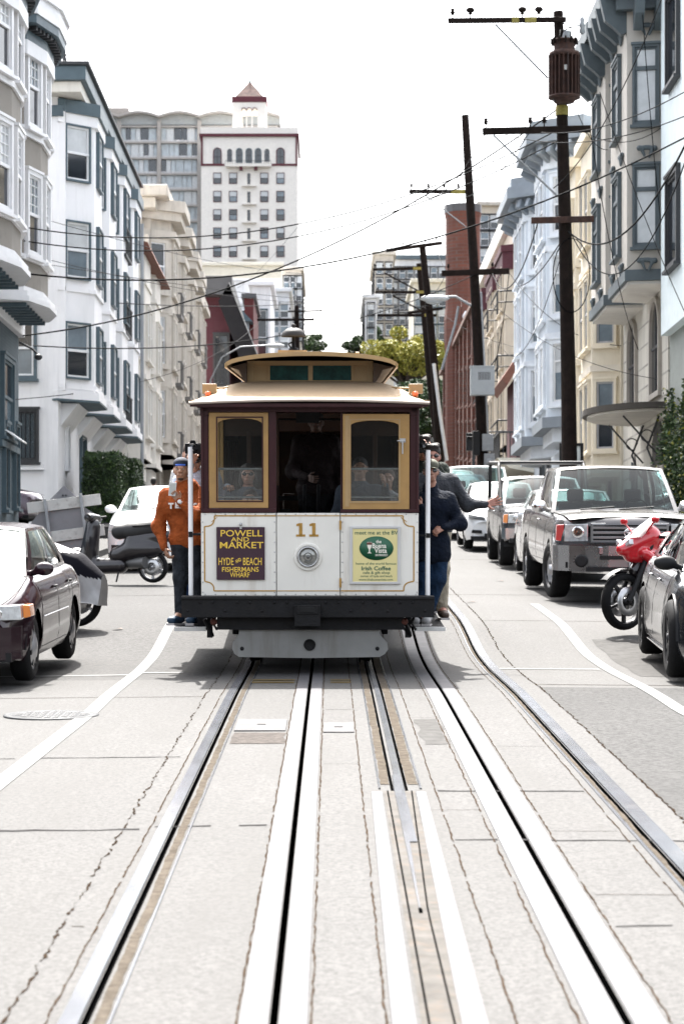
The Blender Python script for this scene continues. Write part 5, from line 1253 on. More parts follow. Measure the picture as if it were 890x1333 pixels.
# R1
STONE = brickmat('stone_block', (.60,.57,.50), (.56,.53,.46), (.22,.20,.18), 1.15, .55, .03, .6)
b = Bld('grey_bay_house', 'grey house with teal framed bays and carved brackets over a stone ground floor', 12, 61, g(60)-.5)
wallbox(b, RW, 18, 56.35, 65.1, 9.9, 16.6, GREYS); wallbox(b, RW+.05, 18, 56.4, 65.0, g(57)-1, 9.9, STONE, 'stone_wall')
for y0 in (56.45, 60.9):
    P, _ = bay(b, -1, RW, 7.28, y0, y0+3.75, 10.15, 16.5, GREYS, [(10.75,1.9),(13.75,1.85)], SLATE, SLATE, c=.22, kinds=('transom','transom'), ct=.06, wfrac=.58, maxl=5, inset=-.3,
        corn=[(.06,9.88,10.15,SLATE),(.28,16.5,16.85,SLATE),(.55,16.851,17.3,SLATE)])
    for z in (13.0, 10.25, 16.0):
        for fx, fy, n in ((7.74,y0+.02,NY),(7.28,y0+1.0,(-1,0)),(7.28,y0+2.75,(-1,0))):
            th = math.atan2(n[0],-n[1]); M = Matrix.Translation((fx,fy,z)) @ Matrix.Rotation(th,4,'Z')
            mb = MB(); blob(mb, [('e',(0,-.03,.12),(.2,.06,.06)),('c',(-.14,-.05,.1),(-.05,-.05,-.12),.055,.03),('c',(.14,-.05,.1),(.05,-.05,-.12),.055,.03),('e',(-.2,-.05,.1),(.06,.06,.07)),('e',(.2,-.05,.1),(.06,.06,.07))], .022, .03, 0, M); b.part('carved_bracket', mb, SLATE)
    mb = MB(); mb.prism(off_poly(P,-.03)+[(RW+.3,P[-1][1]),(RW+.3,P[0][1])], 9.80, 9.878, 'z'); b.part('bay_soffit', mb, PALEC)
    for y in np.arange(y0+.25,y0+3.8,.95):
        mb = MB(); mb.prism([(7.28,16.0),(7.15,15.95),(7.0,16.1),(6.75,16.3),(6.62,16.84),(7.28,16.84)], y, y+.24,'y'); b.part('cornice_bracket', mb, SLATE, .02)
    for x in (7.4,7.9): mb = MB(); mb.prism([(y0,16.0),(y0-.12,15.95),(y0-.3,16.1),(y0-.5,16.3),(y0-.6,16.84),(y0,16.84)], x, x+.22,'x'); b.part('cornice_bracket', mb, SLATE, .02)
    b.win(RW+.05, y0+1.9, 7.3, (-1,0), 1.5, 2.3, mat('stone_trim', (.36,.33,.29), .8), DARKF, 'arch', .14)
for y in (57.6,): mb = MB(); mb.box(RW,RW+.3,y-.9,y+.9,g(y)-.2,g(y)+2.6); 
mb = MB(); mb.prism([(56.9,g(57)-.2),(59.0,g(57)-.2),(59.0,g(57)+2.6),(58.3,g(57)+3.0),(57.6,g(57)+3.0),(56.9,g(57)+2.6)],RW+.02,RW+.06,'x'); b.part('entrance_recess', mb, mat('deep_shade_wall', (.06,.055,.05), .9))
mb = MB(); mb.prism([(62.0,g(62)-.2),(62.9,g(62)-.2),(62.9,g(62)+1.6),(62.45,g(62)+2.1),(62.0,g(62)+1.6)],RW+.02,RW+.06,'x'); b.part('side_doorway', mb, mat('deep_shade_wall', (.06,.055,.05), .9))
mb = MB(); n = 22; rim = []
for t in np.linspace(PI/2,3*PI/2,n): rim.append((RW+1.75*math.cos(t)*1.0, 59.0+2.6*math.sin(t)))
zc = 6.75
mb.prism(rim[::-1], zc, zc+.15, 'z', 0); mb.prism([(RW+(p[0]-RW)*.93, 59+(p[1]-59)*.93) for p in rim][::-1], zc-.06, zc-.001, 'z', 1); b.part('entrance_canopy', mb, [mat('canopy_edge', (.045,.038,.03), .7, dirt=.3), mat('canopy_soffit', (.52,.49,.44), .8)])
mb = MB()
for y in (57.6,60.5):
    mb.tube([(RW,y,zc-.1),(RW-.3,y,zc-.9),(RW-.1,y,zc-1.4),(RW,y,zc-1.5)],.03,6); mb.tube([(RW,y,zc-1.1),(RW-.9,y,zc-.1)],.025,6)
    mb.tube([(RW-.3+.15*math.cos(t),y,zc-.6+.15*math.sin(t)) for t in np.linspace(0,5,12)],.015,5)
b.part('canopy_scroll', mb, DARKF)
mb = MB(); mb.tube([(RW-.15,61.6,zc-1),(RW-.15,61.6,zc-2.6)],.03,6); mb.box(RW-.22,RW-.08,61.5,61.7,zc-1.5,zc-1.1); b.part('wall_lantern', mb, SLATE)
# R2 yellow cream house
YCR = mat('yellow_cream_stucco', (.69,.62,.49), .75, var=.05, dirt=.3, dcol=(.42,.34,.22), streak=True)
b = Bld('yellow_house', 'pale yellow house with stacked square bays between the grey and blue houses', 12, 70, g(70)-.5)
wallbox(b, RW, 18, 65.2, 74.2, g(65)-1, 15.6, YCR)
for y0, zz in ((65.4,5.9),(69.9,5.9)): bay(b, -1, RW, 7.45, y0, y0+3.6, zz-.3, 15.3, YCR, [(6.4,1.9),(9.4,1.9),(12.4,1.9)], YCR, mat('grey_sash', (.35,.35,.36), .5), c=.35, ct=.08, inset=-.3, bands=(5.7,8.6,11.6), bandm=mat('pale_yellow_band', (.66,.6,.5), .7), corn=[(.2,15.3,15.6,YCR)])
for y in (67,72): b.win(RW, y, g(y)+.2, (-1,0), 1.4, 1.4, YCR, DARKF, 'dark', .1)
# R3 light blue victorian
BLU = sidingmat('blue_clapboard', (.60,.66,.72), .25); BTR = mat('blue_grey_trim', (.22,.25,.28), .6, var=.1); PBL = mat('pale_blue_trim', (.68,.72,.76), .6)
b = Bld('blue_victorian_house', 'pale blue clapboard house with two tall bays and a slate blue bracketed cornice', 13, 83, g(84)-.5)
wallbox(b, RW, 20, 74.3, 93, g(74)-1, 16.9, BLU)
for y0, y1, zt in ((75.2,81.0,18.2-.5),(83.5,90.5,17.6-.2)):
    P, _ = bay(b, -1, RW, 7.15, y0, y1, 8.2, zt-.8, BLU, [(8.7,1.9),(11.6,1.9),(14.3,1.8)], PBL, WSASH, c=1.1, kinds=('slider','slider','sash'), ct=.14, inset=-.3, wfrac=.55, bands=(10.8,13.7), bandm=PBL,
        corn=[(.1,zt-1.3,zt-.8,PBL),(.35,zt-.8,zt-.5,BTR),(.7,zt-.499,zt-.1,BTR),(.55,zt-.099,zt+.25,BTR)])
    back = [(RW+.3,P[-1][1]),(RW+.3,P[0][1])]
    mb = MB(); mb.prism(off_poly(P,.16)+back, 7.85, 8.198,'z'); b.part('bay_base', mb, BTR); mb = MB(); mb.prism(off_poly(P,-.2)+back, 7.4, 7.849,'z'); b.part('bay_base', mb, PBL)
    for i in range(len(P)-1):
        a,e = Vector(P[i]),Vector(P[i+1]); n = Vector(((e-a).y,-(e-a).x)).normalized(); n = n if n.x < 0 else -n
        for t in np.linspace(.1,.9,4):
            m_ = a+(e-a)*t; mb = MB(); mb.beam((m_.x,m_.y,zt-.95),(m_.x+n.x*.55,m_.y+n.y*.55,zt-.7),.16,.35); b.part('bracket', mb, BTR, .02)
mb = MB(); mb.box(RW-.15,20,74.3,93,16.9,17.3); b.part('cornice', mb, BTR)
wallbox(b, 7.7, RW-.002, 81.2, 83.3, 8.6, 12.2, BLU, 'bay'); wallbox(b, 7.75, RW-.002, 74.9, 81.0, 5.6, 7.2, BLU, 'bay')
for y in (77,79.5,86,89): b.win(RW, y, g(y)+.3, (-1,0), 1.0, 2.2, BTR, DARKF, 'arch', .12)
b.win(RW, 82.2, 12.8, (-1,0), .9, 1.8, PBL, WSASH, 'sash', .1); b.win(RW, 74.75, 13.0, (-1,0), .5, 1.8, BTR, WSASH, 'sash', .1)
# R4 maroon balcony house
b = Bld('tile_roof_house', 'small cream house with a maroon balcony under a red tiled canopy roof', 12, 97, g(97)-.5)
CR4 = mat('buff_stucco', (.60,.53,.43), .8, var=.06, dirt=.4, streak=True)
wallbox(b, RW, 20, 93.2, 102, g(93)-1, 12.9, CR4)
mb = MB(); mb.prism([(6.9,11.2),(RW,13.1),(RW,12.8),(7.1,10.9)], 92.9, 98.5,'y'); b.part('tile_roof', mb, TILE)
mb = MB(); mb.prism([(6.7,8.0),(RW,8.0),(RW,7.4),(7.2,7.6)], 92.9, 98.5,'y'); b.part('balcony_floor', mb, LCREAM, .03)
mb = MB(); mb.box(7.5,RW,93.05,98.0,8.0,11.3); b.part('balcony_wall', mb, MARW)
mb = MB()
for y in np.arange(92.95,98.4,.14): mb.box(6.8,6.83,y,y+.03,8.0,9.0)
for x in np.arange(6.8,RW,.14): mb.box(x,x+.03,92.95,92.98,8.0,9.0)
mb.box(6.77,6.86,92.95,98.4,9.0,9.08); mb.box(6.8,RW,92.93,93.0,9.0,9.08); b.part('balcony_rail', mb, DARKF)
mb = MB(); mb.prism([(7.4,11.0),(RW,12.6),(RW,11.0)], 92.6,92.9,'y'); b.part('gable', mb, LCREAM)
b.win(RW, 95.5, g(95)+.2, (-1,0), 1.4, 2.2, WTRIM, DARKF, 'dark', .2)
# R5 tall buff building
b = Bld('buff_building', 'tall buff apartment building with maroon topped bays behind the leaning utility pole', 13, 112, g(110)-.5, cat='building')
wallbox(b, RW, 22, 102.2, 125, g(102)-1, 19.3, CR4)
mb = MB(); mb.box(RW-.25,22,102,125,19.3,20.2); b.part('cornice', mb, CREAMW, .05)
for y0 in (103.5,110,117):
    bay(b, -1, RW, 7.85, y0, y0+5, 9.3, 18.0, CR4, [(10.2,1.8),(13,1.8),(15.6,1.7)], CR4, DARKF, c=.3, ct=.1, inset=-.3, bands=(9.3,12.2,15), corn=[(.12,17.2,18.0,MARW),(.2,18.001,18.3,MARW)])
    for z in (12.3,9.4,15.2): mb = MB(); mb.tube([(7.5,y0+.3,z),(7.5,y0+.3,z+1.0)],.04,5); mb.tube([(RW,y0-.2,z+1),(7.5,y0-.1,z+1),(7.5,y0+4.5,z+1)],.04,5); mb.tube([(RW,y0-.2,z+.5),(7.5,y0-.1,z+.5),(7.5,y0+4.5,z+.5)],.03,5); b.part('balcony_rail', mb, DARKF)
zt5 = at(0,246,104)[2]; mb = MB(); mb.prism([(at(665,0,104)[0],19.4),(at(692,0,104)[0],19.4),(at(665,0,104)[0],zt5)],104,104.6,'y'); b.part('gable_fin', mb, mat('fin_buff', (.58,.5,.4), .8))
# R6 red brick
BRK = brickmat('red_brick', (.17,.06,.040), (.10,.038,.028), (.12,.085,.07), .60, .22, .03, .6)
b = Bld('brick_building', 'long red brick building with tall narrow windows running up the right side', 14, 140, g(135)-1, cat='building')
wallbox(b, RW, 22, 125.2, 168, g(125)-1, at(0,392,128)[2], BRK)
for y in np.arange(127,166,4.2):
    mb = MB(); mb.box(RW-.18,RW-.002,y-.25,y+.25,g(y)-.5,19); b.part('pier', mb, BRK)
    for z in (1.2,4.4,7.2):
        if g(y)+z+2.2 < 19.0: b.win(RW, y+2.1, g(y)+z, (-1,0), 1.5, 2.1, BRK, DARKF, 'dark', .1)
mb = MB(); mb.box(RW-.3,22,125.1,168,at(0,392,128)[2],at(0,386,128)[2]); b.part('coping', mb, mat('brick_coping', (.14,.075,.055), .8)); mb = MB(); mb.box(RW-.3,22,125.15,125.2,11.5,11.9); b.part('band', mb, BRK)
# brick tower
Y = 150.; xl, xr = at(581,0,Y)[0], at(626,0,Y)[0]; zt = at(0,264,Y)[2]
b = Bld('brick_tower', 'round shouldered red brick tower with a dark rim standing above the brick building', (xl+xr)/2, Y+1.5, g(Y)-1, cat='tower')
r_ = (xr-xl)/2*1.04; Mx = Matrix.Translation(((xl+xr)/2,Y+r_,0))
mb = MB(); mb.lathe([(r_,g(Y)-1),(r_,zt-9.5),(r_*1.06,zt-9),(r_*1.06,zt-7.5),(r_*.97,zt-6.6),(r_*.97,zt-.9),(r_*1.04,zt-.5)],14,0,Mx,False); b.part('shaft', mb, BRK)
mb = MB(); mb.lathe([(r_*1.05,zt-.5),(r_*1.05,zt),(0,zt)],14,0,Mx,False); b.part('rim', mb, DKG)
mb = MB(); px_ = at(621,428,Y-.8); mb.lathe([(.15,-1.1),(.75,.2),(.95,.9),(.8,1.2),(0,1.2)],12,0,Matrix.Translation((px_[0],Y-.2,px_[2]))); b.part('white_hood', mb, WTRIM)
# right far buildings on the crest
farblock('crest_block', 'pale stepped apartment block with balconies on the far right crest', 508, 580, 338, 262, 18, PALE, 7, 5, 348, 20, .7, 1.3, DARKF, cornice=.5, roof=mat('teal_dark_roof', (.08,.11,.13), .6))
farblock('crest_house', 'narrow beige house with dark windows stepping down the far right crest', 488, 512, 332, 250, 20, BEIGE, 2, 5, 342, 20, .7, 1.2, DARKF, sidewin=True)
farblock('crest_rowhouse', 'lowest grey house on the far right crest next to open sky', 475, 490, 388, 240, 20, PALE, 1, 3, 395, 16, .7, 1.2, DARKF, sidewin=True)
farblock('yellow_block', 'yellow walled house with a white front behind the pair of leaning poles', 538, 584, 368, 225, 14, LCREAM, 3, 4, 380, 22, .9, 1.4, TEAL)
farblock('buff_block', 'dusty beige high block rising behind the brick tower on the right', 624, 662, 268, 215, 14, CR4, 3, 4, 280, 22, .8, 1.3, DARKF, roof=BEIGE)
# ------------------------------------------------------------------ vehicles (local frame: front at y=0 facing -y, z up)
BEND = lambda p: p
RUB = mat('tyre_rubber', (.006,.006,.0065), .85, var=.2, scale=20, spec=.2)
RIMS = mat('wheel_alloy', (.38,.38,.39), .35, metal=.8, var=.1)
RIMD = mat('wheel_dark_alloy', (.02,.02,.022), .4, metal=.5)
CHR = mat('chrome', (.75,.75,.76), .1, metal=1., var=.03)
BPL = mat('black_plastic', (.006,.006,.007), .55, var=.1, spec=.3)
CGL = glass('car_glass', (.34,.42,.42), .94, .02, 1.42)
CGD = glass('car_glass_dark', (.10,.12,.13), .8, .02)
SEATM = mat('seat_fabric', (.09,.09,.095), .9)
HLG = mat('headlamp_glass', (.55,.57,.58), .08, metal=.3, var=.3, scale=20, coat=1)
AMB = mat('amber_lens', (.65,.20,.03), .15, coat=1); REDL = mat('red_lens', (.45,.02,.02), .15, coat=1)
def interp(pts, y):
    xs = [p[0] for p in pts]; zs = [p[1] for p in pts]
    return float(np.interp(y, xs, zs))
def smooth_interp(pts, L, soft=.10):
    ys = np.linspace(-.5, L+.5, 400); v = np.interp(ys, [p[0] for p in pts], [p[1] for p in pts]); k = max(1,int(soft/(ys[1]-ys[0])))
    vv = np.convolve(np.pad(v,(k,k),'edge'), np.ones(2*k+1)/(2*k+1), 'valid')
    return lambda y: float(np.interp(y, ys, vv))
def wheel(parent, x, y, r, w, rimm, style, side, hub=None, steer=0):
    h = holder('wheel', parent, (x, y, r), steer); s_ = side
    M = Matrix.Rotation(PI/2*s_,4,'Y')
    mb = MB(); rr = r*.66
    mb.lathe([(rr,-w/2+.01),(r*.86,-w/2),(r*.97,-w/2+.025),(r,-w/4),(r,w/4),(r*.97,w/2-.025),(r*.86,w/2),(rr,w/2-.01)], 32, 0, M); mb.build('tyre', RUB, h)
    mb = MB(); mb.lathe([(rr*1.01,w/2-.012),(rr*.93,w/2-.02),(rr*.9,w/2-.06),(rr*.9,-.02),(0,-.02)], 28, 1, M)
    if style == 'hubcap':
        mb.lathe([(rr*.95,w/2-.03),(rr*.80,w/2-.012),(rr*.5,w/2+.0),(rr*.45,w/2+.012),(0,w/2+.02)],28,0,M)
        for i in range(7):
            a = 2*PI*i/7; mb.box(rr*.5,rr*.85,-.02,.02,w/2-.016,w/2-.004,1,M @ Matrix.Rotation(a,4,'Z') @ Matrix.Rotation(.45,4,'Z'))
    elif style == 'steel':
        mb.lathe([(rr*.9,w/2-.05),(rr*.62,w/2-.03),(rr*.5,w/2-.075),(rr*.28,w/2-.06),(rr*.26,w/2-.015),(0,w/2-.01)],28,0,M)
        for i in range(6):
            a = 2*PI*i/6; mb.ell((rr*.72*math.cos(a),rr*.72*math.sin(a),w/2-.035),(.03,.03,.012),8,6,1,M)
    else:
        n = {'five':5,'ten':10,'thin':9}[style]
        for i in range(n):
            a = 2*PI*i/n; hw_ = {'five':.035,'ten':.016,'thin':.02}[style]
            mb.prism([(rr*.12,-hw_),(rr*.97,-hw_*.7),(rr*.97,hw_*.7),(rr*.12,hw_)], w/2-.05, w/2-.02, 'z', 0, M @ Matrix.Rotation(a,4,'Z'))
        mb.lathe([(rr*.2,w/2-.05),(rr*.19,w/2-.01),(0,w/2-.005)],16,0,M); mb.lathe([(rr,w/2-.02),(rr*.93,w/2-.012),(rr*.9,w/2-.04)],28,0,M)
    mb.build('rim', [rimm, RIMD], h)
    return h
def car(name, label, cat, loc, rz, P, group='vehicles parked along the street'):
    L, W = P['L'], P['W']; hwid = W/2; r = P['r']; ax = P['axles']; paint = P['paint']
    t = thing(name, label, cat, loc, rz, group, P.get('pitch', .06)); global BEND
    top = smooth_interp(P['top'], L, .07); bot = P.get('sill', .20); arch = r+.045
    wf = P.get('wfront', .84)
    def halfw(y):
        e = min(y, L-y); k = P.get('round', .55)
        q_ = max(0, 1-e/k); return hwid*(1-(1-wf)*q_**2.2)
    ys = set(np.round(np.linspace(0, L, 34), 4)); ys |= {.012,.04,.09,L-.012,L-.04,L-.09}
    for a in ax:
        for th in np.linspace(0, PI, 15): ys.add(round(float(a-arch*math.cos(th)),4))
    ys = sorted(y for y in ys if 0 <= y <= L)
    def zb(y):
        z = bot+ (P.get('nose_lift', .04)*max(0,1-min(y,L-y)/.4))
        for a in ax:
            d = abs(y-a)
            if d < arch: z = max(z, r+math.sqrt(max(0,arch*arch-d*d))*1.0)
        return z
    Ls = [0,.10,.25,.42,.58,.72,.84,.93,1.0]
    wt = P.get('wt', [.955,.985,1.0,1.0,.995,.985,.965,.94,.885])
    U = [1,.9,.7,.4,0,-.4,-.7,-.9,-1]
    def section(y):
        z0 = zb(y); z1 = top(y); e = min(y, L-y); w = halfw(y); sh = []
        drop = .05*max(0,1-e/.09)**2
        z1 -= drop; full0 = bot
        for l_, k in zip(Ls, wt):
            z = z0+(z1-z0)*l_; kk = float(np.interp((z-full0)/(z1-full0), Ls, wt)); sh.append((w*kk, z))
        wtp = w*wt[-1]; cr = P.get('crown', .05)
        pts = [(-x,y,z) for x,z in sh]
        for u in U[1:-1]: pts.append((-wtp*u, y, z1+cr*(1-abs(u)**2.5)+.012*(1 if abs(u) < .95 else 0)))
        pts += [(x,y,z) for x,z in sh[::-1]]
        return pts
    bow = P.get('bow', .26)
    BEND = bend = lambda p: (p[0], p[1]+bow*(abs(p[0])/hwid)**2.6*max(0,1-max(0,p[1])/1.1), p[2])
    S = [[bend(p) for p in section(y)] for y in ys]; n = len(S[0]); mb = MB()
    mb.add([p for s_ in S for p in s_], [(i*n+j,i*n+j+1,(i+1)*n+j+1,(i+1)*n+j) for i in range(len(S)-1) for j in range(n-1)], 0, True)
    for s_, fl in ((S[0],False),(S[-1],True)):   # fascia
        h_ = n//2; fs = []
        for j in range(h_): fs.append((j,n-1-j,n-2-j,j+1) if not fl else (j+1,n-2-j,n-1-j,j))
        mb.add(s_, fs, 0, False)
    body = mb.build('body', paint, t)
    # dark underside and wheel wells
    mb = MB(); mb.box(-hwid*.86,hwid*.86,.12,L-.12,bot+.02,bot+.10)
    ed = [.15]+[v for a in ax for v in (a-arch-.01,a+arch+.01)]+[L-.15]
    for a in ax: mb.box(-hwid*.55,hwid*.55,a-arch,a+arch,bot+.02,r+arch+.05)
    for a in ax:
        for sx in (-1,1):
            vs = []; k_ = 10
            for th in np.linspace(0,PI,k_):
                for xx in (hwid*.55,hwid*.955): vs.append((sx*xx,a-(arch+.012)*math.cos(th),r+(arch+.012)*math.sin(th)))
            mb.add(vs,[(2*i,2*i+1,2*i+3,2*i+2) for i in range(k_-1)],0,True)
    mb.build('underbody', BPL, t)
    for i,a in enumerate(ax):
        for sx in (-1,1): wheel(t, sx*(hwid-.115), a, r, P.get('tw',.2), P['rim'], P['style'], sx, steer=(P.get('steer',0) if i == 0 else 0))
    # greenhouse
    G = P['gh']; zbelt = lambda y: top(min(max(y,0.1),L-.1))+.015
    yA0,yA1,yR1,yR0 = G['y']; zr = G['roof']; wb = hwid*G.get('wb',.90); wr = hwid*G.get('wr',.70)
    c = {}
    for sx in (-1,1):
        c['a0',sx] = Vector((sx*wb*G.get('wa',.93),yA0,zbelt(yA0))); c['a1',sx] = Vector((sx*wr*.95,yA1,zr-.03)); c['r1',sx] = Vector((sx*wr*.95,yR1,zr-.03)); c['r0',sx] = Vector((sx*wb*.93,yR0,zbelt(yR0)))
    shell = MB(); gls = {'windscreen':MB(),'rear_window':MB(),'side_window':MB()}
    def patch(A,B,Cc,D,bul,nrm,wins,key,gm):
        us = sorted({0,1,*[v for w_ in wins for v in w_[:2]]}); vs_ = sorted({0,1,*[v for w_ in wins for v in w_[2:4]]})
        def f(u,v,o=0):
            p = (A*(1-u)+B*u)*(1-v)+(D*(1-u)+Cc*u)*v; return p+nrm*(bul*(1-(2*u-1)**2)*(1 if True else 0)+o+.02*(1-(2*v-1)**2))
        for i in range(len(us)-1):
            for j in range(len(vs_)-1):
                um, vm = (us[i]+us[i+1])/2, (vs_[j]+vs_[j+1])/2; isw = any(w_[0] < um < w_[1] and w_[2] < vm < w_[3] for w_ in wins)
                tgt = gls[key] if isw else shell; o = -.012 if isw else 0
                tgt.grid(lambda u,v: tuple(f(u,v,o)), np.linspace(us[i],us[i+1],max(2,int((us[i+1]-us[i])*10)+2)), np.linspace(vs_[j],vs_[j+1],max(2,int((vs_[j+1]-vs_[j])*6)+2)), 0)
    nf = Vector((0,-1,.5)).normalized()
    patch(c['a0',-1],c['a0',1],c['a1',1],c['a1',-1],.09,nf,[(.035,.965,.03,.95)],'windscreen',0)
    patch(c['r0',1],c['r0',-1],c['r1',-1],c['r1',1],.07,Vector((0,1,.5)).normalized(),[(.05,.95,.10,.93)],'rear_window',0)
    for sx in (-1,1):
        nn = Vector((sx,0,.2)).normalized(); A,B,Cc,D = c['a0',sx],c['r0',sx],c['r1',sx],c['a1',sx]
        patch(A,B,Cc,D,.03,nn,G['side'],'side_window',0)
    A,B,Cc,D = c['a1',-1],c['a1',1],c['r1',1],c['r1',-1]
    def rfn(u,v):
        p = (A*(1-u)+B*u)*(1-v)+(D*(1-u)+Cc*u)*v; return (p.x,p.y-.09*(1-(2*u-1)**2)*(1-v)**2+.07*(1-(2*u-1)**2)*v**2,p.z+.045*(1-(2*u-1)**4)*min(1,min(v,1-v)*6+.45))
    shell.grid(rfn, np.linspace(0,1,13), np.linspace(0,1,13), 0)
    rfp = P.get('roofpaint', paint); shell.build('cabin_frame', rfp, t)
    gm_ = P.get('glass', CGL)
    for k_, g_ in gls.items():
        if g_.v: g_.build(k_, gm_ if k_ == 'windscreen' else P.get('glass2', gm_), t)
    mb = MB(); zi = zbelt(yA0)
    mb.box(-wb*.86,wb*.86,yA0+.12,yR0-.15,bot+.12,bot+.18); mb.box(-wb*.82,wb*.82,yA0+.10,yA0+.45,zi-.25,zi-.03)
    for sx in (-1,1):
        x = sx*wb*.45; y = yA0+1.15; mb.box(x-.24,x+.24,y,y+.14,zi-.5,zi+.12); mb.box(x-.12,x+.12,y+.02,y+.10,zi+.14,zi+.32)
        mb.box(x-.26,x+.26,y-.5,y,zi-.55,zi-.42)
    mb.build('seats', SEATM, t, .03)
    mb = MB(); x = wb*.42; mb.lathe([(.18,-.012),(.192,0),(.18,.012),(.168,0),(.18,-.012)],20,0,Matrix.Translation((x,yA0+.62,zi+.02)) @ Matrix.Rotation(R(65),4,'X')); mb.build('steering_wheel', BPL, t)
    # wipers, mirrors, seams, handles
    mb = MB()
    for x0,x1 in ((-.55,-.02),(.05,.6)):
        k_ = hwid/.9; p0 = c['a0',-1].lerp(c['a0',1], .5+x0/2)+nf*.10; p1_ = c['a0',-1].lerp(c['a0',1], .5+x1/2)+nf*.11+Vector((0,.05,.03)); mb.tube([p0,p1_],.010,5)
    mb.build('wiper', BPL, t)
    for sx in (-1,1):
        mw, mh = P.get('mirror',(.11,.075)); base = c['a0',sx].lerp(c['a1',sx],.12)+Vector((sx*.02,.16,-.01)); M = Matrix.Translation(base+Vector((sx*(mw+.03),0,.02)))
        mb = MB(); blob(mb, [('e',(0,0,0),(mw,.055,mh)),('c',(-sx*mw,0,-mh*.5),(-sx*(mw+.05),.02,-mh*.7),.03,.03)], .02, .02, 0, M); mi = mb.build('mirror', P.get('mirrorm', paint), t)
        mb = MB(); mb.ell((0,.053,0),(mw*.85,.01,mh*.8),12,8,0,M); mb.build('mirror_glass', CHR, mi)
    SEAM = mat('seam_shadow_gap', (.006,.006,.006), .8)
    mb = MB(); hd = MB()
    def sx_at(y,z,o=.002):
        z0, z1 = bot, top(y); k = float(np.interp((z-z0)/(z1-z0), Ls, wt)); return halfw(y)*k+o
    for sx in (-1,1):
        for y in P['doors']:
            zs = np.linspace(bot+.06, top(y)-.015, 9); mb.tube([(sx*sx_at(y,z,-.0015),y,z) for z in zs],.0045,5)
        yy = np.linspace(P['doors'][0],P['doors'][-1],12); mb.tube([(sx*sx_at(y,bot+.08,-.0015),y,bot+.08) for y in yy if min(abs(y-a) for a in ax) > arch],.0045,5) if len([y for y in yy if min(abs(y-a) for a in ax) > arch]) > 1 else None
        for y in P.get('handles',[]):
            z = top(y)-.12; hd.tube([(sx*sx_at(y,z,.005),y,z),(sx*sx_at(y,z,.022),y+.02,z),(sx*sx_at(y,z,.022),y+.14,z),(sx*sx_at(y,z,.005),y+.16,z)],.012,6)
        if P.get('strip'):
            for z in P['strip']:
                yy = np.linspace(P['doors'][0]-.3,P['doors'][-1]+.5,24); yy = [y for y in yy if min(abs(y-a) for a in ax) > arch+.02]; 
                seg = []
                for y in yy:
                    if seg and y-seg[-1][1] > .4: mb.tube(seg,.008,5,1); seg = []
                    seg.append((sx*sx_at(y,z,.002),y,z))
                if len(seg) > 1: mb.tube(seg,.008,5,1)
    yh = P.get('hoodcut', yA0-.02)
    mb.tube([(u*halfw(yh)*.85,yh,top(yh)+P.get('crown',.05)*(1-abs(u)**2.5)+.012) for u in np.linspace(-1,1,13)],.006,5)
    for sx in (-1,1): mb.tube([(sx*halfw(y)*.86,y,top(y)+P.get('crown',.05)*(1-.86**2.5)*.9+.008) for y in np.linspace(.14,yh,10)],.0045,5)
    mb.build('door_gap', [SEAM, CHR], t)
    if hd.v: hd.build('door_handle', P.get('handlem', BPL), t)
    return t, body, dict(top=top, halfw=halfw, c=c, hw=hwid, zb=zb, bot=bot)
def fascia(t, mats, fn, name):
    mb = MB(); fn(mb); mb.v = [BEND(p) for p in mb.v]; return mb.build(name, mats, t, .004)
def lamp_pair(t, prof, y0, y1, m, name='headlight', bez=None, wrap=0):
    for sx in (-1,1):
        mb = MB(); pr = [(sx*x, z) for x,z in prof]
        if sx < 0: pr = pr[::-1]
        n = len(pr); cxm = sum(p[0] for p in pr)/n
        f = lambda x: 0
        vs = [(x, y0+f(x), z) for x,z in pr]+[(x, y1+f(x), z) for x,z in pr]
        mb.add(vs, [tuple(range(n)), tuple(range(n,2*n))[::-1]]+[(i,n+i,n+(i+1)%n,(i+1)%n) for i in range(n)], 0)
        mb.v = [BEND(p) for p in mb.v]; o = mb.build(name, m, t, .008)
        if bez:
            mb = MB(); xm_ = sx*bez[0]; mb.lathe([(bez[2],0),(bez[2]*.9,.012),(bez[2]*.5,.004),(0,.012)],16,0,Matrix.Translation((xm_,y0+f(xm_)-.004,bez[1])) @ Matrix.Rotation(PI/2,4,'X')); mb.v = [BEND(p) for p in mb.v]; mb.build('reflector', CHR, o)

# maroon saloon, left foreground
MSED = mat('maroon_car_paint', (.014,.003,.007), .22, metal=.15, var=.06, coat=.4, scale=1)
P = dict(L=4.3,W=1.68,r=.30,axles=[.82,3.28],paint=MSED,rim=RIMS,style='hubcap',sill=.20,top=[(0,.62),(.1,.68),(.5,.78),(1.05,.90),(3.5,.93),(4.1,.90),(4.3,.80)],
    gh=dict(y=(1.12,1.85,3.0,3.55),roof=1.36,side=[(.08,.47,.07,.93),(.50,.88,.07,.93)],wr=.72), doors=[1.18,2.2,3.15],handles=[1.95,2.92],strip=[.55],tw=.19,mirror=(.09,.065),pitch=.06, wt=[.93,.975,1,1,1,.995,.97,.93,.88],glass=glass('hazy_car_glass',(.5,.58,.57),.72,.05),round=.7,wfront=.80)
cy = 19.75; t, body, I = car('parked_car', 'maroon four door saloon parked at the left edge in the foreground', 'car', (-3.47,cy,g(cy+.8)-.035), R(-1.5), P)
lamp_pair(t, [(.45,.58),(.80,.58),(.79,.71),(.45,.70)], -.01,.30, HLG, wrap=.42, bez=(.60,.64,.05))
lamp_pair(t, [(.805,.59),(.86,.60),(.85,.70),(.80,.71)], .08,.42, AMB, 'indicator', wrap=.42)
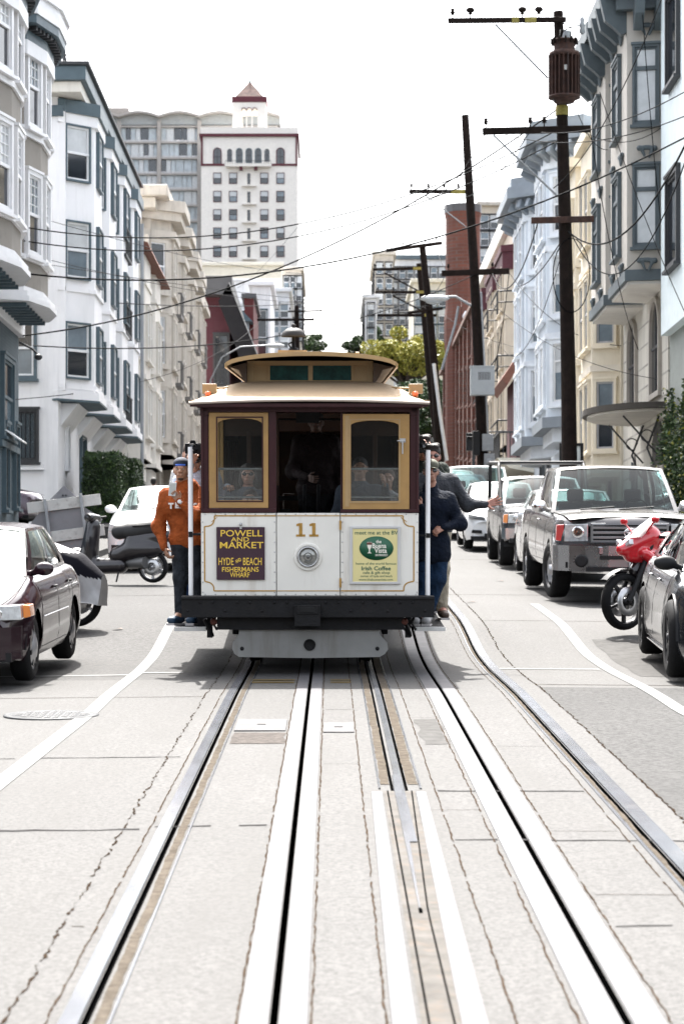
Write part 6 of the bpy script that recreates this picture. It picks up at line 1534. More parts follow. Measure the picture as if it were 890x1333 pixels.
fascia(t,[BPL],lambda m: m.box(-.40,.40,-.012,.05,.56,.66),'grille'); fascia(t,[BPL],lambda m: (m.box(-.5,.5,-.014,.05,.30,.40)),'air_intake')
fascia(t,[MSED],lambda m: m.prism([(-.79,.06),(-.72,-.03),(-.4,-.06),(.4,-.06),(.72,-.03),(.79,.06),(.78,.25),(-.78,.25)],.24,.52,'z'),'bumper')
fascia(t,[mat('bare_plate',(.6,.6,.58),.5)],lambda m: m.box(-.16,.16,-.085,-.072,.36,.50),'number_plate')

# grey pickup with chrome bumper; hood and cab colour lightened as if sunlit
TND = mat('pickup_grey_paint', (.045,.043,.046), .25, metal=.45, var=.05, coat=1., scale=1); TNH = mat('pickup_sunlit_paint', (.24,.23,.215), .28, metal=.55, var=.05, coat=1., scale=1)
def pickup(name,label,loc,rz,paint,W,L,r,ax,roofz,beltz,hoodz,rim,style,glassm,yc,pitch=.06,roofpaint=None,mirror=(.11,.09)):
    P = dict(L=L,W=W,r=r,axles=ax,paint=paint,rim=rim,style=style,sill=.42,top=[(0,hoodz-.12),(.12,hoodz-.03),(.4,hoodz),(yc-.1,beltz-.03),(yc+2.0,beltz+.02),(L-.2,beltz+.03),(L,beltz+.02)],nose_lift=.06,
        gh=dict(y=(yc,yc+.62,yc+2.1,yc+2.35),roof=roofz,side=[(.10,.50,.06,.92),(.54,.92,.06,.92)],wb=.94,wr=.80,wa=.97),doors=[yc+.12,yc+1.25,yc+2.35],handles=[yc+1.0],tw=.26,glass=glassm,mirror=mirror,pitch=pitch,roofpaint=roofpaint,bow=.36,round=.45,wfront=.90,crown=.04,handlem=CHR,mirrorm=CHR if roofpaint else BPL,steer=.12 if roofpaint else 0)
    t, b_, I = car(name,label,'pickup truck',loc,rz,P)
    mb = MB(); mb.box(-W/2*.80,W/2*.80,yc+2.5,L-.1,beltz+.02,beltz+.055); mb.build('cargo_bed', BPL, t)
    return t, I
ty = 30.7; t, I = pickup('parked_pickup','grey pickup with a hood coloured as if sunlit and chrome slatted grille parked third from the right foreground',(3.98,ty,g(ty+1)-.03),R(.6),TND,1.96,5.5,.385,[.98,4.3],1.80,1.17,1.12,RIMS,'steel',CGL,1.55,roofpaint=TNH)
mb = MB(); top = I['top']
mb.grid(lambda u,v: (u*I['halfw'](v)*.86, v, top(v)+.04*(1-abs(u)**2.5)+.016), np.linspace(-1,1,13), np.linspace(.10,1.5,12)); mb.build('hood', TNH, t)
mb = MB(); mb.frame(-.52,.52,.78,1.04,.03,-.03,.06,0); mb.box(-.49,.49,.0,.05,.80,1.02,1)
for z in (.83,.895,.96): mb.box(-.5,.5,-.03,.02,z,z+.035,0)
mb.v = [BEND(p) for p in mb.v]; gr = mb.build('grille', [mat('grille_satin', (.22,.22,.22), .38, metal=.6), BPL], t, .006)
mb = MB()
for a,b_,o in ((.085,.058,0),(.028,.055,0),(.06,.02,.02)): mb.tube([(a*math.cos(t_),-.045,.91+o+b_*math.sin(t_)) for t_ in np.linspace(0,2*PI,25)],.008,6,0,False)
mb.build('emblem', CHR, gr)
lamp_pair(t, [(.555,.80),(.70,.795),(.85,.79),(.84,1.02),(.70,1.025),(.555,1.03)], -.02,.15, HLG, wrap=.25, bez=(.68,.92,.08))
lamp_pair(t, [(.86,.79),(.95,.80),(.94,1.01),(.85,1.02)], .03,.22, REDL, 'side_marker', wrap=.3)
mb = MB(); mb.prism([(-.98,.10),(-.93,-.06),(-.8,-.11),(-.6,-.13),(-.3,-.13),(.3,-.13),(.6,-.13),(.8,-.11),(.93,-.06),(.98,.10),(.98,.34),(-.98,.34)],.40,.74,'z',0)
mb.box(-.44,.44,-.138,-.1,.615,.735,0); mb.v = [BEND(p) for p in mb.v]; bp = mb.build('bumper', [mat('chrome_soft', (.30,.30,.31), .28, metal=1., var=.05)], t, .03)
mb = MB(); mb.box(-.42,.42,-.143,-.13,.56,.61); mb.box(-.6,.6,-.135,-.1,.40,.46)
for sx in (-1,1): mb.lathe([(.085,0),(.085,.03),(.06,.035),(0,.03)],20,0,Matrix.Translation((sx*.66,-.065,.54)) @ Matrix.Rotation(PI/2,4,'X'))
mb.build('air_intake', BPL, bp)
mb = MB(); mb.box(-.03,.28,-.155,-.145,.47,.61); pl_ = mb.build('number_plate', mat('plate_white', (.7,.7,.7), .5), bp, .004); text_mesh('6Z7', .10, .1, .53, -.158, 'lettering', mat('plate_blue', (.02,.04,.2), .5), pl_, .001, .002)
text_mesh('CALIFORNIA', .03, .12, .593, -.158, 'lettering', mat('plate_red', (.4,.03,.03), .5), pl_, .001, 0)

# dark pickup with lumber rack
DPK = mat('dark_silver_paint', (.030,.031,.033), .25, metal=.3, var=.06, coat=.5, scale=1)
ty = 41.3; t, I = pickup('parked_pickup','dark grey pickup carrying a black overhead rack behind the small silver car',(3.95,ty,g(ty+1)-.03),0,DPK,1.72,4.9,.36,[.85,3.75],1.62,1.10,1.03,RIMS,'steel',CGL,1.45)
mb = MB()
for sx in (-1,1):
    x = sx*.80
    mb.tube([(x,1.3,.98),(x,2.0,1.80),(x*.98,2.1,1.88),(x*.98,4.6,1.90)],.035,8); mb.tube([(x,4.5,1.1),(x*.98,4.5,1.9)],.035,8)
for y in (2.1,3.3,4.5): mb.tube([(-.80,y,1.89),(.80,y,1.89)],.03,8)
mb.build('rack', BPL, t)
lamp_pair(t, [(.52,.80),(.76,.79),(.75,.95),(.52,.96)], -.015,.15, HLG, wrap=.25, bez=(.63,.88,.06)); lamp_pair(t, [(.77,.79),(.84,.8),(.83,.94),(.76,.95)], .0,.2, AMB, 'indicator', wrap=.3)
fascia(t,[CHR,BPL],lambda m: (m.frame(-.48,.48,.80,.96,.025,-.02,.05,0),m.box(-.46,.46,.0,.04,.82,.94,1),m.box(-.46,.46,-.015,.02,.87,.895,0)),'grille')
fascia(t,[CHR],lambda m: m.prism([(-.86,.1),(-.8,-.03),(-.5,-.1),(.5,-.1),(.8,-.03),(.86,.1),(.86,.25),(-.86,.25)],.50,.70,'z'),'bumper')

# small silver car between the pickups
SLV = mat('silver_car_paint', (.48,.48,.48), .25, metal=.5, var=.05, coat=1., scale=1)
saloon = lambda paint, **k: dict(dict(L=4.4,W=1.74,r=.31,axles=[.88,3.5],paint=paint,rim=RIMS,style='ten',sill=.20,top=[(0,.62),(.12,.72),(.6,.85),(1.15,.95),(3.6,1.0),(4.2,.98),(4.4,.88)],
    gh=dict(y=(1.12,2.0,3.2,3.85),roof=1.44,side=[(.08,.47,.07,.93),(.50,.90,.07,.93)],wr=.72),doors=[1.25,2.35,3.35],handles=[2.1,3.1],tw=.2,pitch=.06,round=.6,wfront=.80), **k)
ty = 36.9; t, b_, I = car('parked_car','small silver car squeezed between the two pickups on the right','car',(4.03,ty,g(ty+1)-.03),0,saloon(SLV,L=3.95,W=1.66,axles=[.8,3.2],gh=dict(y=(1.0,1.8,3.1,3.7),roof=1.42,side=[(.08,.47,.07,.93),(.50,.90,.07,.93)],wr=.72),doors=[1.1,2.1,3.0],handles=[1.9,2.8],top=[(0,.62),(.12,.72),(.6,.85),(1.05,.93),(3.3,.98),(3.95,.9)]))
lamp_pair(t, [(.45,.62),(.78,.64),(.78,.76),(.48,.70)], -.01,.3, HLG, wrap=.5); fascia(t,[BPL],lambda m: (m.box(-.42,.42,-.012,.05,.58,.66),m.box(-.5,.5,-.012,.05,.30,.42)),'grille')
WCP = mat('white_car_paint', (.78,.79,.80), .25, var=.03, coat=1., scale=1)
ty = 50.3; t, b_, I = car('parked_car','white saloon with dark alloy wheels parked behind the pickup with the rack','car',(3.86,ty,g(ty+1)-.03),0,saloon(WCP,W=1.84,style='five',rim=RIMS,r=.34,gh=dict(y=(1.15,2.05,3.3,4.0),roof=1.47,side=[(.08,.47,.07,.93),(.50,.90,.07,.93)],wr=.72)))
lamp_pair(t, [(.48,.64),(.84,.70),(.84,.78),(.5,.72)], -.012,.3, mat('dark_headlamp',(.10,.11,.12),.1,coat=1), wrap=.6); lamp_pair(t, [(.55,.36),(.78,.37),(.76,.44),(.56,.43)], -.02,.2, BPL, 'fog_lamp', wrap=.5)
fascia(t,[BPL,CHR],lambda m: (m.box(-.42,.42,-.02,.05,.58,.70,0),m.box(-.42,.42,-.024,-.018,.70,.715,1),m.box(-.5,.5,-.016,.05,.26,.36,0)),'grille')
ty = 57.5; t, b_, I = car('parked_car','white van like car whose roof shows above the white saloon','car',(3.75,ty,g(ty+1)-.02),0,saloon(WCP,W=1.85,r=.34,gh=dict(y=(1.0,1.7,4.0,4.3),roof=1.78,side=[(.10,.40,.07,.93),(.43,.68,.07,.93),(.71,.92,.07,.93)],wr=.80),top=[(0,.7),(.12,.85),(.6,1.0),(1.05,1.08),(4.2,1.12),(4.4,1.0)]))
lamp_pair(t, [(.48,.74),(.84,.78),(.84,.9),(.5,.84)], -.012,.3, HLG, wrap=.5); fascia(t,[BPL],lambda m: m.box(-.42,.42,-.02,.05,.62,.78),'grille')
for i,(ty,x,lb) in enumerate(((64.5,3.8,'blue grey car parked uphill beyond the white van like car'),(71,3.9,'grey car parked highest up the right kerb'))):
    t, b_, I = car('parked_car',lb,'car',(x,ty,g(ty+1)-.02),0,saloon(SLV if i else mat('blue_grey_paint',(.10,.13,.17),.25,metal=.5,coat=1.)),)
    lamp_pair(t, [(.45,.62),(.78,.64),(.78,.76),(.48,.70)], -.01,.3, HLG, wrap=.5)
# white car on the left
ty = 40.7; t, b_, I = car('parked_car','white hatchback parked behind the black scooter on the left','car',(-3.12,ty,g(ty+1)-.03),0,saloon(WCP,W=1.74,style='hubcap',L=4.3,gh=dict(y=(1.0,1.85,3.2,3.9),roof=1.44,side=[(.08,.47,.07,.93),(.50,.90,.07,.93)],wr=.70),top=[(0,.60),(.12,.74),(.5,.88),(1.1,.98),(3.6,1.0),(4.3,.9)],glass=glass('hazy_car_glass',(.5,.58,.57),.72,.05)))
lamp_pair(t, [(.42,.62),(.80,.66),(.80,.80),(.55,.74)], -.012,.3, HLG, wrap=.55); lamp_pair(t, [(.60,.32),(.76,.32),(.76,.42),(.60,.42)], -.02,.2, BPL, 'fog_lamp', wrap=.5)
fascia(t,[BPL,CHR],lambda m: (m.box(-.38,.38,-.016,.05,.62,.68,0),m.box(-.5,.5,-.016,.05,.26,.38,0),m.box(-.38,.38,-.02,-.01,.68,.69,1)),'grille'); fascia(t,[mat('plate_white', (.7,.7,.7), .5)],lambda m: m.box(-.16,.16,-.03,-.02,.44,.56),'number_plate')
# purple people carrier in the side street, seen side on
PURC = mat('purple_car_paint', (.035,.012,.03), .25, metal=.4, coat=1., scale=1)
x_, y_, z_ = at(48,0,59.5)[0], 59.6, g(59.5)
t, b_, I = car('parked_car','dark purple hatchback standing in the side street behind the barricade','car',(-7.35,58.8,g(59.5)+.18),R(80),saloon(PURC,L=4.2,gh=dict(y=(.95,1.7,3.5,4.05),roof=1.62,side=[(.08,.40,.07,.93),(.43,.68,.07,.93),(.71,.90,.07,.93)],wr=.74),top=[(0,.7),(.12,.85),(.6,.95),(1.05,1.02),(3.9,1.08),(4.2,.98)],glass=CGL,pitch=.0,style='five'))

# black saloon with dark wheels, right foreground
TES = mat('black_car_paint', (.010,.011,.013), .14, metal=.0, var=.04, coat=.4, scale=1)
P = dict(L=4.95,W=1.96,r=.355,axles=[.95,3.90],paint=TES,rim=RIMD,style='thin',sill=.17,top=[(0,.60),(.12,.70),(.6,.84),(1.25,.94),(3.2,.97),(4.2,1.0),(4.95,1.0)],
    gh=dict(y=(1.3,2.25,3.3,4.5),roof=1.42,side=[(.10,.46,.08,.93),(.49,.82,.08,.90)],wr=.66,wb=.88),doors=[1.45,2.55,3.55],handles=[2.25,3.2],tw=.245,pitch=.055,round=.9,wfront=.74,glass=CGD,crown=.06,mirror=(.11,.07),handlem=CHR,mirrorm=BPL,steer=.0,wt=[.93,.98,1,1,.99,.97,.94,.91,.86])
ty = 19.85; t, b_, I = car('parked_car','glossy black saloon with black wheels cut off by the right edge in the foreground','car',(3.96,ty,g(ty+1)-.03),R(-3.2),P)
lamp_pair(t, [(.42,.62),(.80,.72),(.80,.80),(.48,.72)], -.012,.4, HLG, wrap=.8)
fascia(t,[BPL],lambda m: (m.box(-.35,.35,-.014,.05,.42,.60),m.box(-.6,.6,-.012,.05,.24,.32)),'grille')
mb = MB()
for sx in (-1,1): mb.tube([(sx*(I['halfw'](y)+.0)*.965,y,.205) for y in np.linspace(1.45,3.4,10)],.016,6)
mb.build('sill_chrome', CHR, t)
# ------------------------------------------------------------------ two wheelers
def bwheel(parent, y, r, w, spokes, rimm, x=0, disc=True, steer=0):
    h = holder('wheel', parent, (x,y,r), steer); M = Matrix.Rotation(PI/2,4,'Y')
    mb = MB(); mb.lathe([(r*.78,-w*.42),(r*.9,-w*.5),(r*.98,-w*.25),(r,0),(r*.98,w*.25),(r*.9,w*.5),(r*.78,w*.42)],32,0,M); mb.build('tyre', RUB, h)
    mb = MB(); mb.lathe([(r*.80,-w*.4),(r*.74,-w*.3),(r*.74,w*.3),(r*.80,w*.4)],32,0,M); mb.lathe([(0,-w*.6),(r*.14,-w*.5),(r*.14,w*.5),(0,w*.6)],14,0,M)
    for i in range(spokes): mb.box(r*.1,r*.77,-.014,.014,-.02,.02,0,M @ Matrix.Rotation(2*PI*i/spokes,4,'Z'))
    if disc:
        for s_ in (-1,1): mb.lathe([(r*.28,s_*w*.55),(r*.52,s_*w*.55),(r*.52,s_*w*.6),(r*.28,s_*w*.6)],24,1,M)
    mb.build('rim', [rimm, STEEL], h); return h
# scooter
BLKP = mat('black_scooter_plastic', (.008,.006,.008), .3, coat=.5)
sx_, sy_ = -3.40, 36.3
t = thing('scooter', 'black scooter parked side on in front of the white hatchback', 'scooter', (sx_,sy_,g(sy_)), R(-108), 'two wheelers parked between the cars')
bwheel(t, .62, .235, .11, 5, RIMS); bwheel(t, -.62, .225, .10, 5, RIMS)
mb = MB(); blob(mb, [('c',(0,.30,.62),(0,.85,.70),.13,.10),('c',(0,.05,.42),(0,.6,.50),.12,.12),('e',(0,.45,.5),(.16,.38,.14))],.02,.06); mb.build('tail_body', BLKP, t)
mb = MB(); blob(mb, [('c',(0,.08,.76),(0,.72,.83),.115,.09),('c',(0,.3,.76),(0,.6,.80),.13,.11)],.02,.05); mb.build('seat', mat('seat_vinyl',(.012,.012,.013),.6), t)
mb = MB(); blob(mb, [('c',(0,-.42,.34),(0,-.34,.86),.15,.11),('e',(0,-.36,.6),(.2,.06,.28)),('c',(0,-.35,.25),(0,.1,.26),.12,.12)],.02,.05); mb.build('front_shield', BLKP, t)
mb = MB(); blob(mb, [('c',(-.13,-.33,.97),(.13,-.33,.97),.06,.06),('e',(0,-.4,.98),(.1,.08,.07))],.018,.04); mb.build('handlebar_cowl', BLKP, t)
mb = MB(); mb.tube([(-.33,-.28,1.0),(-.12,-.33,.98),(.12,-.33,.98),(.33,-.28,1.0)],.018,8)
mb.build('handlebar', BPL, t)
mb = MB(); mb.tube([(0,-.36,.5),(0,-.6,.24)],.035,8); mb.tube([(.07,-.42,.45),(.07,-.62,.225)],.02,8); mb.tube([(-.07,-.42,.45),(-.07,-.62,.225)],.02,8); mb.build('fork', BPL, t)
mb = MB(); mb.lathe([(.26,-.08),(.28,-.05),(.285,0),(.28,.05),(.26,.08)],16,0,Matrix.Translation((0,-.62,.25)) @ Matrix.Rotation(PI/2,4,'Y') @ Matrix.Rotation(PI*.6,4,'Z'),arc=PI*.8); mb.build('mudguard', BLKP, t)
mb = MB(); mb.tube([(-.12,.2,.26),(-.13,.75,.33)],.055,10); mb.tube([(-.1,.1,.3),(.1,.55,.3)],.09,8); mb.build('engine', [mat('engine_metal',(.12,.12,.12),.5,metal=.7)], t)
mb = MB(); mb.tube([(-.13,.35,.84),(-.15,.9,.86),(.15,.9,.86),(.13,.35,.84)],.014,6); mb.tube([(-.14,.75,.86),(.14,.75,.86)],.012,6); mb.build('grab_rail', BPL, t)
mb = MB(); mb.ell((0,.90,.66),(.09,.03,.04)); mb.build('tail_lamp', REDL, t); mb = MB(); mb.box(-.09,.09,.91,.92,.40,.52); mb.build('number_plate', mat('plate_white', (.7,.7,.7), .5), t)
mb = MB(); mb.tube([(.05,.1,.2),(.2,.12,.02)],.014,6); mb.build('kick_stand', BPL, t)
t.scale = (1.06,)*3
# red sport motorbike, nose towards the street
REDP = mat('red_fairing', (.50,.012,.02), .15, coat=1., var=.04)
mx_, my_ = 3.97, 26.35
t = thing('motorbike', 'red sport motorbike parked nose out between the black saloon and the grey pickup', 'motorbike', (mx_,my_,g(my_)), R(-62), 'two wheelers parked between the cars')
bwheel(t, -.70, .30, .12, 5, RIMD, steer=.15); bwheel(t, .70, .31, .18, 5, RIMD)
mb = MB(); blob(mb, [('c',(0,-.72,.84),(0,-.40,.97),.065,.15),('c',(0,-.62,.78),(0,-.42,.80),.07,.13),('c',(-.13,-.52,.80),(-.15,-.16,.56),.055,.085),('c',(.13,-.52,.80),(.15,-.16,.56),.055,.085),('c',(-.15,-.16,.56),(-.12,.12,.42),.075,.06),('c',(.15,-.16,.56),(.12,.12,.42),.075,.06),('c',(0,-.12,.90),(0,.22,.84),.14,.10)],.014,.045); mb.build('fairing', REDP, t)
mb = MB(); blob(mb, [('c',(0,.45,.84),(0,.98,.98),.09,.045),('c',(0,.5,.80),(0,.8,.86),.09,.06)],.018,.05); mb.build('tail', REDP, t)
mb = MB(); blob(mb, [('c',(0,.20,.84),(0,.5,.86),.11,.10)],.018,.05); mb.build('seat', mat('seat_vinyl',(.012,.012,.013),.6), t)
mb = MB()
mb.grid(lambda u,v: (.16*math.sin((u-.5)*2.6)*(1-.4*v), -.56+.34*v-.09*math.cos((u-.5)*2.6)*(1-v*.4), .97+.26*v), np.linspace(0,1,10), np.linspace(0,1,6)); mb.build('windscreen', glass('bike_screen',(.7,.75,.78),.75,.05), t)
mb = MB()
for s_ in (-1,1): mb.prism([(s_*.03,.86),(s_*.12,.90),(s_*.11,.95),(s_*.03,.90)] if s_ > 0 else [(s_*.03,.86),(s_*.12,.90),(s_*.11,.95),(s_*.03,.90)][::-1],-.715,-.66,'y')
mb.build('headlight', HLG, t)
mb = MB(); blob(mb, [('c',(-.11,-.35,.40),(-.10,.15,.34),.075,.06),('c',(.11,-.35,.40),(.10,.15,.34),.075,.06),('c',(0,-.56,.62),(0,-.50,.70),.07,.06)],.02,.04); mb.build('belly_pan', BLKP, t)
mb = MB()
for s_ in (-1,1): mb.box(s_*.135-.004,s_*.135+.004,-.42,-.20,.56,.60)
mb.build('fairing_vent', BPL, t)
mb = MB()
for s_ in (-1,1): mb.tube([(s_*.10,-.40,.92),(s_*.10,-.70,.30)],.028,8)
mb.box(-.1,.1,-.46,-.36,.78,.84); mb.build('fork', BPL, t)
mb = MB(); mb.lathe([(.335,-.06),(.345,-.03),(.35,0),(.345,.03),(.335,.06)],16,0,Matrix.Translation((0,-.70,.30)) @ Matrix.Rotation(PI/2,4,'Y') @ Matrix.Rotation(PI*.62,4,'Z'),arc=PI*.65); mb.build('mudguard', BPL, t)
mb = MB()
for s_ in (-1,1):
    mb.tube([(s_*.02,-.38,.99),(s_*.32,-.28,.96)],.018,8)
    mm_ = MB(); mm_.tube([(s_*.12,-.5,1.02),(s_*.26,-.5,1.13)],.009,6); mm_.ell((s_*.28,-.5,1.15),(.065,.02,.035)); mm_.build('mirror', REDP, t)
mb.build('handlebar', BPL, t)
mb = MB(); blob(mb, [('c',(0,-.2,.5),(0,.25,.5),.15,.14),('c',(0,0,.35),(0,.3,.34),.13,.12)],.025,.05); mb.build('engine', mat('engine_metal',(.12,.12,.12),.5,metal=.7), t)
mb = MB(); mb.tube([(.10,.3,.42),(.12,.7,.31)],.03,6); mb.tube([(-.10,.3,.42),(-.12,.7,.31)],.03,6); mb.tube([(.14,.1,.3),(.17,.55,.4),(.18,.85,.55)],.05,10); mb.build('swingarm', BPL, t)
t.scale = (1.08,)*3
# covered motorbike
SILC = mat('silver_cover_cloth', (.30,.30,.30), .45, metal=.3, var=.15, scale=4, bmp=.8, bscale=7); BLKC = mat('black_cover_cloth', (.006,.006,.010), .8, spec=.1, bmp=.8, bscale=7)
t = thing('covered_motorbike', 'motorbike under a black and silver cover with only its tyre showing', 'motorbike', (-3.60,26.7,g(26.7)), R(74), 'two wheelers parked between the cars')
bwheel(t, -.72, .30, .13, 6, RIMS); bwheel(t, .68, .30, .15, 6, RIMS)
def cov(u, v, off=0):   # u along (0..1 front to rear), v over (-1..1)
    y = -1.05+2.15*u; H_ = float(np.interp(u,[0,.12,.3,.5,.75,1],[.60,.84,.98,.88,.90,.74])); W_ = float(np.interp(u,[0,.15,.3,.6,1],[.14,.30,.42,.36,.20]))
    a = v*PI/2; fold = .025*math.sin(u*31+v*5)*abs(v)**2+.02*math.sin(u*57-v*9)*abs(v)**2
    if abs(v) <= .35: x = W_*.55*v/.35; z = H_-.05*(abs(v)/.35)**2
    else: k = (abs(v)-.35)/.65; x = math.copysign(W_*(.55+.45*k**.6)+fold, v); z = H_-.05-(H_-.05-.24)*k**1.1+.03*math.sin(u*19)*(k > .95)
    return (x, y, z)
us_ = np.linspace(0,1,60); vs_ = np.linspace(-1,1,61)
pts = [[cov(u,v) for v in vs_] for u in us_]; mb = MB(); V_ = [p for r_ in pts for p in r_]; n = len(vs_)
fs = [(i*n+j,(i+1)*n+j,(i+1)*n+j+1,i*n+j+1) for i in range(len(us_)-1) for j in range(n-1)]
mb.add(V_, fs, 0, True); mb.m = [1 if (.52+.05*math.sin(f[0]//n*.15) < pts[f[0]//n][f[0]%n][2] < .84) else 0 for f in fs]
for e in (0,len(us_)-1): mb.add([pts[e][j] for j in range(n)],[tuple(range(n))],0)
mb.build('cover', [SILC, BLKC], t)
# ------------------------------------------------------------------ poles, wires, lamps
POLEW = mat('creosote_pole', (.011,.007,.0055), .9, spec=.15, var=.4, scale=5, bmp=.6, bscale=20, dirt=.4, dcol=(.028,.018,.012), streak=True)
RUSTY = mat('rusted_steel', (.042,.018,.012), .8, metal=.2, var=.5, scale=6, dirt=.7, dcol=(.03,.03,.034), streak=True, bmp=.6)
GREYM = mat('galvanised_grey', (.26,.27,.28), .5, metal=.4, var=.15, scale=5)
YTAG = mat('yellow_pole_tag', (.22,.18,.035), .7, var=.3, scale=30)
WIREM = mat('wire_black', (.003,.0035,.004), .8, spec=.1)
def insul(t, p, h=.22, m=None):
    mb = MB(); mb.lathe([(.015,0),(.015,h*.4),(.06,h*.42),(.03,h*.55),(.07,h*.62),(.035,h*.75),(.05,h),(0,h*1.02)],10,0,Matrix.Translation(p)); mb.build('insulator', m or POLEW, t)
def upole(label, pts, r0, r1, Y):
    P = [Vector(at(a,b,Y)) for a,b in pts]; base = P[0]; base.z = g(Y)
    t = thing('utility_pole', label, 'utility pole', tuple(base), 0, 'utility poles carrying the wires')
    mb = MB(); rs = list(np.linspace(r0,r1,len(P))); mb.tube([p-base for p in P], rs, 12); mb.build('shaft', POLEW, t)
    return t, base
def arm(t, base, a, b, Y, w=.11, h=.12, m=None, ins=(), tags=()):
    A, B = Vector(at(*a,Y))-base, Vector(at(*b,Y))-base; A.y -= .2; B.y -= .2
    mb = MB(); mb.beam(A, B, w, h); mb.build('crossarm', m or POLEW, t, .01)
    for f_ in ins: p = A.lerp(B,f_); insul(t, p+Vector((0,0,h/2)))
    for f_,l_ in tags:
        mb = MB(); d = (B-A).normalized(); p = A.lerp(B,f_); mb.beam(p-d*l_/2-Vector((0,.0,0)), p+d*l_/2, w+.006, h+.006); mb.build('yellow_tag', YTAG, t)
def brace(t, base, a, b, Y, m=None, r=.025):
    A, B = Vector(at(*a,Y))-base, Vector(at(*b,Y))-base; A.y -= .25; B.y -= .1
    mb = MB(); mb.tube([A,B], r, 6); mb.build('brace', m or GREYM, t)
YA = 53.0
t, ba = upole('tall dark utility pole carrying the rusted transformer and two long crossarms', [(742,660),(739,480),(735,300),(731,150),(726,15)], .19, .11, YA)
arm(t, ba, (582,30), (735,28.5), YA, .10, .11, ins=(.04,.19,.63,.77), tags=((.57,.16),(.70,.26)))
for i_ in (.19,.63,.77):
    p = (Vector(at(582,30,YA))-ba).lerp(Vector(at(735,28.5,YA))-ba,i_); mb = MB(); mb.ell((p.x,p.y-.2,p.z+.24),(.10,.07,.07),10,6); mb.build('insulator_cap', POLEW, t)
arm(t, ba, (627,173.5), (767,170), YA, .12, .15, ins=(.03,.44,.57))
arm(t, ba, (690,289), (771,287), YA, .10, .14, RUSTY)
brace(t, ba, (643,35), (712,103), YA); brace(t, ba, (641,179), (725,257), YA); 
mb = MB(); p = Vector(at(731,145,YA))-ba; mb.lathe([(.15,-.1),(.15,.1),(.145,.12)],12,0,Matrix.Translation(p)); mb.build('yellow_tag', YTAG, t)
# transformer can with cooling fins
tc = Vector(at(731.5,0,YA))-ba; zt_, zb_ = at(0,58,YA)[2]-ba.z, at(0,139,YA)[2]-ba.z; H_ = zt_-zb_; cy_ = -.42
tr = holder('transformer', t, (tc.x,cy_,zb_))
mb = MB(); mb.lathe([(0,0),(.22,0),(.26,.06),(.27,.12),(.27,H_*.78),(.24,H_*.84),(.24,H_*.97),(.27,H_*.975),(.27,H_),(0,H_+.03)],24,0); mb.build('tank', RUSTY, tr)
mb = MB()
for i in range(22): mb.box(.26,.36,-.012,.012,.10,H_*.76,0,Matrix.Rotation(2*PI*i/22,4,'Z'))
mb.lathe([(.27,.08),(.365,.10),(.365,.15),(.27,.16)],22,0); mb.lathe([(.27,H_*.72),(.365,H_*.73),(.34,H_*.80),(.27,H_*.82)],22,0)
mb.build('cooling_fins', RUSTY, tr)
mb = MB()
for i in range(12): a = 2*PI*i/12; mb.box(.25,.31,-.02,.02,H_*.93,H_*1.02,0,Matrix.Rotation(a,4,'Z'))
mb.build('lid_clamps', POLEW, tr)
mb = MB(); mb.tube([(.12,-.2,H_),(.15,-.1,H_+.25),(0,.25,H_+.45)],.015,6); mb.tube([(-.12,-.2,H_),(-.1,-.1,H_+.2),(0,.3,H_+.3)],.015,6); mb.build('lead_wire', WIREM, tr)
mb = MB(); mb.box(-.2,.2,.22,.42,H_*.2,H_*.28); mb.box(-.2,.2,.22,.42,H_*.65,H_*.73); mb.build('hanger', RUSTY, tr)
mb = MB(); mb.box(-.04,.04,-.30,-.275,H_*.48,H_*.56); mb.build('label_plate', mat('pale_tag',(.6,.6,.58),.6), tr)
mb = MB(); p = Vector(at(733,40,YA))-ba; q_ = Vector(at(757,33,YA))-ba; mb.tube([p,p.lerp(q_,.5)+Vector((0,-.1,.03)),q_],.02,6); mb.lathe([(.04,-.2),(.07,-.15),(.05,-.05),(.08,0),(.05,.06),(.06,.15),(.02,.2)],10,0,Matrix.Translation(q_)); mb.lathe([(.09,-.25),(.12,-.1),(.08,.05)],10,0,Matrix.Translation(p+Vector((.06,-.15,-.1)))); mb.build('fuse_cutout', GREYM, t)
# loop of cable on the pole
mb = MB(); c_ = Vector(at(742,360,YA))-ba; mb.tube([(c_.x+.42*math.cos(a),-.2,c_.z+.85*math.sin(a)) for a in np.linspace(0,2*PI*1.9,50)],.012,5); mb.build('cable_loop', WIREM, t)
YB = 82.0
t, bb_ = upole('leaning dark utility pole with a grey cabinet and street lamp arm on the right', [(630,660),(624,500),(616,340),(609,220),(605,150)], .20, .13, YB)
arm(t, bb_, (532,250.5), (608,251), YB, .11, .13, ins=(.04,.33,.6,.84), tags=((.83,.5),)); arm(t, bb_, (574,357), (662,354), YB, .14, .2, ins=(.1,.75)); brace(t, bb_, (552,255), (606,296), YB)
mb = MB(); c_ = Vector(at(626,498,YB))-bb_; mb.box(c_.x-.42,c_.x+.42,-.75,-.28,c_.z-.5,c_.z+.48); 
for i in range(8): mb.box(c_.x-.15+i*.055,c_.x-.12+i*.055,-.756,-.75,c_.z+.02,c_.z+.3,1)
mb.box(c_.x-.44,c_.x+.44,-.77,-.26,c_.z+.48,c_.z+.52); mb.build('cabinet', [mat('cabinet_grey', (.33,.35,.36), .5, var=.06, dirt=.2), mat('vent_dark', (.08,.08,.085), .7)], t, .01)
mb = MB(); p0 = Vector(at(613,398,YB))-bb_; p1 = Vector(at(572,391,YB))-bb_; mb.tube([p0,p0.lerp(p1,.5)+Vector((0,-.1,.22)),p1+Vector((0,-.1,.1))],.045,8); p2 = Vector(at(597,397,YB))-bb_; p3 = Vector(at(575,480,YB))-bb_
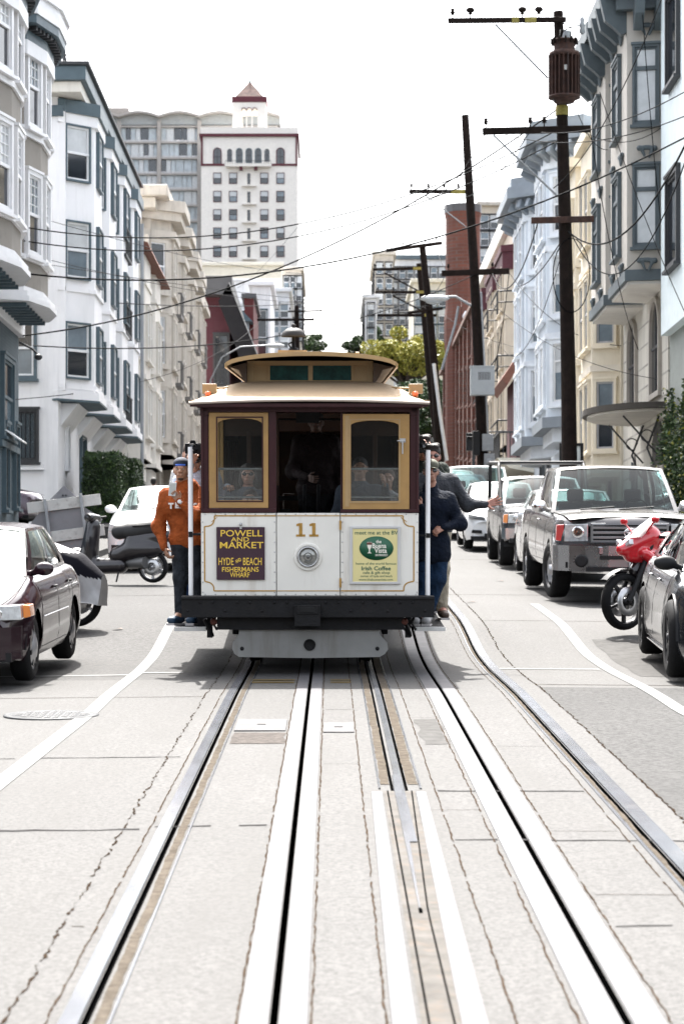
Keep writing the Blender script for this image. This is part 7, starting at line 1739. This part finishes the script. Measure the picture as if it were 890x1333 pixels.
mb.tube([p2+Vector((0,.3,0)),p2.lerp(p3,.2)+Vector((.0,.3,-.2)),p3+Vector((0,.3,0))],.05,6); la = mb.build('lamp_arm', GREYM, t)
mb = MB(); mb.ell((p1.x-.18,-.15,p1.z+.05),(.52,.22,.13),16,8); mb.build('lamp_head', mat('lamp_shell', (.5,.51,.51), .4), la); mb = MB(); mb.ell((p1.x-.22,-.15,p1.z-.06),(.30,.16,.10),14,8); mb.build('lamp_lens', mat('lamp_lens_clear', (.35,.37,.38), .1), la)
mb = MB(); c_ = Vector(at(627,575,YB))-bb_; mb.box(c_.x-.02,c_.x+.38,-.4,-.2,c_.z-.35,c_.z+.25); mb.box(c_.x+.05,c_.x+.42,-.42,-.2,c_.z-1.1,c_.z-.45); mb.lathe([(.13,0),(.13,.06),(0,.09)],14,0,Matrix.Translation((c_.x+.23,-.42,c_.z-.75)) @ Matrix.Rotation(PI/2,4,'X')); mb.build('meter_box', GREYM, t, .01)
mb = MB(); mb.tube([(c_.x+.3,-.25,.3),(c_.x+.2,-.25,c_.z+.2),(c_.x-.05,-.22,c_.z+5.3)],.035,6); mb.build('conduit', GREYM, t)
mb = MB(); mb.box(c_.x-.35,c_.x-.1,-.4,-.2,c_.z-.5,c_.z+.35); mb.build('switch_box', BPL, t, .01)
YC = 122.
t, bc_ = upole('further utility pole tilted to the left with four staggered crossarms', [(574,600),(566,490),(558,400),(549,318)], .24, .17, YC)
arm(t, bc_, (502,327), (575,317), YC, .16, .18, ins=(.1,.3,.7,.9)); arm(t, bc_, (576,402), (530,408), YC, .12, .14)
mb = MB(); p = [Vector(at(a,b_,YC))-bc_ for a,b_ in ((564,474),(572,540),(581,600))]; mb.tube([q_+Vector((0,-.3,0)) for q_ in p],.09,8); mb.build('white_conduit', mat('pale_conduit',(.6,.62,.63),.5), t)
YD = 140.
t, bd_ = upole('slim far utility pole standing just left of the tilted pole', [(574,610),(560,500),(551,400),(545,343)], .24, .17, YD)
for a,b_ in (((485,351.5),(552,350)),((488,381),(556,381)),((491,411),(568,411))): arm(t, bd_, a, b_, YD, .16, .16, ins=(.05,.2,.35,.9), tags=((.86,.5),))
brace(t, bd_, (500,356), (546,380), YD, POLEW, .05); brace(t, bd_, (510,300+85), (549,405), YD, POLEW, .05)
YE = 150.
t, be_ = upole('far utility pole rising directly behind the brass coloured bell', [(388,520),(387,470),(386,398)], .2, .15, YE)
arm(t, be_, (335,417), (409,416.5), YE, .14, .15, ins=(.02,.98)); arm(t, be_, (375,406), (420,405), YE, .12, .10, ins=(.05,.5,.95))
# street lamp behind the tram on the left
t = thing('street_lamp', 'pale cobra head street lamp reaching over the road behind the tram on the left', 'street lamp', (-5.2,100,g(100)))
hd_ = Vector(at(358,450,100))-Vector((-5.2,100,g(100))); mb = MB(); mb.tube([(0,0,0),(0,0,hd_.z-1.5)],[.09,.05],10); mb.tube([(0,0,hd_.z-1.5),(.5,0,hd_.z-.5),(1.3,0,hd_.z-.05),(hd_.x-.3,0,hd_.z+.02)],.032,8); mb.build('post', GREYM, t)
mb = MB(); mb.ell((hd_.x,0,hd_.z),(.42,.17,.10),14,8); mb.build('lamp_head', mat('lamp_shell', (.5,.51,.51), .4), t)
# signal post near the brick building
t = thing('signal_post', 'dark pedestrian signal on a thin post in front of the brick building', 'signal', (5.7,92,g(92)))
mb = MB(); mb.tube([(0,0,0),(0,0,2.7)],.06,8); mb.build('post', DARKF, t); mb = MB(); mb.box(-.3,.05,-.25,.05,1.9,2.6); mb.box(-.32,.07,-.4,-.25,2.4,2.45); mb.build('signal_head', BPL, t, .02)

# ---- wires
WN = [0]
def wire(label, a, b, sag, r=.016, group='overhead wires'):
    A, B = Vector(at(*a)), Vector(at(*b)); n = 26
    pts = [A.lerp(B,t_)-Vector((0,0,sag*4*t_*(1-t_))) for t_ in np.linspace(0,1,n)]
    mb = MB(); mb.tube(pts, r*.74, 5); o = mb.build('overhead_wire', WIREM, None)
    return tag(o, label, 'wire', group)
wire('upper long wire crossing the street from the taupe house to the lower transformer pole crossarm', (0,290,52),(720,172,53),1.15,.020)
wire('second long wire drooping across the street just below the upper one', (0,308,52),(735,178,53),1.2,.020)
wire('thick long wire from the taupe house past the tower to the right edge', (0,352,52),(893,178,50),1.25,.026)
wire('thick diagonal wire rising from the corner wall lamp towards the transformer', (30,437,55.9),(735,135,53),1.0,.026)
wire('lowest long wire from the left corner to the crossarm of the leaning pole', (44,450,56.2),(620,356,82),.9,.022)
wire('faint thin wire crossing level with the third floor bays of the white house', (0,334,52),(560,398,122),.3,.012)
wire('pale level wire running from the white house towards the slim far pole', (56,388,64.3),(500,380,140),.5,.020)
wire('thin wire from the taupe house to the slim far pole top crossarm', (0,268,52),(497,351,140),.8,.012)
wire('thin wire ending on the second crossarm of the slim far pole', (0,322,52),(520,381,140),.9,.012)
wire('wire passing just over the bell to the far pole crossarm', (20,520,55),(340,417,150),1.0,.016)
wire('left of the two parallel wires from transformer pole to leaning pole', (632,173,53),(537,250,82),.7,.018)
wire('right of the two parallel wires from transformer pole to leaning pole', (688,173,53),(575,250,82),.7,.018)
wire('slack cable from the rusty crossarm down to the leaning pole', (700,288,53),(640,355,82),1.0,.022)
wire('wire joining the leaning pole to the tilted pole, upper', (545,250,82),(510,326,122),.4,.016)
wire('wire joining the leaning pole to the tilted pole, lower', (600,356,82),(566,318,122),.6,.016)
wire('wire from the leaning pole to the far crossarm stack', (580,357,82),(540,381,140),.7,.016)
wire('nearer wire descending from the right edge to the transformer pole crossarm', (893,118,40),(700,172,53),.25,.014)
wire('wire from the right edge under the window of the grey house to the crossarm', (893,150,42),(650,173,53),.35,.014)
wire('steep cable from the top right corner down the grey house front', (862,-5,44),(720,245,53),.5,.016)
wire('bundle cable sweeping from the right edge to the pole below the rusty crossarm', (893,185,40),(738,300,53),.9,.026)
wire('cable drooping behind the bundle cable in front of the grey house', (893,205,42),(742,302,53),1.5,.018)
wire('long cable from the upper grey house bay to the stone ground floor', (835,10,56),(876,400,56),.9,.016)
wire('cable crossing the windows of the grey house diagonally downward', (780,120,54),(893,412,50),.2,.014)
wire('cable from the crossarm end to the lower bay of the grey house', (768,172,53),(830,455,60),.6,.014)
wire('thin lead from the crossarm end to the grey house cornice', (760,172,53),(862,165,56.3),.3,.012)
wire('drop cable from the pole to the blue house bay', (738,300,53),(668,372,93),.4,.022)
wire('second drop cable from the pole to the maroon balcony', (736,310,53),(655,455,95),1.2,.014)
wire('service cable from the leaning pole over the blue house to the lower right', (662,355,82),(808,450,64),.6,.014)
wire('thin cable from the leaning pole to the stone house wall', (640,395,82),(868,495,57),.5,.012)
wire('cable hanging in a deep loop beside the leaning pole', (662,356,82),(622,470,82),1.8,.020)
wire('cable from the lamp arm to the brick building roof', (600,400,82),(600,392,128),.8,.014)
wire('faint high wire rising from behind the tower to the top crossarm', (300,380,250),(588,28,53),1.0,.012)
wire('thin wire hanging below the transformer to the right', (745,130,53),(790,195,55),.3,.012)
wire('level wire from the brick building across the blue house', (575,408,128),(770,460,70),.6,.012)
wire('wire running low from the tilted pole to the far right crest', (566,400,122),(478,380,240),.4,.014)

# ------------------------------------------------------------------ barricade, cone, meter, notice board
OLDW = mat('weathered_white_plank', (.42,.42,.40), .8, var=.1, scale=6, dirt=.7, dcol=(.12,.11,.10)); SBK = mat('sign_back_grey', (.17,.17,.18), .55, metal=.3, var=.1, dirt=.3)
YQ = 42.; O = Vector((at(86,0,YQ)[0], YQ, g(YQ)))
t = thing('barricade', 'weathered plank barricade holding the grey backs of two road signs', 'barricade', tuple(O))
L_ = lambda px,py: ((px-HX)/F*YQ-O.x, CH+(HY-py)/F*YQ-O.z)
for a,b_,w_ in (((37,662),(132,650),.20),((48,702),(137,690),.20)):
    A,B = L_(*a),L_(*b_); mb = MB(); mb.beam((A[0],-.10,A[1]),(B[0],-.10,B[1]),.035,w_); mb.build('plank', OLDW, t, .006)
for a,b_ in (((60,650),(72,748)),((106,643),(119,745))): A,B = L_(*a),L_(*b_); mb = MB(); mb.beam((A[0],-.15,A[1]),(B[0],-.17,max(.0,B[1])),.05,.05); mb.build('post', GREYM, t, .004)
for a,b_ in (((60,655),(60,745)),((108,650),(108,745))): A,B = L_(*a),L_(*b_); mb = MB(); mb.beam((A[0],-.05,A[1]),(B[0],.75,-.0),.05,.05); mb.build('rear_leg', GREYM, t, .004)
mb = MB(); mb.prism([L_(*p) for p in ((40,683),(56,662),(110,660),(134,676),(116,716),(60,722))][::-1], -.06,-.045,'y'); mb.build('hexagonal_sign_back', SBK, t)
mb = MB(); mb.prism([L_(*p) for p in ((84,632),(106,652),(86,674),(62,654))][::-1], -.03,-.015,'y'); mb.build('diamond_sign_back', SBK, t)
mb = MB(); 
for px in (82.5,86.5): q_ = L_(px,645); mb.ell((q_[0],-.035,q_[1]),(.02,.01,.02),8,6)
mb.build('bolt', DARKF, t)
t = thing('traffic_cone', 'orange traffic cone with a pale collar beside the barricade', 'traffic cone', (at(119,0,40.5)[0],40.5,g(40.5)))
mb = MB(); mb.box(-.18,.18,-.18,.18,0,.03); mb.lathe([(.14,.03),(.035,.68),(.02,.70),(0,.70)],18,0); mb.build('cone_body', mat('cone_orange', (.6,.12,.02), .5), t); mb = MB(); mb.lathe([(.103,.30),(.075,.46)],18,0); mb.build('collar', OLDW, t)
t = thing('parking_meter', 'small dark parking meter with a reddish collar seen over the dark pickup roof', 'parking meter', (at(724,0,51.5)[0]+.22,51.5,g(51.5)+.13))
mb = MB(); mb.tube([(0,0,0),(0,0,1.15)],.04,8); mb.build('post', GREYM, t); mb = MB(); mb.lathe([(.09,1.15),(.14,1.25),(.15,1.5),(.12,1.62),(.06,1.68),(0,1.69)],14,0); mb.build('meter_head', DARKF, t); mb = MB(); mb.lathe([(.155,1.3),(.16,1.36),(.155,1.42)],14,0); mb.build('collar', mat('collar_red',(.18,.04,.03),.6), t)
YN = 55.; t = thing('notice_board', 'tall black framed notice board with a green heading behind the transformer pole', 'notice board', (at(743,0,YN)[0],YN,g(YN)+.1))
w_ = 15.5/F*YN; z0 = at(0,655,YN)[2]-g(YN)-.1; z1 = at(0,577,YN)[2]-g(YN)-.1
mb = MB(); mb.frame(-w_,w_,z0,z1,.07,-.06,.06); mb.box(-w_,-w_+.06,-.03,.03,0,z0); mb.box(w_-.06,w_,-.03,.03,0,z0); mb.build('frame', BPL, t); mb = MB(); mb.box(-w_+.07,w_-.07,-.02,.02,z0+.07,z1-.07); mb.build('panel', mat('notice_white',(.55,.58,.56),.4), t); mb = MB(); mb.box(-w_+.1,-.02,-.03,-.02,z1-.32,z1-.12); mb.build('heading', GRN, t)
make_person('pedestrian in a grey jacket walking up the left pavement beyond the white hatchback', (at(200,0,56.6)[0],56.6,g(56.6)+.02), 1.55, skin=(.3,.17,.12), top=('jacket',(.13,.14,.16)), bottom=('trousers',(.05,.05,.06)), hair=(.015,.012,.01), group='pedestrians', parent_rot=PI)

# ------------------------------------------------------------------ plants
LG = [mat('leaf_deep_green', (.018,.040,.012), .6, var=.3, scale=2), mat('leaf_mid_green', (.045,.085,.02), .6, var=.3, scale=2), mat('leaf_yellow_green', (.22,.22,.025), .6, var=.25, scale=2), mat('leaf_bright_yellow', (.33,.30,.05), .6, var=.2, scale=2)]
def leaves(mb, pts, size, mi):
    for p in pts:
        s_ = size*random.uniform(.6,1.3); a = Vector((random.gauss(0,1),random.gauss(0,1),random.gauss(0,1))).normalized(); b_ = a.cross(Vector((random.gauss(0,1),random.gauss(0,1),random.gauss(0,1)))).normalized(); p = Vector(p)
        m_ = mi() if callable(mi) else mi; n = len(mb.v)
        mb.v += [tuple(p-a*s_),tuple(p+b_*s_*.5),tuple(p+a*s_),tuple(p-b_*s_*.5)]; mb.f.append([n,n+1,n+2,n+3]); mb.m.append(m_); mb.s.append(False)
def tree(label, base, cz_, rad, hgt, clumps, nleaf, size, mats, pick, name='tree', cat='tree', spread=(1,1,1)):
    t = thing(name, label, cat, base, 0, 'trees along the upper street')
    mb = MB(); top_ = Vector((0,0,cz_-rad*.2)); mb.tube([(0,0,-.3),(.1,0,cz_*.4),(0,.1,cz_*.75),tuple(top_)],[rad*.09,rad*.07,rad*.055,rad*.035],10)
    C_ = []
    for i in range(clumps):
        d = Vector((random.gauss(0,1)*spread[0],random.gauss(0,1)*spread[1],random.gauss(0,.75))); d = d.normalized()*rad*random.uniform(.35,.85); d.x *= spread[0]; d.z *= hgt/rad*.8
        C_.append((Vector((0,0,cz_))+d, rad*random.uniform(.22,.42)))
        mb.tube([(0,0,cz_*.6),tuple((Vector((0,0,cz_*.75))+d*.4)),tuple(C_[-1][0])],[rad*.04,rad*.028,rad*.012],6)
    mb.build('trunk', mat('bark_brown', (.05,.035,.025), .9, var=.4, scale=6, bmp=.8), t)
    cr = MB()
    for c_, r_ in C_:
        k_ = int(nleaf/clumps); pts = []
        for _ in range(k_):
            v = Vector((random.gauss(0,1),random.gauss(0,1),random.gauss(0,1))).normalized()*r_*random.uniform(.55,1.08)**.6; v.z *= .7; pts.append(c_+v)
        leaves(cr, pts, size, pick)
    cr.build('crown', mats, t); return t
pY = lambda: random.choices((2,3,1),(4,7,1))[0]; pG = lambda: random.choices((0,1),(3,2))[0]
Yt = 212.; x_ = at(528,0,Yt)[0]; tree('broad yellow green tree in bloom rising above the right end of the tram roof', (x_,Yt,g(Yt)), at(0,462,Yt)[2]-g(Yt), 3.7, 3.0, 46, 24000, .15, LG, pY, spread=(1.25,1,1))
Yt = 200.; x_ = at(548,0,Yt)[0]; tree('dark green tree standing under and in front of the yellow green one', (x_,Yt,g(Yt)), at(0,520,Yt)[2]-g(Yt), 3.0, 3.2, 26, 10000, .15, LG, pG)
Yt = 252.; x_ = at(470,0,Yt)[0]; tree('small dark tree at the crest left of the yellow green tree', (x_,Yt,g(Yt)), at(0,452,Yt)[2]-g(Yt), 2.2, 2.6, 18, 5000, .16, LG, pG)
Yt = 246.; x_ = at(490,0,Yt)[0]; tree('dark crest tree touching the pale crest buildings', (x_,Yt,g(Yt)), at(0,445,Yt)[2]-g(Yt), 1.9, 2.0, 16, 4500, .15, LG, pG)
Yt = 260.; x_ = at(408,0,Yt)[0]; tree('dark rounded tree just right of the bell', (x_,Yt,g(Yt)), at(0,450,Yt)[2]-g(Yt), 1.8, 2.4, 16, 4500, .15, LG, pG)
Yt = 168.; x_ = at(558,0,Yt)[0]; tree('low green street tree beside the right roof corner of the tram', (x_,Yt,g(Yt)), at(0,555,Yt)[2]-g(Yt), 1.5, 1.8, 16, 4500, .13, LG, pG)
def hedge(label, x0,x1,y0,y1,z0,z1,n, size=.05, mats=None, name='hedge', lumpy=.06):
    mb = MB()
    def fp(u,v,w): return (x0+(x1-x0)*u, y0+(y1-y0)*v, z0+(z1-z0)*w)
    pts = []
    for _ in range(n):
        u,v,w_ = random.random(),random.random(),random.random(); f_ = random.randrange(5)
        if f_ == 0: v = 0
        elif f_ == 1: u = 1
        elif f_ == 2: w_ = 1
        elif f_ == 3: v = 1
        else: u = 0
        # rounded shoulders
        if w_ > .93: u = .5+(u-.5)*.93; v = .5+(v-.5)*.93
        p = Vector(fp(u,v,w_)); k_ = lumpy*math.sin(p.x*5+p.z*4)*math.cos(p.y*6+p.z*3); p += Vector(((u-.5)*2*k_,(v-.5)*2*k_,k_*.5))+Vector((random.gauss(0,.025),random.gauss(0,.025),random.gauss(0,.025))); pts.append(p)
    leaves(mb, pts, size, lambda: random.choices((0,1),(3,2))[0])
    i_ = .06; mb.box(x0+i_,x1-i_,y0+i_,y1-i_,z0-.1,z1-i_,0)
    o = mb.build(name, mats or LG[:2], None); return tag(o, label, 'hedge', 'clipped hedges')
hedge('tall clipped green hedge block in front of the white house, the nearer one', at(109,0,65.5)[0],at(154,0,65.5)[0],65.6,68.4,g(66)+.1,at(0,589,65.5)[2],9000,.055)
hedge('slimmer clipped hedge just behind the tall hedge block', at(152,0,73)[0],at(176,0,73)[0],73,76,g(74)+.1,at(0,598,73)[2],6000,.055)
mb = MB(); pts = []
for _ in range(9000):
    y = random.uniform(52.4,56.3); f_ = random.random(); zt_ = 6.4+.5*math.sin(y*3.1)+.3*math.sin(y*7); z = g(y)+(zt_-g(y))*f_**.8; d = .14*(1-f_*.6)+.06*math.sin(y*5+z*4); pts.append((8.2-abs(random.gauss(0,1))*d-.02,y,z))
leaves(mb, pts, .055, lambda: random.choices((0,1,2),(4,5,1))[0]); o = mb.build('ivy', LG[:3], None); tag(o, 'leafy green ivy climbing the lower wall at the right edge', 'ivy')
mb = MB()
for y in (53.2,54.4): mb.box(7.55,7.65,y,y+.1,g(y),g(y)+1.9)
for z in (.5,.9,1.3,1.7): mb.box(7.57,7.6,52.6,55.2,g(54)+z-.1,g(54)+z+.12)
tag(mb.build('fence', mat('old_grey_boards',(.17,.15,.13),.9,var=.3,scale=8), None), 'low weathered board fence under the ivy at the right edge', 'fence')
# ------------------------------------------------------------------ camera, sun, sky
cam = bpy.data.cameras.new('camera'); co = bpy.data.objects.new('camera', cam); COL.objects.link(co); scene.camera = co
cam.sensor_fit = 'VERTICAL'; cam.sensor_height = 36; cam.sensor_width = 24; cam.lens = 36*F/1333.
co.location = (0,0,CH); co.rotation_euler = (PI/2,0,0)
cam.shift_x = (445-HX)/1333.; cam.shift_y = (HY-666.5)/1333.
cam.clip_start = .5; cam.clip_end = 6000
cam.dof.use_dof = True; cam.dof.focus_distance = 21.8; cam.dof.aperture_fstop = 5.0
SUN_EL, SUN_AZ = R(59), R(-7)
sd = Vector((math.sin(SUN_AZ)*math.cos(SUN_EL), math.cos(SUN_AZ)*math.cos(SUN_EL), math.sin(SUN_EL)))
sl = bpy.data.lights.new('sun', 'SUN'); sl.energy = 4.3; sl.angle = R(.5); sl.color = (1,.97,.925)
so = bpy.data.objects.new('sun', sl); COL.objects.link(so); so.rotation_euler = sd.to_track_quat('Z','Y').to_euler(); so.location = (0,0,60)
w = bpy.data.worlds.new('World'); scene.world = w; w.use_nodes = True; nt = w.node_tree; bg = nt.nodes['Background']
sky = nt.nodes.new('ShaderNodeTexSky'); sky.sky_type = 'NISHITA'; sky.sun_disc = False; sky.sun_elevation = SUN_EL; sky.sun_rotation = SUN_AZ
sky.air_density = 1.0; sky.dust_density = 6.0; sky.ozone_density = 1.0
# thin bright overcast veil over the blue
hs = nt.nodes.new('ShaderNodeHueSaturation'); hs.inputs['Saturation'].default_value = .35; hs.inputs['Value'].default_value = 1.0
nt.links.new(sky.outputs[0], hs.inputs['Color']); nt.links.new(hs.outputs[0], bg.inputs['Color']); bg.inputs['Strength'].default_value = .15
scene.view_settings.view_transform = 'Standard'; scene.view_settings.look = 'None'; scene.view_settings.gamma = 1; scene.view_settings.exposure = 2.15
